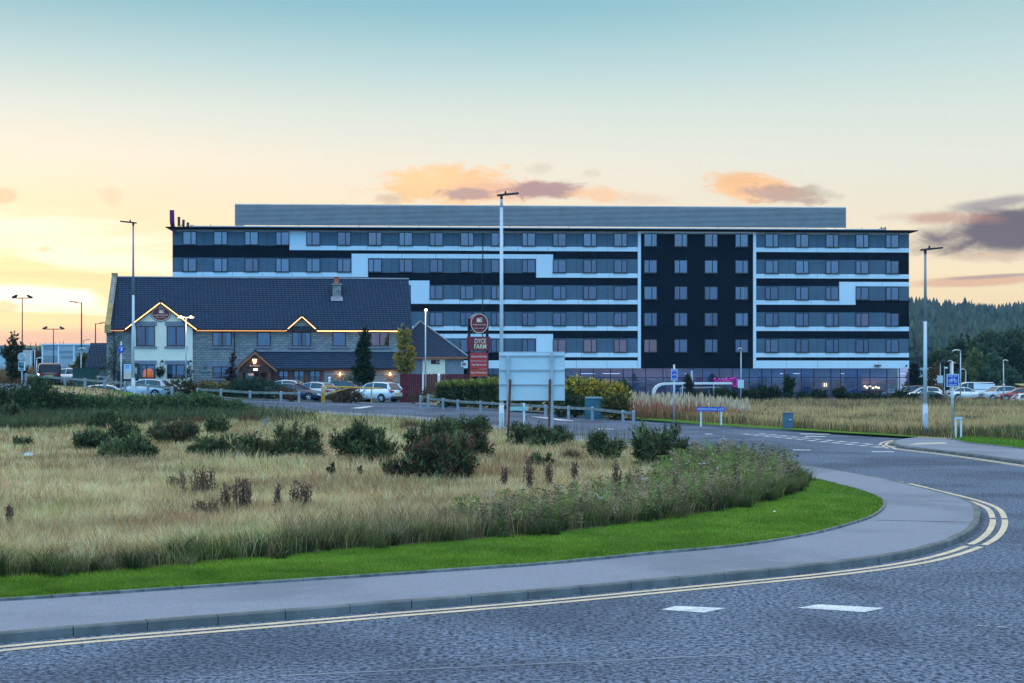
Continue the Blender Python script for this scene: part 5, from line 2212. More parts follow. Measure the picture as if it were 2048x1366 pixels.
rail_fence('knee-high timber rail running past the green store at the far left', [(52, 748.5, 126), (91, 753, 124), (130, 755.5, 122), (170, 758.5, 120), (209, 761.5, 118.5), (250, 765, 117), (296, 770, 115.5), (344, 775, 114)])
rail_fence('knee-high timber rail below the dark shrubs in front of the inn porch', [(395, 778, 117), (442, 779.5, 117.5), (500, 783.5, 117.5), (562, 784.5, 117.5), (598, 785.5, 117.5)])
F3 = [(856, 795.5, 113.5), (886, 798.5, 112), (915.5, 801.5, 110.5), (961, 804, 108), (1003, 806, 106.3), (1046, 808.5, 104.5), (1091, 811.5, 102.8), (1137, 814, 101), (1184.5, 816, 99.5), (1246, 823, 97), (1267, 823.5, 96.3)]
rail_fence('longest knee-high timber rail curving along the kerb below the hedge', F3)
rail_fence('short timber rail turning back from the kerb at the car-park entrance', [(841, 793, 115), (856.5, 790, 119), (882, 789, 124)])

# yellow barrier
d = 124.5
o = thing('height_barrier', 'yellow steel swing barrier at the car-park entrance', 'barrier', GP(646, d))
g = o.location
k = d / F
Z = lambda py: zat(py, d) - g.z
m = MB()
m.box(-.13, -.02, -.06, .06, -.1, Z(771)).box(.03, .14, -.06, .06, -.1, Z(773))
m.build('hinge_post', MT['yellow_gate'], o)
m = MB()
m.box(97 * k - .05, 97 * k + .05, -.05, .05, -.1, Z(776))
m.build('latch_post', MT['yellow_gate'], o)
m = MB()
m.tube((.1, 0, Z(772.5)), (118 * k, 0, Z(777)), .05, None, 8)
m.tube((.1, 0, Z(790)), (54 * k, 0, Z(775)), .045, None, 8)
m.tube((18 * k, 0, Z(773.5)), (18 * k, 0, Z(785)), .035, None, 8)
m.tube((32 * k, 0, Z(774)), (32 * k, 0, Z(781)), .035, None, 8)
m.build('swing_arm', MT['yellow_gate'], o)
# white marker post by the shrubs
for px, d, py, lab in ((659, 139, 754, 'small white post standing behind the parked cars'), (878, 128, 748, 'white post at the foot of the oxblood fence')):
    g = GP(px, d)
    o = thing('marker_post', lab, 'post', g)
    m = MB()
    h_ = zat(py, d) - g.z
    m.box(-.09, .09, -.05, .05, 0, h_ - .1)
    m.add([(-.09, -.05, h_ - .1), (.09, -.05, h_ - .1), (.09, .05, h_), (-.09, .05, h_)], [(0, 1, 2, 3)])
    m.build('post', MT['white'], o)

# oxblood close-board fence
d = 134.0
ga, gb = GP(800, d), GP(945, d)
o = thing('board_fence', 'oxblood close-board fence with a gate below the right wing of the inn', 'fence', ga)
L = (gb - ga).length
zt = zat(748, d) - ga.z
m = MB()
x = 0
i = 0
while x < L:
    zz = zt + random.uniform(-.03, .03)
    m.box(x, x + .14, (i % 2) * .025, .03 + (i % 2) * .025, -.3, zz)
    x += .15
    i += 1
m.build('boards', MT['fence_red'], o)
m = MB()
for q in (846, 877):
    x = (q - 800) * d / F
    m.box(x - .07, x + .07, -.05, .08, -.3, zt + .1)
m.build('gate_post', MT['white'], o)

# roadside cabinets
d = G(1577, 861)[1]
g = GP(1577, d)
k = d / F
o = thing('utility_cabinet', 'blue-grey roadside utility cabinet on the grass verge', 'cabinet', g)
h_ = zat(827, d) - g.z
m = MB()
m.box(-9.2 * k, 9.2 * k, 0, .42, -.1, h_)
m.build('body', MT['grey_box'], o)
m = MB()
m.box(-9.7 * k, 9.7 * k, -.03, .45, h_ + .002, h_ + .05)
m.build('lid', MT['grey_box'], o)
m = MB()
m.box(-8.6 * k, -.2 * k, -.012, -.001, .10, h_ - .04).box(.2 * k, 8.6 * k, -.012, -.001, .10, h_ - .04)
m.build('door', MT['grey_box'], o)
m = MB()
m.box(1.5 * k, 5.5 * k, -.016, -.013, zat(840, d) - g.z, zat(838, d) - g.z)
m.build('label_plate', MT['white'], o)
d = 101.5
g = GP(1188, d)
k = d / F
o = thing('teal_cabinet', 'teal equipment cabinet set in the yellow hedge behind the timber rail', 'cabinet', g)
h_ = zat(797.5, d) - g.z
m = MB()
m.box(-17.5 * k, 17.5 * k, 0, .7, -.1, h_)
m.build('body', MT['teal_box'], o)
m = MB()
m.slab([(-18.5 * k, -.05, h_ + .002), (18.5 * k, -.05, h_ + .002), (16.5 * k, .75, h_ + .09), (-16.5 * k, .75, h_ + .09)], (0, 0, .03))
m.build('lid', MT['teal_box'], o)
m = MB()
m.box(-16.5 * k, -.3 * k, -.012, -.001, .1, h_ - .05).box(.3 * k, 16.5 * k, -.012, -.001, .1, h_ - .05)
m.build('door', MT['teal_box'], o)

# white cycle shelter
d = 165.0
k = d / F
g = GP(1385, d)
o = thing('cycle_shelter', 'white curved-end cycle shelter before the glazed hotel front', 'shelter', g)
Z = lambda py: zat(py, d) - g.z
m = MB()
prof = [(1306, 796), (1306.5, 786), (1309, 778), (1314, 771.5), (1322, 767), (1332, 765.2), (1360, 764.8), (1464, 764.4)]
pts = [((px - 1385) * k, Z(py)) for px, py in prof]
for (xa, za), (xb, zb) in zip(pts[:-1], pts[1:]):
    t = Vector((xb - xa, 0, zb - za)).normalized()
    nn = Vector((t.z, 0, -t.x)) * .22
    m.slab([(xa, 0, za), (xb, 0, zb), Vector((xb, 0, zb)) + nn, Vector((xa, 0, za)) + nn], (0, 2.2, 0))
m.build('canopy', MT['white'], o)
m = MB()
for px in (1365, 1428):
    m.tube(((px - 1385) * k, .2, 0), ((px - 1385) * k, .2, Z(768)), .05, None, 8)
m.build('post', MT['white'], o)
m = MB()
for (a, b, zt, y) in ((1360, 1440, 774.5, -.3), (1350, 1420, 777, .9)):
    m.path([((a - 1385) * k, y, 0), ((a - 1385) * k, y, Z(zt) - .15), ((a - 1385) * k + .12, y, Z(zt)), ((b - 1385) * k - .12, y, Z(zt)), ((b - 1385) * k, y, Z(zt) - .15), ((b - 1385) * k, y, 0)], .035, 8)
m.build('hoop_rail', MT['steel'], o)
m = MB()
for x0, x1 in ((1417, 1421), (1424, 1428)):
    m.box((x0 - 1385) * k, (x1 - 1385) * k, .9, .93, .05, Z(777))
m.build('glass_panel', MT['glass'], o)
# magenta looping sculpture
d = 170.0
k = d / F
g = GP(1450, d)
o = thing('loop_sculpture', 'magenta looping tube sculpture behind the right end of the cycle shelter', 'sculpture', g)
Z = lambda py: zat(py, d) - g.z
m = MB()
pts = []
for i in range(90):
    t = i / 89
    px = 1427 + 37 * t + 2.2 * math.sin(t * 26 * math.pi / 2.6)
    py = 760 - 2.8 * math.sin(t * 15 * math.pi / 1.6) - 1.0 * math.cos(t * 9)
    pts.append(((px - 1450) * k, .25 * math.sin(t * 20), Z(py)))
m.path(pts, .075, 6)
for y, s in ((0, 1), (.2, .8)):
    n = 26
    pts = [((1469 - 1450) * k + 4.3 * s * k * math.cos(2 * math.pi * i / n), y, Z(764.5) + 8.5 * s * k * math.sin(2 * math.pi * i / n)) for i in range(n + 1)]
    m.path(pts, .085, 6)
m.path([((1462 - 1450) * k, .1, Z(758.5)), ((1466 - 1450) * k, .1, Z(756.5)), ((1472 - 1450) * k, .1, Z(757)), ((1473 - 1450) * k, .1, Z(763))], .09, 6)
m.build('loop_tube', MT['magenta'], o)
m = MB()
for px in (1432, 1450, 1469):
    m.tube(((px - 1450) * k, .1, -.1), ((px - 1450) * k, .1, Z(762)), .04, None, 6)
m.build('leg', MT['dark_metal'], o)
m = MB()
pts = [((px - 1450) * k, .1, Z(py)) for px, py in ((1416, 762), (1418, 758), (1420, 762.5), (1423, 757.5), (1426, 762))]
m.path(pts, .05, 6)
m.build('black_loop', MT['dark_metal'], o)
# twin flagpoles behind the shelter
for px, lab in ((1382.6, 'left of two thin white poles behind the cycle shelter'), (1384.8, 'right of two thin white poles behind the cycle shelter')):
    g = GP(px, 172)
    o = thing('thin_pole', lab, 'pole', g, 0, 'thin white poles behind the shelter')
    m = MB()
    m.tube((0, 0, -.1), (0, 0, zat(743, 172) - g.z), .05, .04, 8)
    m.lathe((0, 0, zat(743, 172) - g.z), [(.06, 0), (.06, .04), (.01, .09)], 8)
    m.build('pole', MT['white'], o)


# ================================================================== cars
CAR_SHAPES = {
    # belt line stations (x/L, low z, belt z, half width), cabin stations (x/L, belt, roof, half width low, half width top)
    'hatch': dict(L=4.2, W=1.76, H=1.50, body=[(.5, .32, .62, .62), (.47, .22, .74, .80), (.36, .20, .84, .88), (.22, .20, .95, .88), (-.10, .20, .97, .88), (-.38, .20, 1.0, .87), (-.47, .26, .98, .80), (-.5, .36, .86, .70)],
                  cab=[(.24, .93, .95, .78, .74), (.06, .96, 1.40, .80, .62), (-.08, .97, 1.49, .80, .62), (-.28, .98, 1.46, .80, .60), (-.38, .99, 1.38, .79, .58), (-.475, .98, 1.0, .74, .70)]),
    'suv': dict(L=4.35, W=1.80, H=1.64, body=[(.5, .38, .72, .66), (.47, .28, .88, .82), (.36, .26, .98, .90), (.24, .26, 1.06, .90), (-.10, .26, 1.09, .90), (-.38, .26, 1.12, .89), (-.47, .32, 1.08, .82), (-.5, .42, .92, .74)],
                cab=[(.25, 1.05, 1.07, .80, .77), (.09, 1.08, 1.54, .82, .66), (-.06, 1.09, 1.63, .82, .66), (-.30, 1.10, 1.60, .82, .64), (-.40, 1.10, 1.53, .81, .62), (-.48, 1.08, 1.10, .77, .73)]),
    'saloon': dict(L=4.6, W=1.80, H=1.44, body=[(.5, .30, .60, .62), (.47, .22, .70, .82), (.36, .20, .80, .89), (.20, .20, .92, .89), (-.10, .20, .95, .89), (-.36, .20, .98, .88), (-.47, .24, .96, .82), (-.5, .34, .84, .70)],
                   cab=[(.21, .91, .93, .79, .75), (.03, .94, 1.34, .80, .62), (-.10, .95, 1.43, .80, .62), (-.24, .95, 1.38, .80, .60), (-.42, .97, .99, .76, .70)]),
    'van': dict(L=5.2, W=1.95, H=1.95, body=[(.5, .34, .80, .70), (.47, .24, .98, .90), (.36, .22, 1.08, .96), (.30, .22, 1.14, .97), (-.10, .22, 1.16, .97), (-.46, .22, 1.16, .97), (-.495, .30, 1.16, .95), (-.5, .40, 1.14, .94)],
                cab=[(.31, 1.13, 1.16, .90, .86), (.20, 1.15, 1.80, .93, .80), (.10, 1.16, 1.94, .94, .82), (-.30, 1.16, 1.95, .95, .84), (-.47, 1.16, 1.92, .95, .84), (-.495, 1.15, 1.80, .94, .86)]),
}
car_paints = {}


def paint(col, name):
    if name not in car_paints:
        m, w = new_mat(name)
        b = pbsdf(w, col, .35, .25, .5)
        b.inputs['Coat Weight'].default_value = .7
        b.inputs['Coat Roughness'].default_value = .06
        finish(m, w, b.outputs[0])
        car_paints[name] = m
    return car_paints[name]


def car(label, px, d, rz, kind, col, cname, cat='car', group='cars parked at the inn', name='parked_car', zoff=0.0, scale=1.0, plate=True, flip=False):
    S = CAR_SHAPES[kind]
    L = S['L']
    g = GP(px, d)
    g.z += .01 + zoff
    o = thing(name, label, cat, g, R(rz), group)
    o.scale = (scale,) * 3
    pm = paint(col, cname)
    m = MB()
    v, f = [], []
    B = S['body']
    # refine stations for a smoother shell
    xs = [b[0] for b in B][::-1]
    fine = np.linspace(-.5, .5, 25)
    get = lambda i: np.interp(fine, xs, [b[i] for b in B][::-1])
    lo, be, hw = get(1), get(2), get(3)
    wheels = (.31, -.29)
    wr = .33 if kind != 'van' else .35
    n = 8
    for x, a, b, w in zip(fine, lo, be, hw):
        mid = a + (b - a) * .55
        v += [(x * L, -w * .93, a), (x * L, -w, a + (b - a) * .22), (x * L, -w * 1.0, mid), (x * L, -w * .93, b), (x * L, w * .93, b), (x * L, w * 1.0, mid), (x * L, w, a + (b - a) * .22), (x * L, w * .93, a)]
    for i in range(len(fine) - 1):
        for k_ in range(n):
            f.append((i * n + k_, (i + 1) * n + k_, (i + 1) * n + (k_ + 1) % n, i * n + (k_ + 1) % n))
    f += [tuple(range(n)), tuple((len(fine) - 1) * n + q for q in range(n - 1, -1, -1))]
    m.add(v, f)
    m.build('body', pm, o, True)
    # cabin glass and painted roof and pillars
    Cb = S['cab']
    m = MB()
    v, f = [], []
    for x, b, t, wl, wt in Cb:
        v += [(x * L, -wl, b - .03), (x * L, -wt - (0.04 if t > b + .2 else 0), t - .05), (x * L, -wt + .08, t), (x * L, wt - .08, t), (x * L, wt + (0.04 if t > b + .2 else 0), t - .05), (x * L, wl, b - .03)]
    for i in range(len(Cb) - 1):
        for k_ in range(6):
            f.append((i * 6 + k_, i * 6 + (k_ + 1) % 6, (i + 1) * 6 + (k_ + 1) % 6, (i + 1) * 6 + k_))
    f += [(5, 4, 3, 2, 1, 0), tuple((len(Cb) - 1) * 6 + q for q in range(6))]
    m.add(v, f)
    if 'solid_glass' not in MT:
        MT['solid_glass'] = simple('dark_car_glass', (.028, .036, .046), .06, 0, .8, .05)
    m.build('window', MT['solid_glass'], o)
    m = MB()
    rf = [c for c in Cb if c[2] > c[1] + .3]
    for a, b in zip(rf[:-1], rf[1:]):
        m.slab([(a[0] * L, -a[4] - .05, a[2] - .045), (b[0] * L, -b[4] - .05, b[2] - .045), (b[0] * L, -b[4] + .10, b[2] + .006), (a[0] * L, -a[4] + .10, a[2] + .006)], (0, 0, .02))
        m.slab([(a[0] * L, -a[4] + .10, a[2] + .008), (b[0] * L, -b[4] + .10, b[2] + .008), (b[0] * L, b[4] - .10, b[2] + .008), (a[0] * L, a[4] - .10, a[2] + .008)], (0, 0, .02))
        m.slab([(a[0] * L, a[4] + .05, a[2] - .045), (a[0] * L, a[4] - .10, a[2] + .006), (b[0] * L, b[4] - .10, b[2] + .006), (b[0] * L, b[4] + .05, b[2] - .045)], (0, 0, .02))
    m.build('roof', pm, o)
    for s in (-1, 1):
        def pil(a, b, r):
            m = MB()
            m.tube((a[0] * L, s * (a[3] + .0), a[1] - .02), (b[0] * L, s * (b[4] + .03), b[2] - .03), r, None, 6)
            m.build('pillar', pm, o)
        pil(Cb[0], rf[0], .045)
        pil((rf[1][0] - .01, rf[1][1], 0, rf[1][3], 0), (rf[1][0] - .02, 0, rf[1][2], 0, rf[1][4]), .04)
        pil(Cb[-1], rf[-1], .06 if kind != 'saloon' else .05)
        m = MB()
        if kind in ('suv', 'hatch'):
            a, b = Cb[-2], Cb[-1]
            m.slab([(b[0] * L + .04, s * (b[3] + .012), b[1] - .02), (a[0] * L - .10, s * (a[3] + .016), a[1]), (rf[-1][0] * L + .05, s * (rf[-1][4] + .05), rf[-1][2] - .06), (rf[-1][0] * L - .12, s * (rf[-1][4] + .03), rf[-1][2] - .07)][::s], (0, s * .015, 0))
        if kind == 'van':
            a, b = rf[1], rf[-1]
            m.slab([(a[0] * L - .75, s * (a[3] + .004), a[1]), (b[0] * L, s * (b[3] + .004), b[1]), (b[0] * L, s * (b[4] + .045), b[2] - .05), (a[0] * L - .75, s * (a[4] + .045), a[2] - .05)][::s], (0, s * .02, 0))
        if m.v:
            m.build('rear_panel', pm, o)
        m = MB()
        m.tube((Cb[1][0] * L + .15, s * (S['W'] / 2 - .06), Cb[1][1] + .02), (Cb[1][0] * L + .13, s * (S['W'] / 2 + .12), Cb[1][1] + .06), .07, .05, 8)
        m.build('wing_mirror', pm, o)
    for wx in wheels:
        for s in (-1, 1):
            m = MB()
            yo = s * (S['W'] / 2 - .20)
            m.tube((wx * L, yo, wr), (wx * L, yo + s * .215, wr), wr, None, 20)
            wl_ = m.build('wheel', MT['rubber'], o)
            m = MB()
            ye = yo + s * .218
            for q in range(5):
                an = 2 * math.pi * q / 5 + .3
                ca, sa = math.cos(an), math.sin(an)
                m.tube((wx * L, ye, wr), (wx * L + ca * wr * .62, ye, wr + sa * wr * .62), .045, .035, 6)
            m.ring((wx * L, ye, wr), wr * .68, wr * .68, .03, -.012, .012, 20)
            m.build('rim', MT['rim'], wl_)
            m = MB()
            na = 12
            arc = [(wx * L + (wr + .07) * math.cos(math.pi * q / na), wr + (wr + .07) * math.sin(math.pi * q / na)) for q in range(na + 1)]
            inn_ = [(wx * L + (wr - .02) * math.cos(math.pi * q / na), wr + (wr - .02) * math.sin(math.pi * q / na)) for q in range(na + 1)]
            y0 = s * (S['W'] / 2 + .005)
            m.slab([(x, y0, z) for x, z in arc] + [(x, y0, z) for x, z in inn_[::-1]], (0, s * .012, 0))
            m.build('wheel_arch', MT['black_plastic'], wl_)
    eb, ef = B[-1], B[0]
    zt_ = B[-2][2]
    for s in (-1, 1):
        m = MB()
        m.slab([(-.468 * L, s * .90 * S['W'] / 2, zt_ - .08), (-.502 * L, s * .80 * S['W'] / 2, zt_ - .10), (-.507 * L, s * .45 * S['W'] / 2, zt_ - .13), (-.507 * L, s * .45 * S['W'] / 2, zt_ - .25), (-.502 * L, s * .82 * S['W'] / 2, zt_ - .30), (-.468 * L, s * .92 * S['W'] / 2, zt_ - .24)][::s], (-.02, s * .03, 0))
        m.build('tail_light', MT['tail_red'], o)
        m = MB()
        zf = B[1][2]
        m.slab([(.455 * L, s * .88 * S['W'] / 2, zf - .02), (.497 * L, s * .68 * S['W'] / 2, zf - .10), (.502 * L, s * .46 * S['W'] / 2, zf - .16), (.502 * L, s * .46 * S['W'] / 2, zf - .26), (.492 * L, s * .74 * S['W'] / 2, zf - .25), (.455 * L, s * .93 * S['W'] / 2, zf - .16)][::-s], (.02, s * .03, 0))
        m.build('headlight', MT['lens'], o)
    m = MB()
    m.box(-.515 * L, -.46 * L, -.78 * S['W'] / 2, .78 * S['W'] / 2, B[-2][1] - .02, B[-2][1] + .16)
    m.build('bumper', MT['black_plastic'], o)
    m = MB()
    m.box(.46 * L, .508 * L, -.70 * S['W'] / 2, .70 * S['W'] / 2, B[1][1] - .02, B[1][1] + .16)
    m.box(.49 * L, .506 * L, -.34 * S['W'] / 2, .34 * S['W'] / 2, B[1][2] - .28, B[1][2] - .16)
    m.build('bumper', MT['black_plastic'], o)
    m = MB()
    m.box(-.512 * L, -.503 * L, -.26, .26, zt_ - .40, zt_ - .29)
    m.build('number_plate', MT['plate_yellow'], o)
    return o


WHT, SLV, NVY, BLU, BLK, RED = (.78, .79, .80), (.48, .52, .56), (.02, .035, .07), (.13, .20, .31), (.018, .02, .024), (.28, .012, .022)
# rear of a car is at -x; rz turns it
car('white compact car with its tail to the road behind the yellow barrier', 752, 131.5, 146, 'suv', WHT, 'white_car_paint')
car('blue-grey hatchback parked at the right end of the row beside the white one', 806, 137.5, 142, 'hatch', BLU, 'blue_grey_car_paint')
car('dark saloon with its nose to the road left of the yellow barrier', 592, 128.5, -14, 'saloon', NVY, 'navy_car_paint')
car('silver hatchback with a red tail light behind the dark saloon', 624, 134.5, 150, 'hatch', SLV, 'silver_car_paint')
car('dark estate parked behind the brown shrub at the barrier', 678, 138.5, 152, 'suv', NVY, 'navy_car_paint')
car('silver car with roof bars showing just above the dark saloon', 562, 136.5, 165, 'hatch', SLV, 'silver_car_paint', zoff=.1)
car('pale blue car behind the timber rail below the orange window', 288, 125.5, 172, 'hatch', (.36, .45, .52), 'pale_blue_car_paint')
car('silver car just right of the pale blue one below the bay windows', 320, 127.5, 168, 'saloon', SLV, 'silver_car_paint', zoff=-.1)
car('white car half hidden behind the rail left of the advertising board', 220, 124, 10, 'hatch', WHT, 'white_car_paint', zoff=-.5)
car('white car with a lit red tail light left of the green store', 131, 150, 170, 'hatch', WHT, 'white_car_paint', zoff=.1)
car('black van seen end-on in front of the reeds at the far left', 96, 147, 110, 'van', (.016, .018, .03), 'black_van_paint', 'van', name='parked_van')
RG = 'cars in the right-hand car park'
car('white hatchback behind the right-hand tall lamp column', 1846, 178, 172, 'hatch', WHT, 'white_car_paint', group=RG, zoff=.1)
car('dark car with white roof edge hidden by the hotel corner', 1826, 190, 175, 'suv', BLK, 'black_car_paint', group=RG)
car('low dark car roof just below the white hatchback', 1868, 168, 5, 'saloon', BLK, 'black_car_paint', group=RG, zoff=-.25)
car('silver saloon in front of the white van behind the blue sign', 1932, 180, 8, 'saloon', WHT, 'white_car_paint', group=RG, zoff=.1)
car('white panel van with a grey strip behind the silver saloon', 1940, 186, 176, 'van', WHT, 'white_car_paint', 'van', RG, 'parked_van', .1)
car('silver car with its nose to the road left of the red car', 1996, 178, 200, 'suv', SLV, 'silver_car_paint', group=RG, zoff=.05)
car('dark red saloon at the right edge of the picture', 2036, 172, 175, 'saloon', RED, 'red_car_paint', group=RG, zoff=.1)
car('white car cut by the right edge below the red saloon', 2066, 160, 5, 'hatch', WHT, 'white_car_paint', group=RG, zoff=-.4)

# ================================================================== far buildings
d = 300.0
o = thing('warehouse', 'grey-panelled flat-roofed warehouse on the left horizon', 'warehouse', GP(131, d))
k = d / F
g = o.location
Z = lambda py: zat(py, d) - g.z
m = MB()
m.box(-48 * k, 50 * k, 0, 20, -3, Z(690))
m.build('wall', simple('warehouse_cladding', (.36, .44, .50), .5), o)
m = MB()
for px0, px1, a, b in ((86, 116, 691, 699), (118, 148, 701, 706), (148, 181, 692, 702), (86, 118, 711, 723), (150, 181, 706, 712), (122, 146, 711, 716)):
    m.box((px0 - 131) * k, (px1 - 131) * k, -.08, -.005, Z(b), Z(a))
m.build('grey_panel', simple('warehouse_panel', (.22, .29, .35), .5), o)
m = MB()
m.box(-49 * k, 51 * k, -.2, 20.2, Z(690), Z(690) + .25)
m.build('roof', MT['white_panel'], o)
m = MB()
for px in (85, 117, 148):
    m.box((px - 131) * k - .12, (px - 131) * k + .12, -.10, -.004, -1, Z(690) - .05)
m.build('joint_strip', MT['white_panel'], o)
d = 280.0
o = thing('pale_shed', 'pale blue building with dark window band cut by the left edge', 'building', GP(0, d))
k = d / F
g = o.location
Z = lambda py: zat(py, d) - g.z
m = MB()
m.box(-60 * k, 17 * k, 0, 14, -3, Z(694))
m.build('wall', simple('pale_blue_cladding', (.44, .55, .62), .5), o)
m = MB()
m.slab([(-60 * k, -.4, Z(694)), (10 * k, -.4, Z(694)), (17 * k, -.4, Z(698)), (17 * k, 14.2, Z(698)), (-60 * k, 14.2, Z(690))], (0, 0, .3))
m.build('roof', MT['lead'], o)
m = MB()
m.box(-55 * k, 15 * k, -.06, -.005, Z(702), Z(700.6)).box(14.4 * k, 15.6 * k, -.08, -.005, -1, Z(701))
m.build('trim', MT['dark_metal'], o)
m = MB()
m.box(-50 * k, 6 * k, -.07, -.006, Z(710), Z(705))
m.build('window', MT['solid_glass'], o)
d = 270.0
o = thing('white_building', 'low white building with dark roof edge behind the right-hand lamp column', 'building', GP(1852, d))
k = d / F
g = o.location
Z = lambda py: zat(py, d) - g.z
m = MB()
m.box(-22 * k, 22 * k, 0, 12, -1, Z(734))
m.build('wall', MT['white_panel'], o)
m = MB()
m.box(-22.5 * k, 22.5 * k, -.3, 12.3, Z(734), Z(732))
m.build('roof', MT['black_panel'], o)
m = MB()
for a in (-18, -10, 6, 14):
    m.box(a * k, (a + 4) * k, -.04, -.004, Z(750), Z(741))
m.build('window', MT['solid_glass'], o)
o = thing('timber_kiosk', 'tan timber kiosk roof at the far right edge before the dark trees', 'kiosk', GP(2050, 200))
g = o.location
m = MB()
m.box(-.4, 1.6, 0, 2, -.2, zat(775, 200) - g.z)
m.build('wall', simple('tan_boards', (.38, .24, .15), .8), o)
m = MB()
m.slab([(-.6, -.3, zat(772, 200) - g.z), (1.8, -.3, zat(772, 200) - g.z), (1.8, 2.3, zat(769, 200) - g.z), (-.6, 2.3, zat(769, 200) - g.z)], (0, 0, .1))
m.build('roof', MT['coping'], o)


# ================================================================== hills and far woods
def hill_z(x, y):
    """forested ridge at the right, low swell at the left"""
    r = 32 * np.exp(-((y - 1150) / 260) ** 2) * sst(-250, 260, x) * (1 - .12 * np.sin(x / 70.0) - .05 * np.sin(x / 23.0))
    f = 5.5 * sst(420, 760, y) * sst(60, 180, x)
    l = 19 * np.exp(-((y - 1200) / 240) ** 2) * (1 - sst(-330, -180, x))
    return r + f + l


hx, hy = np.linspace(-700, 900, 90), np.linspace(380, 1900, 70)
X_, Y_ = np.meshgrid(hx, hy)
Z_ = T(X_, Y_) + hill_z(X_, Y_) - .4 + .3 * sst(380, 470, Y_)
mb = MB()
mb.add(list(zip(X_.ravel(), Y_.ravel(), Z_.ravel())), [(j * 90 + i, j * 90 + i + 1, (j + 1) * 90 + i + 1, (j + 1) * 90 + i) for j in range(69) for i in range(89)])
m_, w_ = new_mat('hill_ground')
tc_ = w_.n('ShaderNodeTexCoord')
nn_ = w_.noise(tc_.outputs['Object'], .012, 5, .6)
n2_ = w_.noise(tc_.outputs['Object'], .09, 4, .6)
c_ = w_.mix(w_.smooth(nn_, .4, .6), (.10, .13, .055), (.20, .155, .09))
c_ = w_.mix(w_.math('MULTIPLY', w_.smooth(n2_, .45, .65), .5), c_, (.05, .085, .035))
finish(m_, w_, pbsdf(w_, c_, .95, 0, .05).outputs[0])
struct(mb.build('hills', m_, None, True))

rg = np.random.default_rng(5)


def conifer_arrays(P, H, Wd, rng, tiers=5, pal=((.020, .040, .022), (.028, .05, .026), (.016, .03, .02))):
    """jagged conifer made of drooping tiers"""
    parts = []
    n = len(P)
    C = pick(pal, n, rng, .25)
    for t in range(tiers):
        z0 = t / tiers * .92
        rad = (1 - z0) * .5
        k = 7
        a = rng.uniform(0, 6.28, n)
        top = P + np.stack([np.zeros(n), np.zeros(n), H * min(1.0, z0 + 1.9 / tiers * .9 + .02)], 1)
        ring = []
        for q in range(k):
            rr = Wd * rad * rng.uniform(.65, 1.25, n)
            an = a + 6.28 * q / k
            ring.append(P + np.stack([rr * np.cos(an), rr * np.sin(an), H * (z0 + rng.uniform(-.03, .04, n))], 1))
        V = np.stack([top] + ring, 1).reshape(-1, 3)
        i = np.arange(n)[:, None] * (k + 1)
        tr = np.concatenate([i + [0, 1 + q, 1 + (q + 1) % k] for q in range(k)], 0)
        parts.append((V, tr, np.repeat(C, k + 1, 0)))
    return cat_mesh(parts)


# forest on the right-hand hill: too many trees to count
n = 16000
x, y = rg.uniform(120, 620, n), rg.uniform(640, 1165, n)
az = x / y
ok = (az > .20) & (az < .50)
clear = (x > .295 * y) & (np.abs(y - 1035) < 45) & (rg.uniform(0, 1, n) < .9)
ok &= ~clear
x, y = x[ok], y[ok]
P = np.stack([x, y, T(x, y) + hill_z(x, y) - .5], 1)
H = rg.uniform(6, 14, len(x)) * (1 - .25 * np.sin(x / 31.0) * np.sin(y / 47.0))
V, t_, C = conifer_arrays(P, H, H * .62, rg, 4, ((.024, .062, .046), (.036, .085, .056), (.018, .046, .038), (.050, .085, .050)))
o = np_mesh('hill_forest', V, t_, C, MT['leaf'])
struct(o, 'stuff')
# single conifers breaking the right skyline
for i, (px, py, d) in enumerate(((1832, 592, 1120), (1841, 597, 1120), (1853, 588, 1125), (1864, 600, 1130), (1901, 599, 1120), (1930, 593, 1080), (1943, 598, 1085), (1957, 604, 1110), (1968, 606, 1100))):
    x = (px - CX) * d / F
    zb = float(T(x, d) + hill_z(np.array(x), np.array(d)))
    h = zat(py, d) - zb
    P = np.array([[0, 0, 0]], float)
    wd = max(4.0, h * .34) if i not in (5,) else 12.0
    V, t_, C = conifer_arrays(P, np.array([h]), np.array([wd]), rg, 8)
    names = ['leftmost conifer on the right-hand ridge next to the hotel corner', 'small conifer second from the hotel corner on the ridge', 'pointed conifer on the ridge directly behind the tall lamp column',
             'conifer just right of the tall lamp column on the ridge', 'conifer on the ridge left of the broad dark clump', 'broad dark conifer clump standing highest on the ridge', 'conifer touching the right side of the broad ridge clump',
             'small conifer on the ridge right of the broad clump', 'last small conifer before the level skyline at the right']
    cr = thing('conifer', names[i], 'tree', (x, d, zb), 0, 'conifers on the right-hand ridge')
    np_mesh('crown', V, t_, C, MT['leaf'], cr)
    m = MB()
    m.tube((0, 0, -.5), (0, 0, h * .9), .35, .08, 6)
    m.build('trunk', MT['bark'], cr)
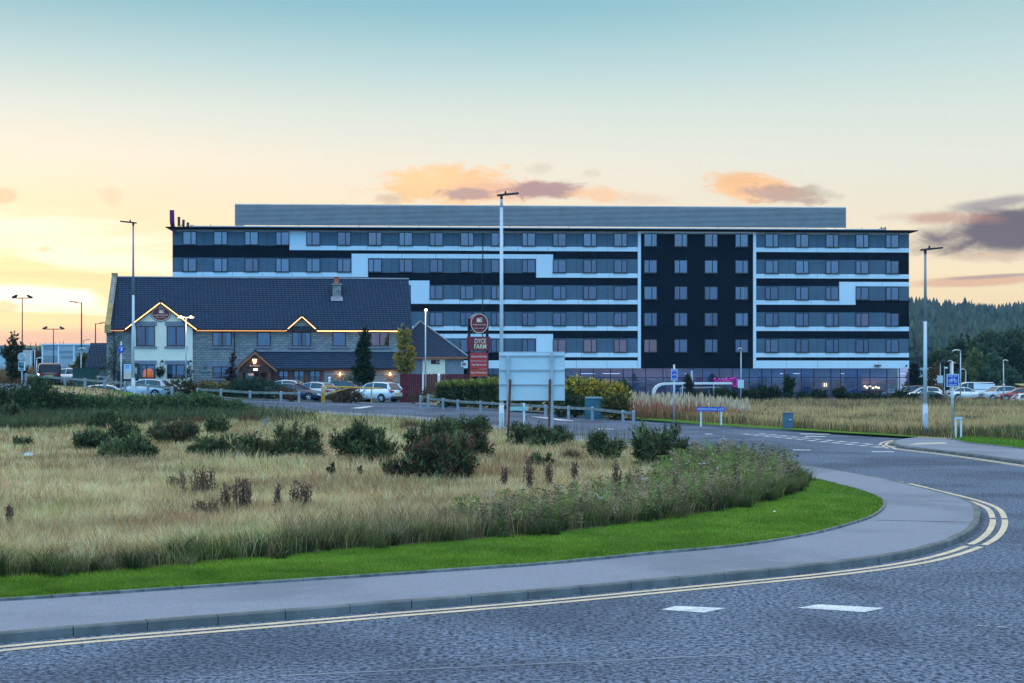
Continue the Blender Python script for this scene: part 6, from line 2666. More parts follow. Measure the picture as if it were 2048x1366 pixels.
# conifers on the left horizon
lab_l = ['first small conifer left of the warehouse roof line', 'second conifer above the left end of the warehouse', 'third conifer above the warehouse, slim and pointed', 'tall slim conifer left of the shorter floodlight mast',
         'conifer touching the left of the shorter floodlight mast', 'dense conifer just right of the shorter floodlight mast', 'conifer between two others right of the shorter mast', 'last and broadest conifer of the row above the warehouse']
for i, (px, py) in enumerate(((61, 684), (72, 683), (80, 685), (90, 681.5), (101, 683), (111, 684), (120, 682), (127, 680))):
    d = 620.0
    x = (px - CX) * d / F
    zb = float(T(x, d))
    h = zat(py, d) - zb
    V, t_, C = conifer_arrays(np.array([[0, 0, 0]], float), np.array([h]), np.array([2.2 + 1.4 * (i % 3) / 2]), rg, 8, ((.02, .03, .022), (.03, .04, .025)))
    cr = thing('conifer', lab_l[i], 'tree', (x, d, zb), 0, 'conifers above the warehouse')
    np_mesh('crown', V, t_, C, MT['leaf'], cr)
    m = MB()
    m.tube((0, 0, -.5), (0, 0, h * .9), .22, .05, 6)
    m.build('trunk', MT['bark'], cr)


# ================================================================== trees and shrubs
def crown_tree(name, label, cat, base, lobes, n, per, L, W, pal, group=None, trunk=.16, limbs=5, lean=.0, seed=1, shell=.35, spread=.9, up=.3, slen=.3, hole=0.0, trunk_top=None, bark='bark'):
    rng = np.random.default_rng(seed)
    o = thing(name, label, cat, base, 0, group)
    (V, t_, C), p = sprig_cloud(lobes, n, per, L, W, pal, rng, up, spread, shell, slen)
    np_mesh('crown' if trunk else 'foliage', V, t_, C, MT['leaf'], o)
    lob = np.array(lobes, float)
    top = trunk_top if trunk_top else float((lob[:, 2] + .5 * lob[:, 5]).max())
    m = MB()
    if trunk:
        m.path([(0, 0, -.15), (lean * .3, 0, top * .33), (lean * .7, .05, top * .66), (lean, 0, top)], [trunk, trunk * .8, trunk * .5, trunk * .15], 8)
    idx = rng.choice(len(p), min(limbs, len(p)), replace=False)
    for q in p[idx]:
        r0 = max(trunk * .45, .012)
        z0 = max(.05, min(q[2] * .55, top * .7)) if trunk else .02
        st = Vector((lean * z0 / max(top, .1), 0, z0)) if trunk else Vector((q[0] * .18, q[1] * .18, -.05))
        mid = st.lerp(Vector(q), .5) + Vector((0, 0, .08 * abs(q[2])))
        m.path([st, mid, q], [r0, r0 * .7, r0 * .3], 5)
    m.build('trunk' if trunk else 'stems', MT[bark], o)
    return o


DK = [(.022, .046, .020), (.034, .068, .028), (.045, .08, .03), (.016, .034, .018)]
GR = [(.040, .085, .022), (.055, .11, .028), (.030, .065, .022), (.075, .12, .035)]
BL = [(.018, .045, .030), (.026, .06, .038), (.035, .075, .04)]
GORSE = [(.070, .11, .044), (.13, .19, .065), (.095, .105, .045), (.20, .27, .11), (.05, .055, .03), (.16, .14, .06)]
GORSE_B = [(.16, .08, .045), (.10, .07, .04), (.065, .11, .06), (.20, .095, .055)]
YL = [(.62, .42, .04), (.52, .40, .07), (.34, .33, .06), (.68, .40, .04), (.16, .20, .04)]
BR = [(.16, .085, .04), (.12, .07, .035), (.085, .06, .03)]

# dark mixed trees at the right
TR = [(1895, 705, 300, 9.5), (1925, 672, 310, 11), (1952, 690, 296, 9), (1975, 662, 318, 12), (1998, 668, 300, 10.5), (2020, 655, 315, 12), (2044, 652, 305, 13), (2075, 650, 312, 14)]
TL = ['leftmost dark broadleaf tree of the wood, beside the white building', 'dark tree rising behind the blue end of route sign and pale lamps', 'dark tree behind the white van roof', 'tall dark tree behind the lighter green poplar',
      'dark tree left of the lamp with the speed sign', 'tall dark tree behind the lamp with the speed sign', 'dark tree near the right edge of the picture', 'dark tree cut by the right edge of the picture']
for i, (px, py, d, wd) in enumerate(TR):
    b = GP(px, d)
    h = zat(py, d) - b.z
    r = wd / 2
    rr = random.Random(i)
    lobes = [(0, 0, h * .5, r * .8, r * .8, h * .42)]
    for q in range(9):
        a = rr.uniform(0, 6.28)
        lobes.append((r * .6 * math.cos(a), r * .6 * math.sin(a), h * rr.uniform(.2, .86), r * rr.uniform(.3, .5), r * rr.uniform(.3, .5), h * rr.uniform(.10, .2)))
    crown_tree('broadleaf_tree', TL[i], 'tree', b, lobes, 1100, 7, .75, .42, [tuple(v * 1.25 for v in c) for c in DK] + ([] if i % 3 else [(.07, .10, .035)]), 'dark trees at the right edge', .22, 8, 0, 40 + i, .45, .9, .2, .6)
for i, (px, py, d, wd, lab) in enumerate(((1951, 698, 270, 4.2, 'lighter yellow-green poplar above the white van'), (1987, 702, 268, 4.6, 'blue-green birch right of the yellow-green poplar'), (1934, 735, 262, 3.5, 'small olive tree at the foot of the yellow-green poplar'),
                                              (2018, 742, 262, 5.0, 'low dark green bush-like tree behind the red car'), (1968, 735, 262, 4.0, 'low green tree behind the silver car'))):
    b = GP(px, d)
    h = zat(py, d) - b.z
    r = wd / 2
    rr = random.Random(90 + i)
    lobes = [(0, 0, h * .5, r * .7, r * .7, h * .4), (0, 0, h * .8, r * .45, r * .45, h * .2)]
    for q in range(6):
        a = rr.uniform(0, 6.28)
        lobes.append((r * .6 * math.cos(a), r * .6 * math.sin(a), h * rr.uniform(.15, .6), r * .45, r * .45, h * .16))
    crown_tree('light_tree', lab, 'tree', b, lobes, 520, 7, .6, .3, [(.12, .16, .05), (.16, .19, .06), (.09, .13, .05)] if i in (0, 2) else [(.065, .12, .06), (.085, .15, .075), (.05, .09, .05)], 'lighter trees before the dark wood', .16, 6, 0, 60 + i, .4, .9, .5, .5)
# conifer at the hotel corner and bush beside it
b = GP(1828, 205)
h = zat(718, 205) - b.z
lobes = [(0, 0, h * (.08 + .13 * q), 1.35 * (1 - .13 * q), 1.35 * (1 - .13 * q), h * .09) for q in range(7)]
crown_tree('conifer', 'dark spruce close to the right corner of the hotel', 'tree', b, lobes, 700, 8, .45, .14, [(.012, .030, .022), (.018, .042, .028)], None, .14, 6, 0, 71, .2, .7, -.1, .4)
b = GP(1862, 222)
crown_tree('autumn_tree', 'small orange-tinged tree before the low white building', 'tree', b, [(0, 0, 2.2, 1.2, 1.2, 1.5), (.5, 0, 3.4, .8, .8, .8), (-.6, 0, 1.4, .8, .8, .9)], 240, 6, .4, .24, [(.12, .08, .03), (.06, .07, .03), (.16, .09, .03)], None, .09, 6, 0, 72)
b = GP(1866, 181)
crown_tree('autumn_bush', 'orange-brown bush between the white hatchback and the pale board', 'bush', b, [(0, 0, .9, 1.3, .8, .7)], 200, 7, .3, .2, [(.22, .11, .03), (.14, .09, .03)], None, 0, 8, 0, 73)

# shrubs along the glazed front of the hotel
SH = [(1248, 757, 150, 1.3, 'dark upright shrub at the right end of the yellow hedge'), (1255, 770, 152, 1.5, 'dark low shrub right of the yellow hedge'), (1378, 748, 160, .8, 'slim brown-green tree behind the cycle shelter'),
      (1440, 776, 161, 1.9, 'dark shrub mass under the right half of the cycle shelter'), (1462, 779, 158, 1.8, 'dark shrub below the magenta loop sculpture'), (1500, 776, 160, 1.8, 'dark shrub right of the white notice board'),
      (1520, 772, 162, 1.5, 'spiky dark shrub left of the columnar one'), (1549, 771, 162, 1.6, 'dark shrub touching the left side of the columnar one'), (1576, 747, 160, 1.3, 'tall dark columnar shrub against the glazed hotel front'),
      (1608, 783, 160, 1.6, 'low dark shrub right of the columnar one'), (1640, 778, 160, 1.7, 'low shrub before the lit alcoves of the glazed front'), (1678, 774, 161, 1.2, 'small upright shrub left of the lit bar window'),
      (1706, 786, 160, 1.8, 'low dark shrub below the lit bar lamps'), (1748, 786, 160, 1.7, 'low shrub below the right half of the lit bar'), (1797, 781, 162, 1.7, 'dark shrub at the right corner of the glazed front'), (1822, 788, 160, 1.5, 'low shrub just outside the right hotel corner'),
      (1400, 782, 158, 2.2, 'dark shrub under the middle of the cycle shelter'), (1335, 788, 156, 1.6, 'low green shrub inside the curved end of the cycle shelter'), (1870, 790, 158, 1.8, 'low green shrub at the foot of the right-hand tall lamp')]
for i, (px, py, d, wd, lab) in enumerate(SH):
    b = GP(px, d)
    h = zat(py, d) - b.z
    r = wd / 2 * 1.1
    rr = random.Random(200 + i)
    lobes = [(0, 0, h * .48, r * .75, r * .6, h * .45)]
    for q in range(5):
        a = rr.uniform(0, 6.28)
        lobes.append((r * .6 * math.cos(a), r * .4 * math.sin(a), h * rr.uniform(.2, .85), r * .38, r * .38, h * .17))
    pal = DK if i not in (2, 17) else [(.04, .05, .025), (.05, .055, .03)]
    crown_tree('shrub', lab, 'shrub', b, lobes, 260, 7, .22, .13, pal, 'shrubs along the hotel front', .05 if h > 2.2 else 0, 6, 0, 210 + i, .3, .9, .4, .22)

# the hedge behind the timber rail
HD = [(893, 764, 117, 1.5), (921, 762, 116, 1.7), (955, 759, 115, 1.9), (988, 757, 114, 1.9), (1020, 757, 113, 1.8), (1055, 756, 112, 1.9), (1090, 756, 111, 1.9)]
HL_ = ['leftmost dark clipped bush of the hedge beside the oxblood fence', 'second dark clipped bush of the hedge, left of the pylon sign', 'clipped bush with yellow-green top at the foot of the pylon sign', 'clipped bush between the pylon sign and the white sign board',
       'clipped bush behind the left edge of the white sign board', 'clipped bush behind the middle of the white sign board', 'clipped bush behind the right part of the white sign board']
for i, (px, py, d, wd) in enumerate(HD):
    b = GP(px, d)
    h = zat(py, d) - b.z
    r = wd / 2
    lobes = [(0, 0, h * .40, r * .95, r * .8, h * .40), (-r * .4, 0, h * .6, r * .6, r * .6, h * .3), (r * .45, 0, h * .55, r * .6, r * .6, h * .3)]
    o = crown_tree('hedge_bush', HL_[i], 'bush', b, lobes, 520, 7, .16, .10, [(.05, .085, .026), (.075, .11, .03), (.03, .06, .022), (.11, .13, .035)], 'clipped hedge behind the timber rail', 0, 6, 0, 230 + i, .55, .9, .3, .16)
    rng = np.random.default_rng(330 + i)
    lob2 = [(0, 0, h * .86, r * .9, r * .7, h * .12)]
    (V, t_, C), _ = sprig_cloud(lob2, 170, 7, .17, .08, [(.26, .28, .05), (.36, .34, .07), (.18, .22, .05)], rng, .9, .6, .3, .25)
    np_mesh('young_shoots', V, t_, C, MT['leaf'], o)
YH = [(1125, 762, 108.5, 2.2), (1150, 754, 107.5, 2.2), (1178, 757, 106.5, 2.0), (1208, 762, 105.5, 2.1), (1232, 765, 104.5, 1.7)]
YLb = ['yellow bush emerging from behind the right edge of the white sign board', 'tallest yellow bush of the autumn hedge', 'yellow bush above the teal cabinet', 'yellow bush right of the teal cabinet', 'rightmost yellow-green bush of the autumn hedge']
for i, (px, py, d, wd) in enumerate(YH):
    b = GP(px, d)
    h = zat(py, d) - b.z
    r = wd / 2
    lobes = [(0, 0, h * .42, r * .9, r * .8, h * .40), (-r * .4, 0, h * .7, r * .6, r * .5, h * .24), (r * .4, 0, h * .62, r * .6, r * .6, h * .26)]
    o = crown_tree('autumn_hedge_bush', YLb[i], 'bush', b, lobes, 330, 7, .17, .11, [(.10, .12, .03), (.14, .15, .035), (.05, .075, .025)], 'yellow autumn hedge', 0, 8, 0, 250 + i, .5, .9, .3, .18)
    rng = np.random.default_rng(350 + i)
    lob2 = [(0, 0, h * .72, r * .95, r * .85, h * .26), (0, -.2, h * .6, r * 1.0, r * .8, h * .2)]
    (V, t_, C), _ = sprig_cloud(lob2, 360, 7, .17, .10, YL, rng, .5, .8, .6, .2)
    np_mesh('yellow_leaves', V, t_, C, MT['leaf'], o)
b = GP(1232, 101)
crown_tree('clipped_bush', 'square dark-green bush with orange top at the end of the timber rail', 'bush', b, [(0, 0, .8, .85, .6, .75), (.3, 0, 1.0, .6, .5, .6), (-.4, 0, .95, .5, .5, .6)], 420, 7, .14, .09, [(.03, .055, .016), (.05, .075, .018), (.22, .16, .03)], None, 0, 6, 0, 262, .6)
b = GP(1130, 103.5)
crown_tree('clipped_bush', 'dark green bush at the foot of the yellow hedge behind the rail', 'bush', b, [(0, 0, .7, .9, .6, .7), (.7, 0, .7, .6, .5, .6)], 420, 7, .14, .09, DK + [(.05, .075, .02)], None, 0, 6, 0, 263, .55)

# trees by the inn
b = GP(728, 139.5)
h = zat(655, 139.5) - b.z
lobes = [(0, 0, h * .55, .42, .45, h * .36), (.1, 0, h * .85, .28, .3, h * .13), (-.45, 0, h * .38, .42, .4, h * .14), (.4, 0, h * .36, .36, .4, h * .13), (-.2, 0, h * .68, .36, .35, h * .12)]
crown_tree('columnar_tree', 'dark green columnar tree before the inn window', 'tree', b, lobes, 520, 7, .30, .17, DK, None, .08, 8, 0, 270, .3, .9, .4, .3)
b = GP(809, 136.5)
h = zat(651, 136.5) - b.z
lobes = [(0, 0, h * .62, .62, .5, h * .30), (-.35, 0, h * .85, .25, .3, h * .13), (.2, 0, h * .84, .28, .3, h * .12), (.5, 0, h * .55, .35, .4, h * .18), (-.55, 0, h * .5, .3, .3, h * .13), (0, 0, h * .36, .28, .3, h * .12)]
crown_tree('autumn_tree', 'yellowing upright tree at the right end of the inn', 'tree', b, lobes, 300, 7, .26, .15, [(.42, .31, .05), (.30, .25, .05), (.52, .32, .05), (.20, .19, .05)], None, .06, 9, 0, 271, .3, .8, .9, .35)
b = GP(229, 138.5)
h = zat(668, 138.5) - b.z
lobes = [(0, 0, h * .52, .75, .6, h * .40), (.2, 0, h * .78, .45, .4, h * .2), (-.4, 0, h * .4, .6, .5, h * .2), (.45, 0, h * .34, .55, .5, h * .2)]
crown_tree('willow', 'wispy grey-green tree at the left corner of the inn', 'tree', b, lobes, 260, 7, .24, .05, [(.085, .11, .07), (.06, .09, .06), (.11, .13, .09)], None, .07, 14, .1, 272, .2, .6, .8, .5)
b = GP(212, 134)
crown_tree('berry_bush', 'bare twiggy bush with white berries below the wispy tree', 'bush', b, [(0, 0, 1.0, .9, .6, .8), (.8, 0, .5, .6, .5, .5)], 90, 6, .14, .11, [(.55, .55, .52), (.4, .42, .38), (.10, .08, .05)], None, 0, 16, 0, 273, .5)
b = GP(24, 150)
h = zat(662, 150) - b.z
lobes = [(.05, 0, h * .55, .75, .6, h * .18), (.15, 0, h * .90, .30, .3, h * .08), (-.55, 0, h * .62, .35, .3, h * .08), (.75, 0, h * .68, .35, .3, h * .10), (0, 0, h * .76, .28, .3, h * .09), (.3, 0, h * .3, .95, .7, h * .20)]
crown_tree('young_tree', 'gappy young tree standing left of the charging sign', 'tree', b, lobes, 330, 7, .28, .20, [(.05, .065, .02), (.07, .075, .03), (.04, .05, .02)], None, .07, 12, .15, 274, .2, .9, .3, .3)
b = GP(168, 158)
crown_tree('green_bush', 'rounded green bush between the reeds and the outbuilding', 'bush', b, [(0, 0, 1.6, 1.1, .9, 1.3), (.4, 0, 2.3, .6, .6, .7)], 330, 7, .26, .16, [(.075, .10, .025), (.055, .08, .025), (.10, .12, .03)], None, 0, 6, 0, 275, .5)
b = GP(62, 330)
crown_tree('brown_tree', 'broad brown tree behind the charging sign at the left end of the warehouse', 'tree', b, [(0, 0, 2.6, 4.2, 2, 2.6), (2.0, 0, 3.4, 2.2, 2, 1.6)], 420, 7, .7, .4, [(.09, .06, .045), (.07, .055, .04)], None, .2, 6, 0, 276, .5)
b = GP(466, 141.8)
h = zat(703, 141.8) - b.z
crown_tree('red_shrub', 'dark red climbing shrub left of the entrance porch', 'shrub', b, [(0, 0, h * .75, .22, .2, h * .22), (-.1, 0, h * .45, .4, .3, h * .22), (-.35, 0, h * .55, .3, .2, h * .06), (0, 0, h * .2, .3, .3, h * .2)], 170, 6, .20, .13, [(.06, .016, .016), (.045, .02, .02), (.03, .02, .015)], None, .05, 6, 0, 277, .2)


# spiky flax clumps
def flax(label, px, d, pytop, n, wd, pal, seed):
    b = GP(px, d)
    h = zat(pytop, d) - b.z
    rng = np.random.default_rng(seed)
    o = thing('flax_plant', label, 'plant', b, 0, 'spiky flax plants before the inn')
    P = rng.normal(0, .14, (n, 3))
    P[:, 2] = 0
    az = rng.uniform(0, 6.28, n)
    el = rng.uniform(.5, 1.5, n)
    D = np.stack([np.cos(az) * np.cos(el) * wd, np.sin(az) * np.cos(el) * wd, np.sin(el)], 1)
    V, t_, C = leaves(P, D, np.full(n, h) * rng.uniform(.7, 1.02, n), np.full(n, .12), pick(pal, n, rng), rng)
    np_mesh('leaves', V, t_, C, MT['leaf'], o)
    m = MB()
    m.lathe((0, 0, -.1), [(.22, 0), (.2, .2), (.08, .32)], 8)
    m.build('root_crown', MT['bark'], o)


flax('large green spiky flax plant behind the dark estate car', 700, 140.2, 741, 130, 1.15, [(.10, .15, .05), (.07, .12, .04), (.15, .19, .07)], 1)
flax('yellow-tinged spiky flax plant right of the parked cars', 824, 138.5, 752, 120, 1.2, [(.15, .17, .05), (.10, .13, .04), (.22, .19, .06)], 2)
b = GP(852, 130)
crown_tree('brown_shrub', 'low brown shrub at the foot of the single lit lamp', 'shrub', GP(845, 128), [(0, 0, .45, 1.2, .7, .45), (.5, 0, .8, .5, .5, .5)], 220, 7, .16, .07, BR + [(.10, .08, .03)], None, 0, 8, 0, 280, .4)
crown_tree('brown_shrub', 'brown domed shrub in front of the white car at the barrier', 'shrub', GP(693, 126.3), [(0, 0, .45, 1.35, .7, .55), (.4, 0, .62, .9, .6, .5), (-.6, 0, .4, .7, .6, .4)], 520, 8, .15, .05, BR, None, 0, 8, 0, 281, .5, .7, .6)
crown_tree('juniper', 'long dark green spreading juniper in front of the entrance porch', 'shrub', GP(513, 121.5), [(-.4, 0, 1.0, 2.0, .9, .8), (.9, 0, .75, 1.5, .8, .6), (-1.0, 0, .8, 1.2, .8, .75)], 1200, 8, .17, .05, [(.03, .085, .05), (.045, .11, .06), (.022, .055, .038)], None, 0, 8, 0, 282, .45, .7, .5)
crown_tree('brown_shrub', 'russet shoulder of low shrub at the right end of the juniper', 'shrub', GP(570, 120.5), [(0, 0, .5, .8, .6, .45)], 200, 8, .15, .06, BR, None, 0, 6, 0, 283, .5)
crown_tree('autumn_shrub', 'orange and olive autumn shrub left of the juniper', 'shrub', GP(424, 122), [(0, 0, .7, 1.6, .8, .65), (-.9, 0, .55, 1.0, .7, .5), (1.0, 0, .7, .9, .7, .55)], 620, 7, .17, .10, [(.24, .17, .04), (.14, .14, .04), (.34, .19, .05), (.09, .10, .03)], None, 0, 8, 0, 284, .5)
crown_tree('autumn_shrub', 'thin olive shrub behind the end of the far timber rail', 'shrub', GP(362, 118), [(0, 0, .6, 1.1, .7, .65), (.7, 0, .5, .7, .6, .45)], 330, 7, .16, .09, [(.09, .085, .03), (.06, .07, .025), (.12, .08, .03)], None, 0, 8, 0, 285, .4)

# reeds and rough growth at the far left
n = 5200
px = rg.uniform(-120, 235, n)
d = rg.uniform(152, 176, n)
P = np.stack([(px - CX) * d / F, d, T((px - CX) * d / F, d)], 1)
h = rg.uniform(.9, 1.7, n) * (1 + .25 * np.sin(P[:, 0] * 1.3))
V, t_, C = blades(P, h, np.full(n, .09), .35, pick([(.17, .10, .05), (.13, .08, .04)], n, rg), pick([(.30, .17, .07), (.36, .19, .06), (.22, .14, .08), (.16, .13, .06)], n, rg), rg)
struct(np_mesh('reeds', V, t_, C, MT['grass']), 'stuff')

# ------------------------------------------------------------------ left hedge bank
HB = [(20, 752, 94, 2.7, 'big rounded dark bush at the left edge of the bank'), (75, 752, 92, 2.6, 'tallest dark bush of the left bank below the black van'), (118, 773, 93, 2.4, 'dark bush on the left bank in front of the green store'),
      (-45, 758, 92, 2.6, 'dark bush of the bank cut by the left edge'), (160, 783, 94, 2.0, 'green bush on the bank below the green store'), (205, 786, 94, 2.2, 'green bush on the bank below the white berries'),
      (252, 785, 94, 2.2, 'green bush on the bank at the foot of the round blue sign'), (300, 783, 95, 2.2, 'green bush on the bank below the silver cars'), (345, 786, 95, 2.0, 'green bush on the bank below the end of the far rail'),
      (388, 779, 96, 2.3, 'lighter green bush on the bank with pale stems'), (430, 787, 96, 2.0, 'dark green bush near the right end of the bank'), (470, 795, 96, 1.8, 'last low green bush at the right end of the bank')]
for i, (px, py, d, wd, lab) in enumerate(HB):
    b = GP(px, d)
    b.z = min(b.z, zat(832, d))
    h = zat(py, d) - b.z
    r = wd / 2
    rr = random.Random(300 + i)
    lobes = [(0, 0, h * .42, r * .95, r * .8, h * .42)]
    for q in range(6):
        a = rr.uniform(0, 6.28)
        lobes.append((r * .65 * math.cos(a), r * .5 * math.sin(a), h * rr.uniform(.3, .82), r * .42, r * .42, h * .18))
    pal = ([tuple(v * 1.4 for v in c) for c in DK] + [(.09, .11, .04)]) if i < 4 else [(.08, .15, .06), (.11, .18, .065), (.055, .10, .045), (.17, .20, .07)]
    crown_tree('bank_bush', lab, 'bush', b, lobes, 900, 7, .13, .065, pal, 'bushes on the left bank', 0, 8, 0, 310 + i, .4, .85, .5, .2)


# ------------------------------------------------------------------ gorse in the field
def gorse(label, px, pybase, w_px, h_px, brown=0.0, seed=0, sparse=1.0):
    x, d = G(px, pybase)
    k = d / F
    sh = .30 / k
    x, d = G(px, pybase + sh)
    W_, H_ = w_px * k * .98, (h_px + .75 * sh) * k
    rr = random.Random(seed)
    b = Vector((x, d, float(T(x, d)) + .12))
    lobes = [(0, 0, H_ * .40, W_ * .33, W_ * .28, H_ * .36)]
    for q in range(13):
        a = rr.uniform(0, 6.28)
        rad = rr.uniform(.22, .48) * W_
        lobes.append((rad * math.cos(a), rad * .7 * math.sin(a), H_ * rr.uniform(.20, .88) * (1 - .45 * rad / W_), W_ * rr.uniform(.06, .15), W_ * rr.uniform(.06, .13), H_ * rr.uniform(.08, .24)))
    rng = np.random.default_rng(400 + seed)
    area = W_ * H_
    # many small spiny tufts over the lobes, with gaps between
    lb = np.array(lobes)
    nc = int((30 * area ** .8 + 10) * (.7 if sparse < 1 else 1.0))
    kk = rng.choice(len(lb), nc, p=(lb[:, 3] * lb[:, 5]) / (lb[:, 3] * lb[:, 5]).sum())
    dd = rng.normal(size=(nc, 3))
    dd[:, 2] = np.abs(dd[:, 2]) * 1.0 - .25
    dd /= np.linalg.norm(dd, axis=1)[:, None]
    cc = lb[kk, :3] + dd * lb[kk, 3:] * rng.uniform(.75, 1.12, (nc, 1))
    fs = float(np.clip(W_ / 1.3, .22, 1.0))
    cr = rng.uniform(.06, .19, nc) * fs
    tuft = np.column_stack([cc, cr, cr, cr * 1.25])
    pal = GORSE + (GORSE_B * 2 if brown else [])
    o = thing('gorse_bush', label, 'bush', b, 0, 'gorse bushes in the rough field')
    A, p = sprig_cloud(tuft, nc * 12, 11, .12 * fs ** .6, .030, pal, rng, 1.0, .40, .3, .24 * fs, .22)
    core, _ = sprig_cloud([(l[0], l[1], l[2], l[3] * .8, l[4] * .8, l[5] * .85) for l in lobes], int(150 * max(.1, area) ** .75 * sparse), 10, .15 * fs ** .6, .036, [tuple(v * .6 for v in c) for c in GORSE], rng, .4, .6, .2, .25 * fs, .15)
    zt = A[0][:, 2] / max(H_, .1)
    rad = np.hypot(A[0][:, 0], A[0][:, 1]) / max(W_ * .5, .1)
    V, t_, C = cat_mesh([A, core])
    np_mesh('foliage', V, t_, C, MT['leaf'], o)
    m = MB()
    for q in p[rng.choice(len(p), min(16, len(p)), replace=False)]:
        st = Vector((q[0] * .1, q[1] * .1, -.1))
        mid = st.lerp(Vector(q), .5) + Vector((0, 0, .05))
        m.path([st, mid, q], [.022, .016, .007], 5)
    m.build('stems', MT['bark'], o)
    return o


GB = [('biggest gorse bush with brown patches in the middle of the field', 884, 962, 178, 92, 1), ('dark gorse bush behind the biggest one with an upright spiky top', 880, 908, 130, 74, 0), ('dark spreading gorse to the right of the biggest bush', 942, 922, 70, 46, 1),
      ('dense gorse bush at the left of the biggest one', 730, 925, 112, 68, 0), ('small spiky gorse topping the bush left of the biggest', 736, 905, 60, 50, 0), ('tall dark gorse bush with a leggy right branch near the tall weeds', 1312, 938, 108, 88, 0),
      ('dark gorse left of the tall leggy one', 1212, 927, 78, 50, 0), ('leggy open gorse bush with visible stems at centre left', 600, 920, 108, 66, 0), ('low wide gorse left of the leggy open bush', 505, 920, 92, 48, 0),
      ('gorse between two others at centre left', 425, 918, 76, 40, 0), ('small tree-like gorse standing behind the centre-left clump', 433, 874, 46, 38, 0), ('brownish gorse at the back of the left clump', 345, 890, 92, 42, 1),
      ('dark gorse at the left end of the left clump', 178, 902, 64, 42, 0), ('gorse in the middle of the left clump', 232, 900, 84, 46, 0), ('low front gorse of the left clump', 245, 922, 100, 38, 0), ('low round gorse right of the left clump', 292, 922, 44, 32, 0),
      ('dark gorse mound at the back near the left bank', 205, 858, 62, 34, 0), ('gorse mound behind the posts of the white sign board', 1078, 893, 112, 40, 0), ('loose upright broom-like bush behind the biggest gorse', 952, 876, 56, 40, 0),
      ('tiny gorse tuft far out on the left of the field', 46, 897, 34, 16, 0), ('tiny dark sprig left of centre in the pale grass', 662, 958, 14, 30, 0), ('second tiny dark sprig in the pale grass left of the biggest gorse', 720, 960, 10, 24, 0),
      ('small green gorse right of the biggest bush', 1080, 938, 40, 26, 0), ('dark bush at the far left foot of the bank', 12, 845, 48, 36, 0)]
for i, (lab, px, pb, w_, h_, br_) in enumerate(GB):
    gorse(lab, px, pb, w_, h_, br_, i, .7 if 'leggy' in lab or 'loose' in lab else 1.0)


# dead dock stands
def dock(label, px, pybase, w_px, h_px, seed, pal=((.24, .135, .09), (.14, .085, .065), (.32, .19, .11)), group='dead dock stands in the pale grass', green=0):
    x, d = G(px, pybase)
    k = d / F
    W_, H_ = w_px * k, h_px * k
    rng = np.random.default_rng(500 + seed)
    o = thing('dock_plant', label, 'plant', Vector((x, d, float(T(x, d)) + .12)), 0, group)
    m = MB()
    parts = []
    ns = max(3, int(8 + w_px / 3))
    for s in range(ns):
        bx, by = rng.normal(0, W_ * .22, 2)
        hh = H_ * rng.uniform(.6, 1.0)
        tx = bx + rng.normal(0, W_ * .12)
        m.path([(bx, by, -.05), ((bx + tx) / 2, by, hh * .5), (tx, by, hh)], [.009, .007, .004], 4)
        nl = 34
        tt = rng.uniform(.3, 1, nl)
        P = np.stack([bx + (tx - bx) * tt, np.full(nl, by), hh * tt], 1) + rng.normal(0, .012, (nl, 3))
        D = np.stack([rng.normal(0, .6, nl), rng.normal(0, .6, nl), rng.uniform(.3, 1.2, nl)], 1)
        D /= np.linalg.norm(D, axis=1)[:, None]
        parts.append(leaves(P, D, rng.uniform(.04, .10, nl), np.full(nl, .028), pick(pal, nl, rng, .25), rng))
    V, t_, C = cat_mesh(parts)
    np_mesh('seed_heads', V, t_, C, MT['leaf'], o)
    m.build('stems', MT['bark'], o)


for i, a in enumerate((('dark brown dock stand nearest the centre of the pale grass', 487, 1052, 44, 92), ('dark dock stand left of the two brown clumps', 350, 1010, 28, 50), ('broad brown dock clump with many heads', 408, 1022, 60, 76),
                       ('small dark brown dock stand right of the others', 605, 1050, 44, 78), ('low grey-brown dock clump in front of the broad one', 415, 1060, 50, 46), ('single tall dry weed stem at the left of the field', 20, 1090, 10, 66),
                       ('thin green-brown weed between the two dock stands', 452, 1050, 14, 70), ('thin leaning weed right of the dark dock stand', 556, 1058, 12, 80))):
    dock(*a, i)
for i, a in enumerate((('left of three dark dock plumes before the pale grass', 1010, 1000, 14, 62), ('tallest dark dock plume left of the tall weeds', 1058, 1010, 18, 90), ('dark dock plume above the front weeds', 1098, 1000, 14, 66),
                       ('right-hand dark dock plume before the small green gorse', 1150, 990, 16, 60), ('slim dark dock plume in the middle of the front weeds', 1232, 1030, 12, 96), ('dark dry stem standing among the pale front weeds', 1352, 1030, 10, 80))):
    dock(*a, 20 + i, group='dark dock plumes in the front weeds')
RT = [('russet rush tuft at the far left below the bank', 32, 858, 34, 28), ('second russet rush tuft below the bank', 68, 858, 30, 30), ('third russet rush tuft below the bank', 101, 860, 30, 30), ('russet rush tuft in front of the small tree-like gorse', 398, 856, 34, 22),
      ('russet rush tuft near the short timber post', 500, 855, 36, 28), ('russet rush tuft right of the small green gorse', 1142, 938, 40, 38), ('brown rush tuft behind the biggest gorse on its left', 822, 872, 50, 34)]
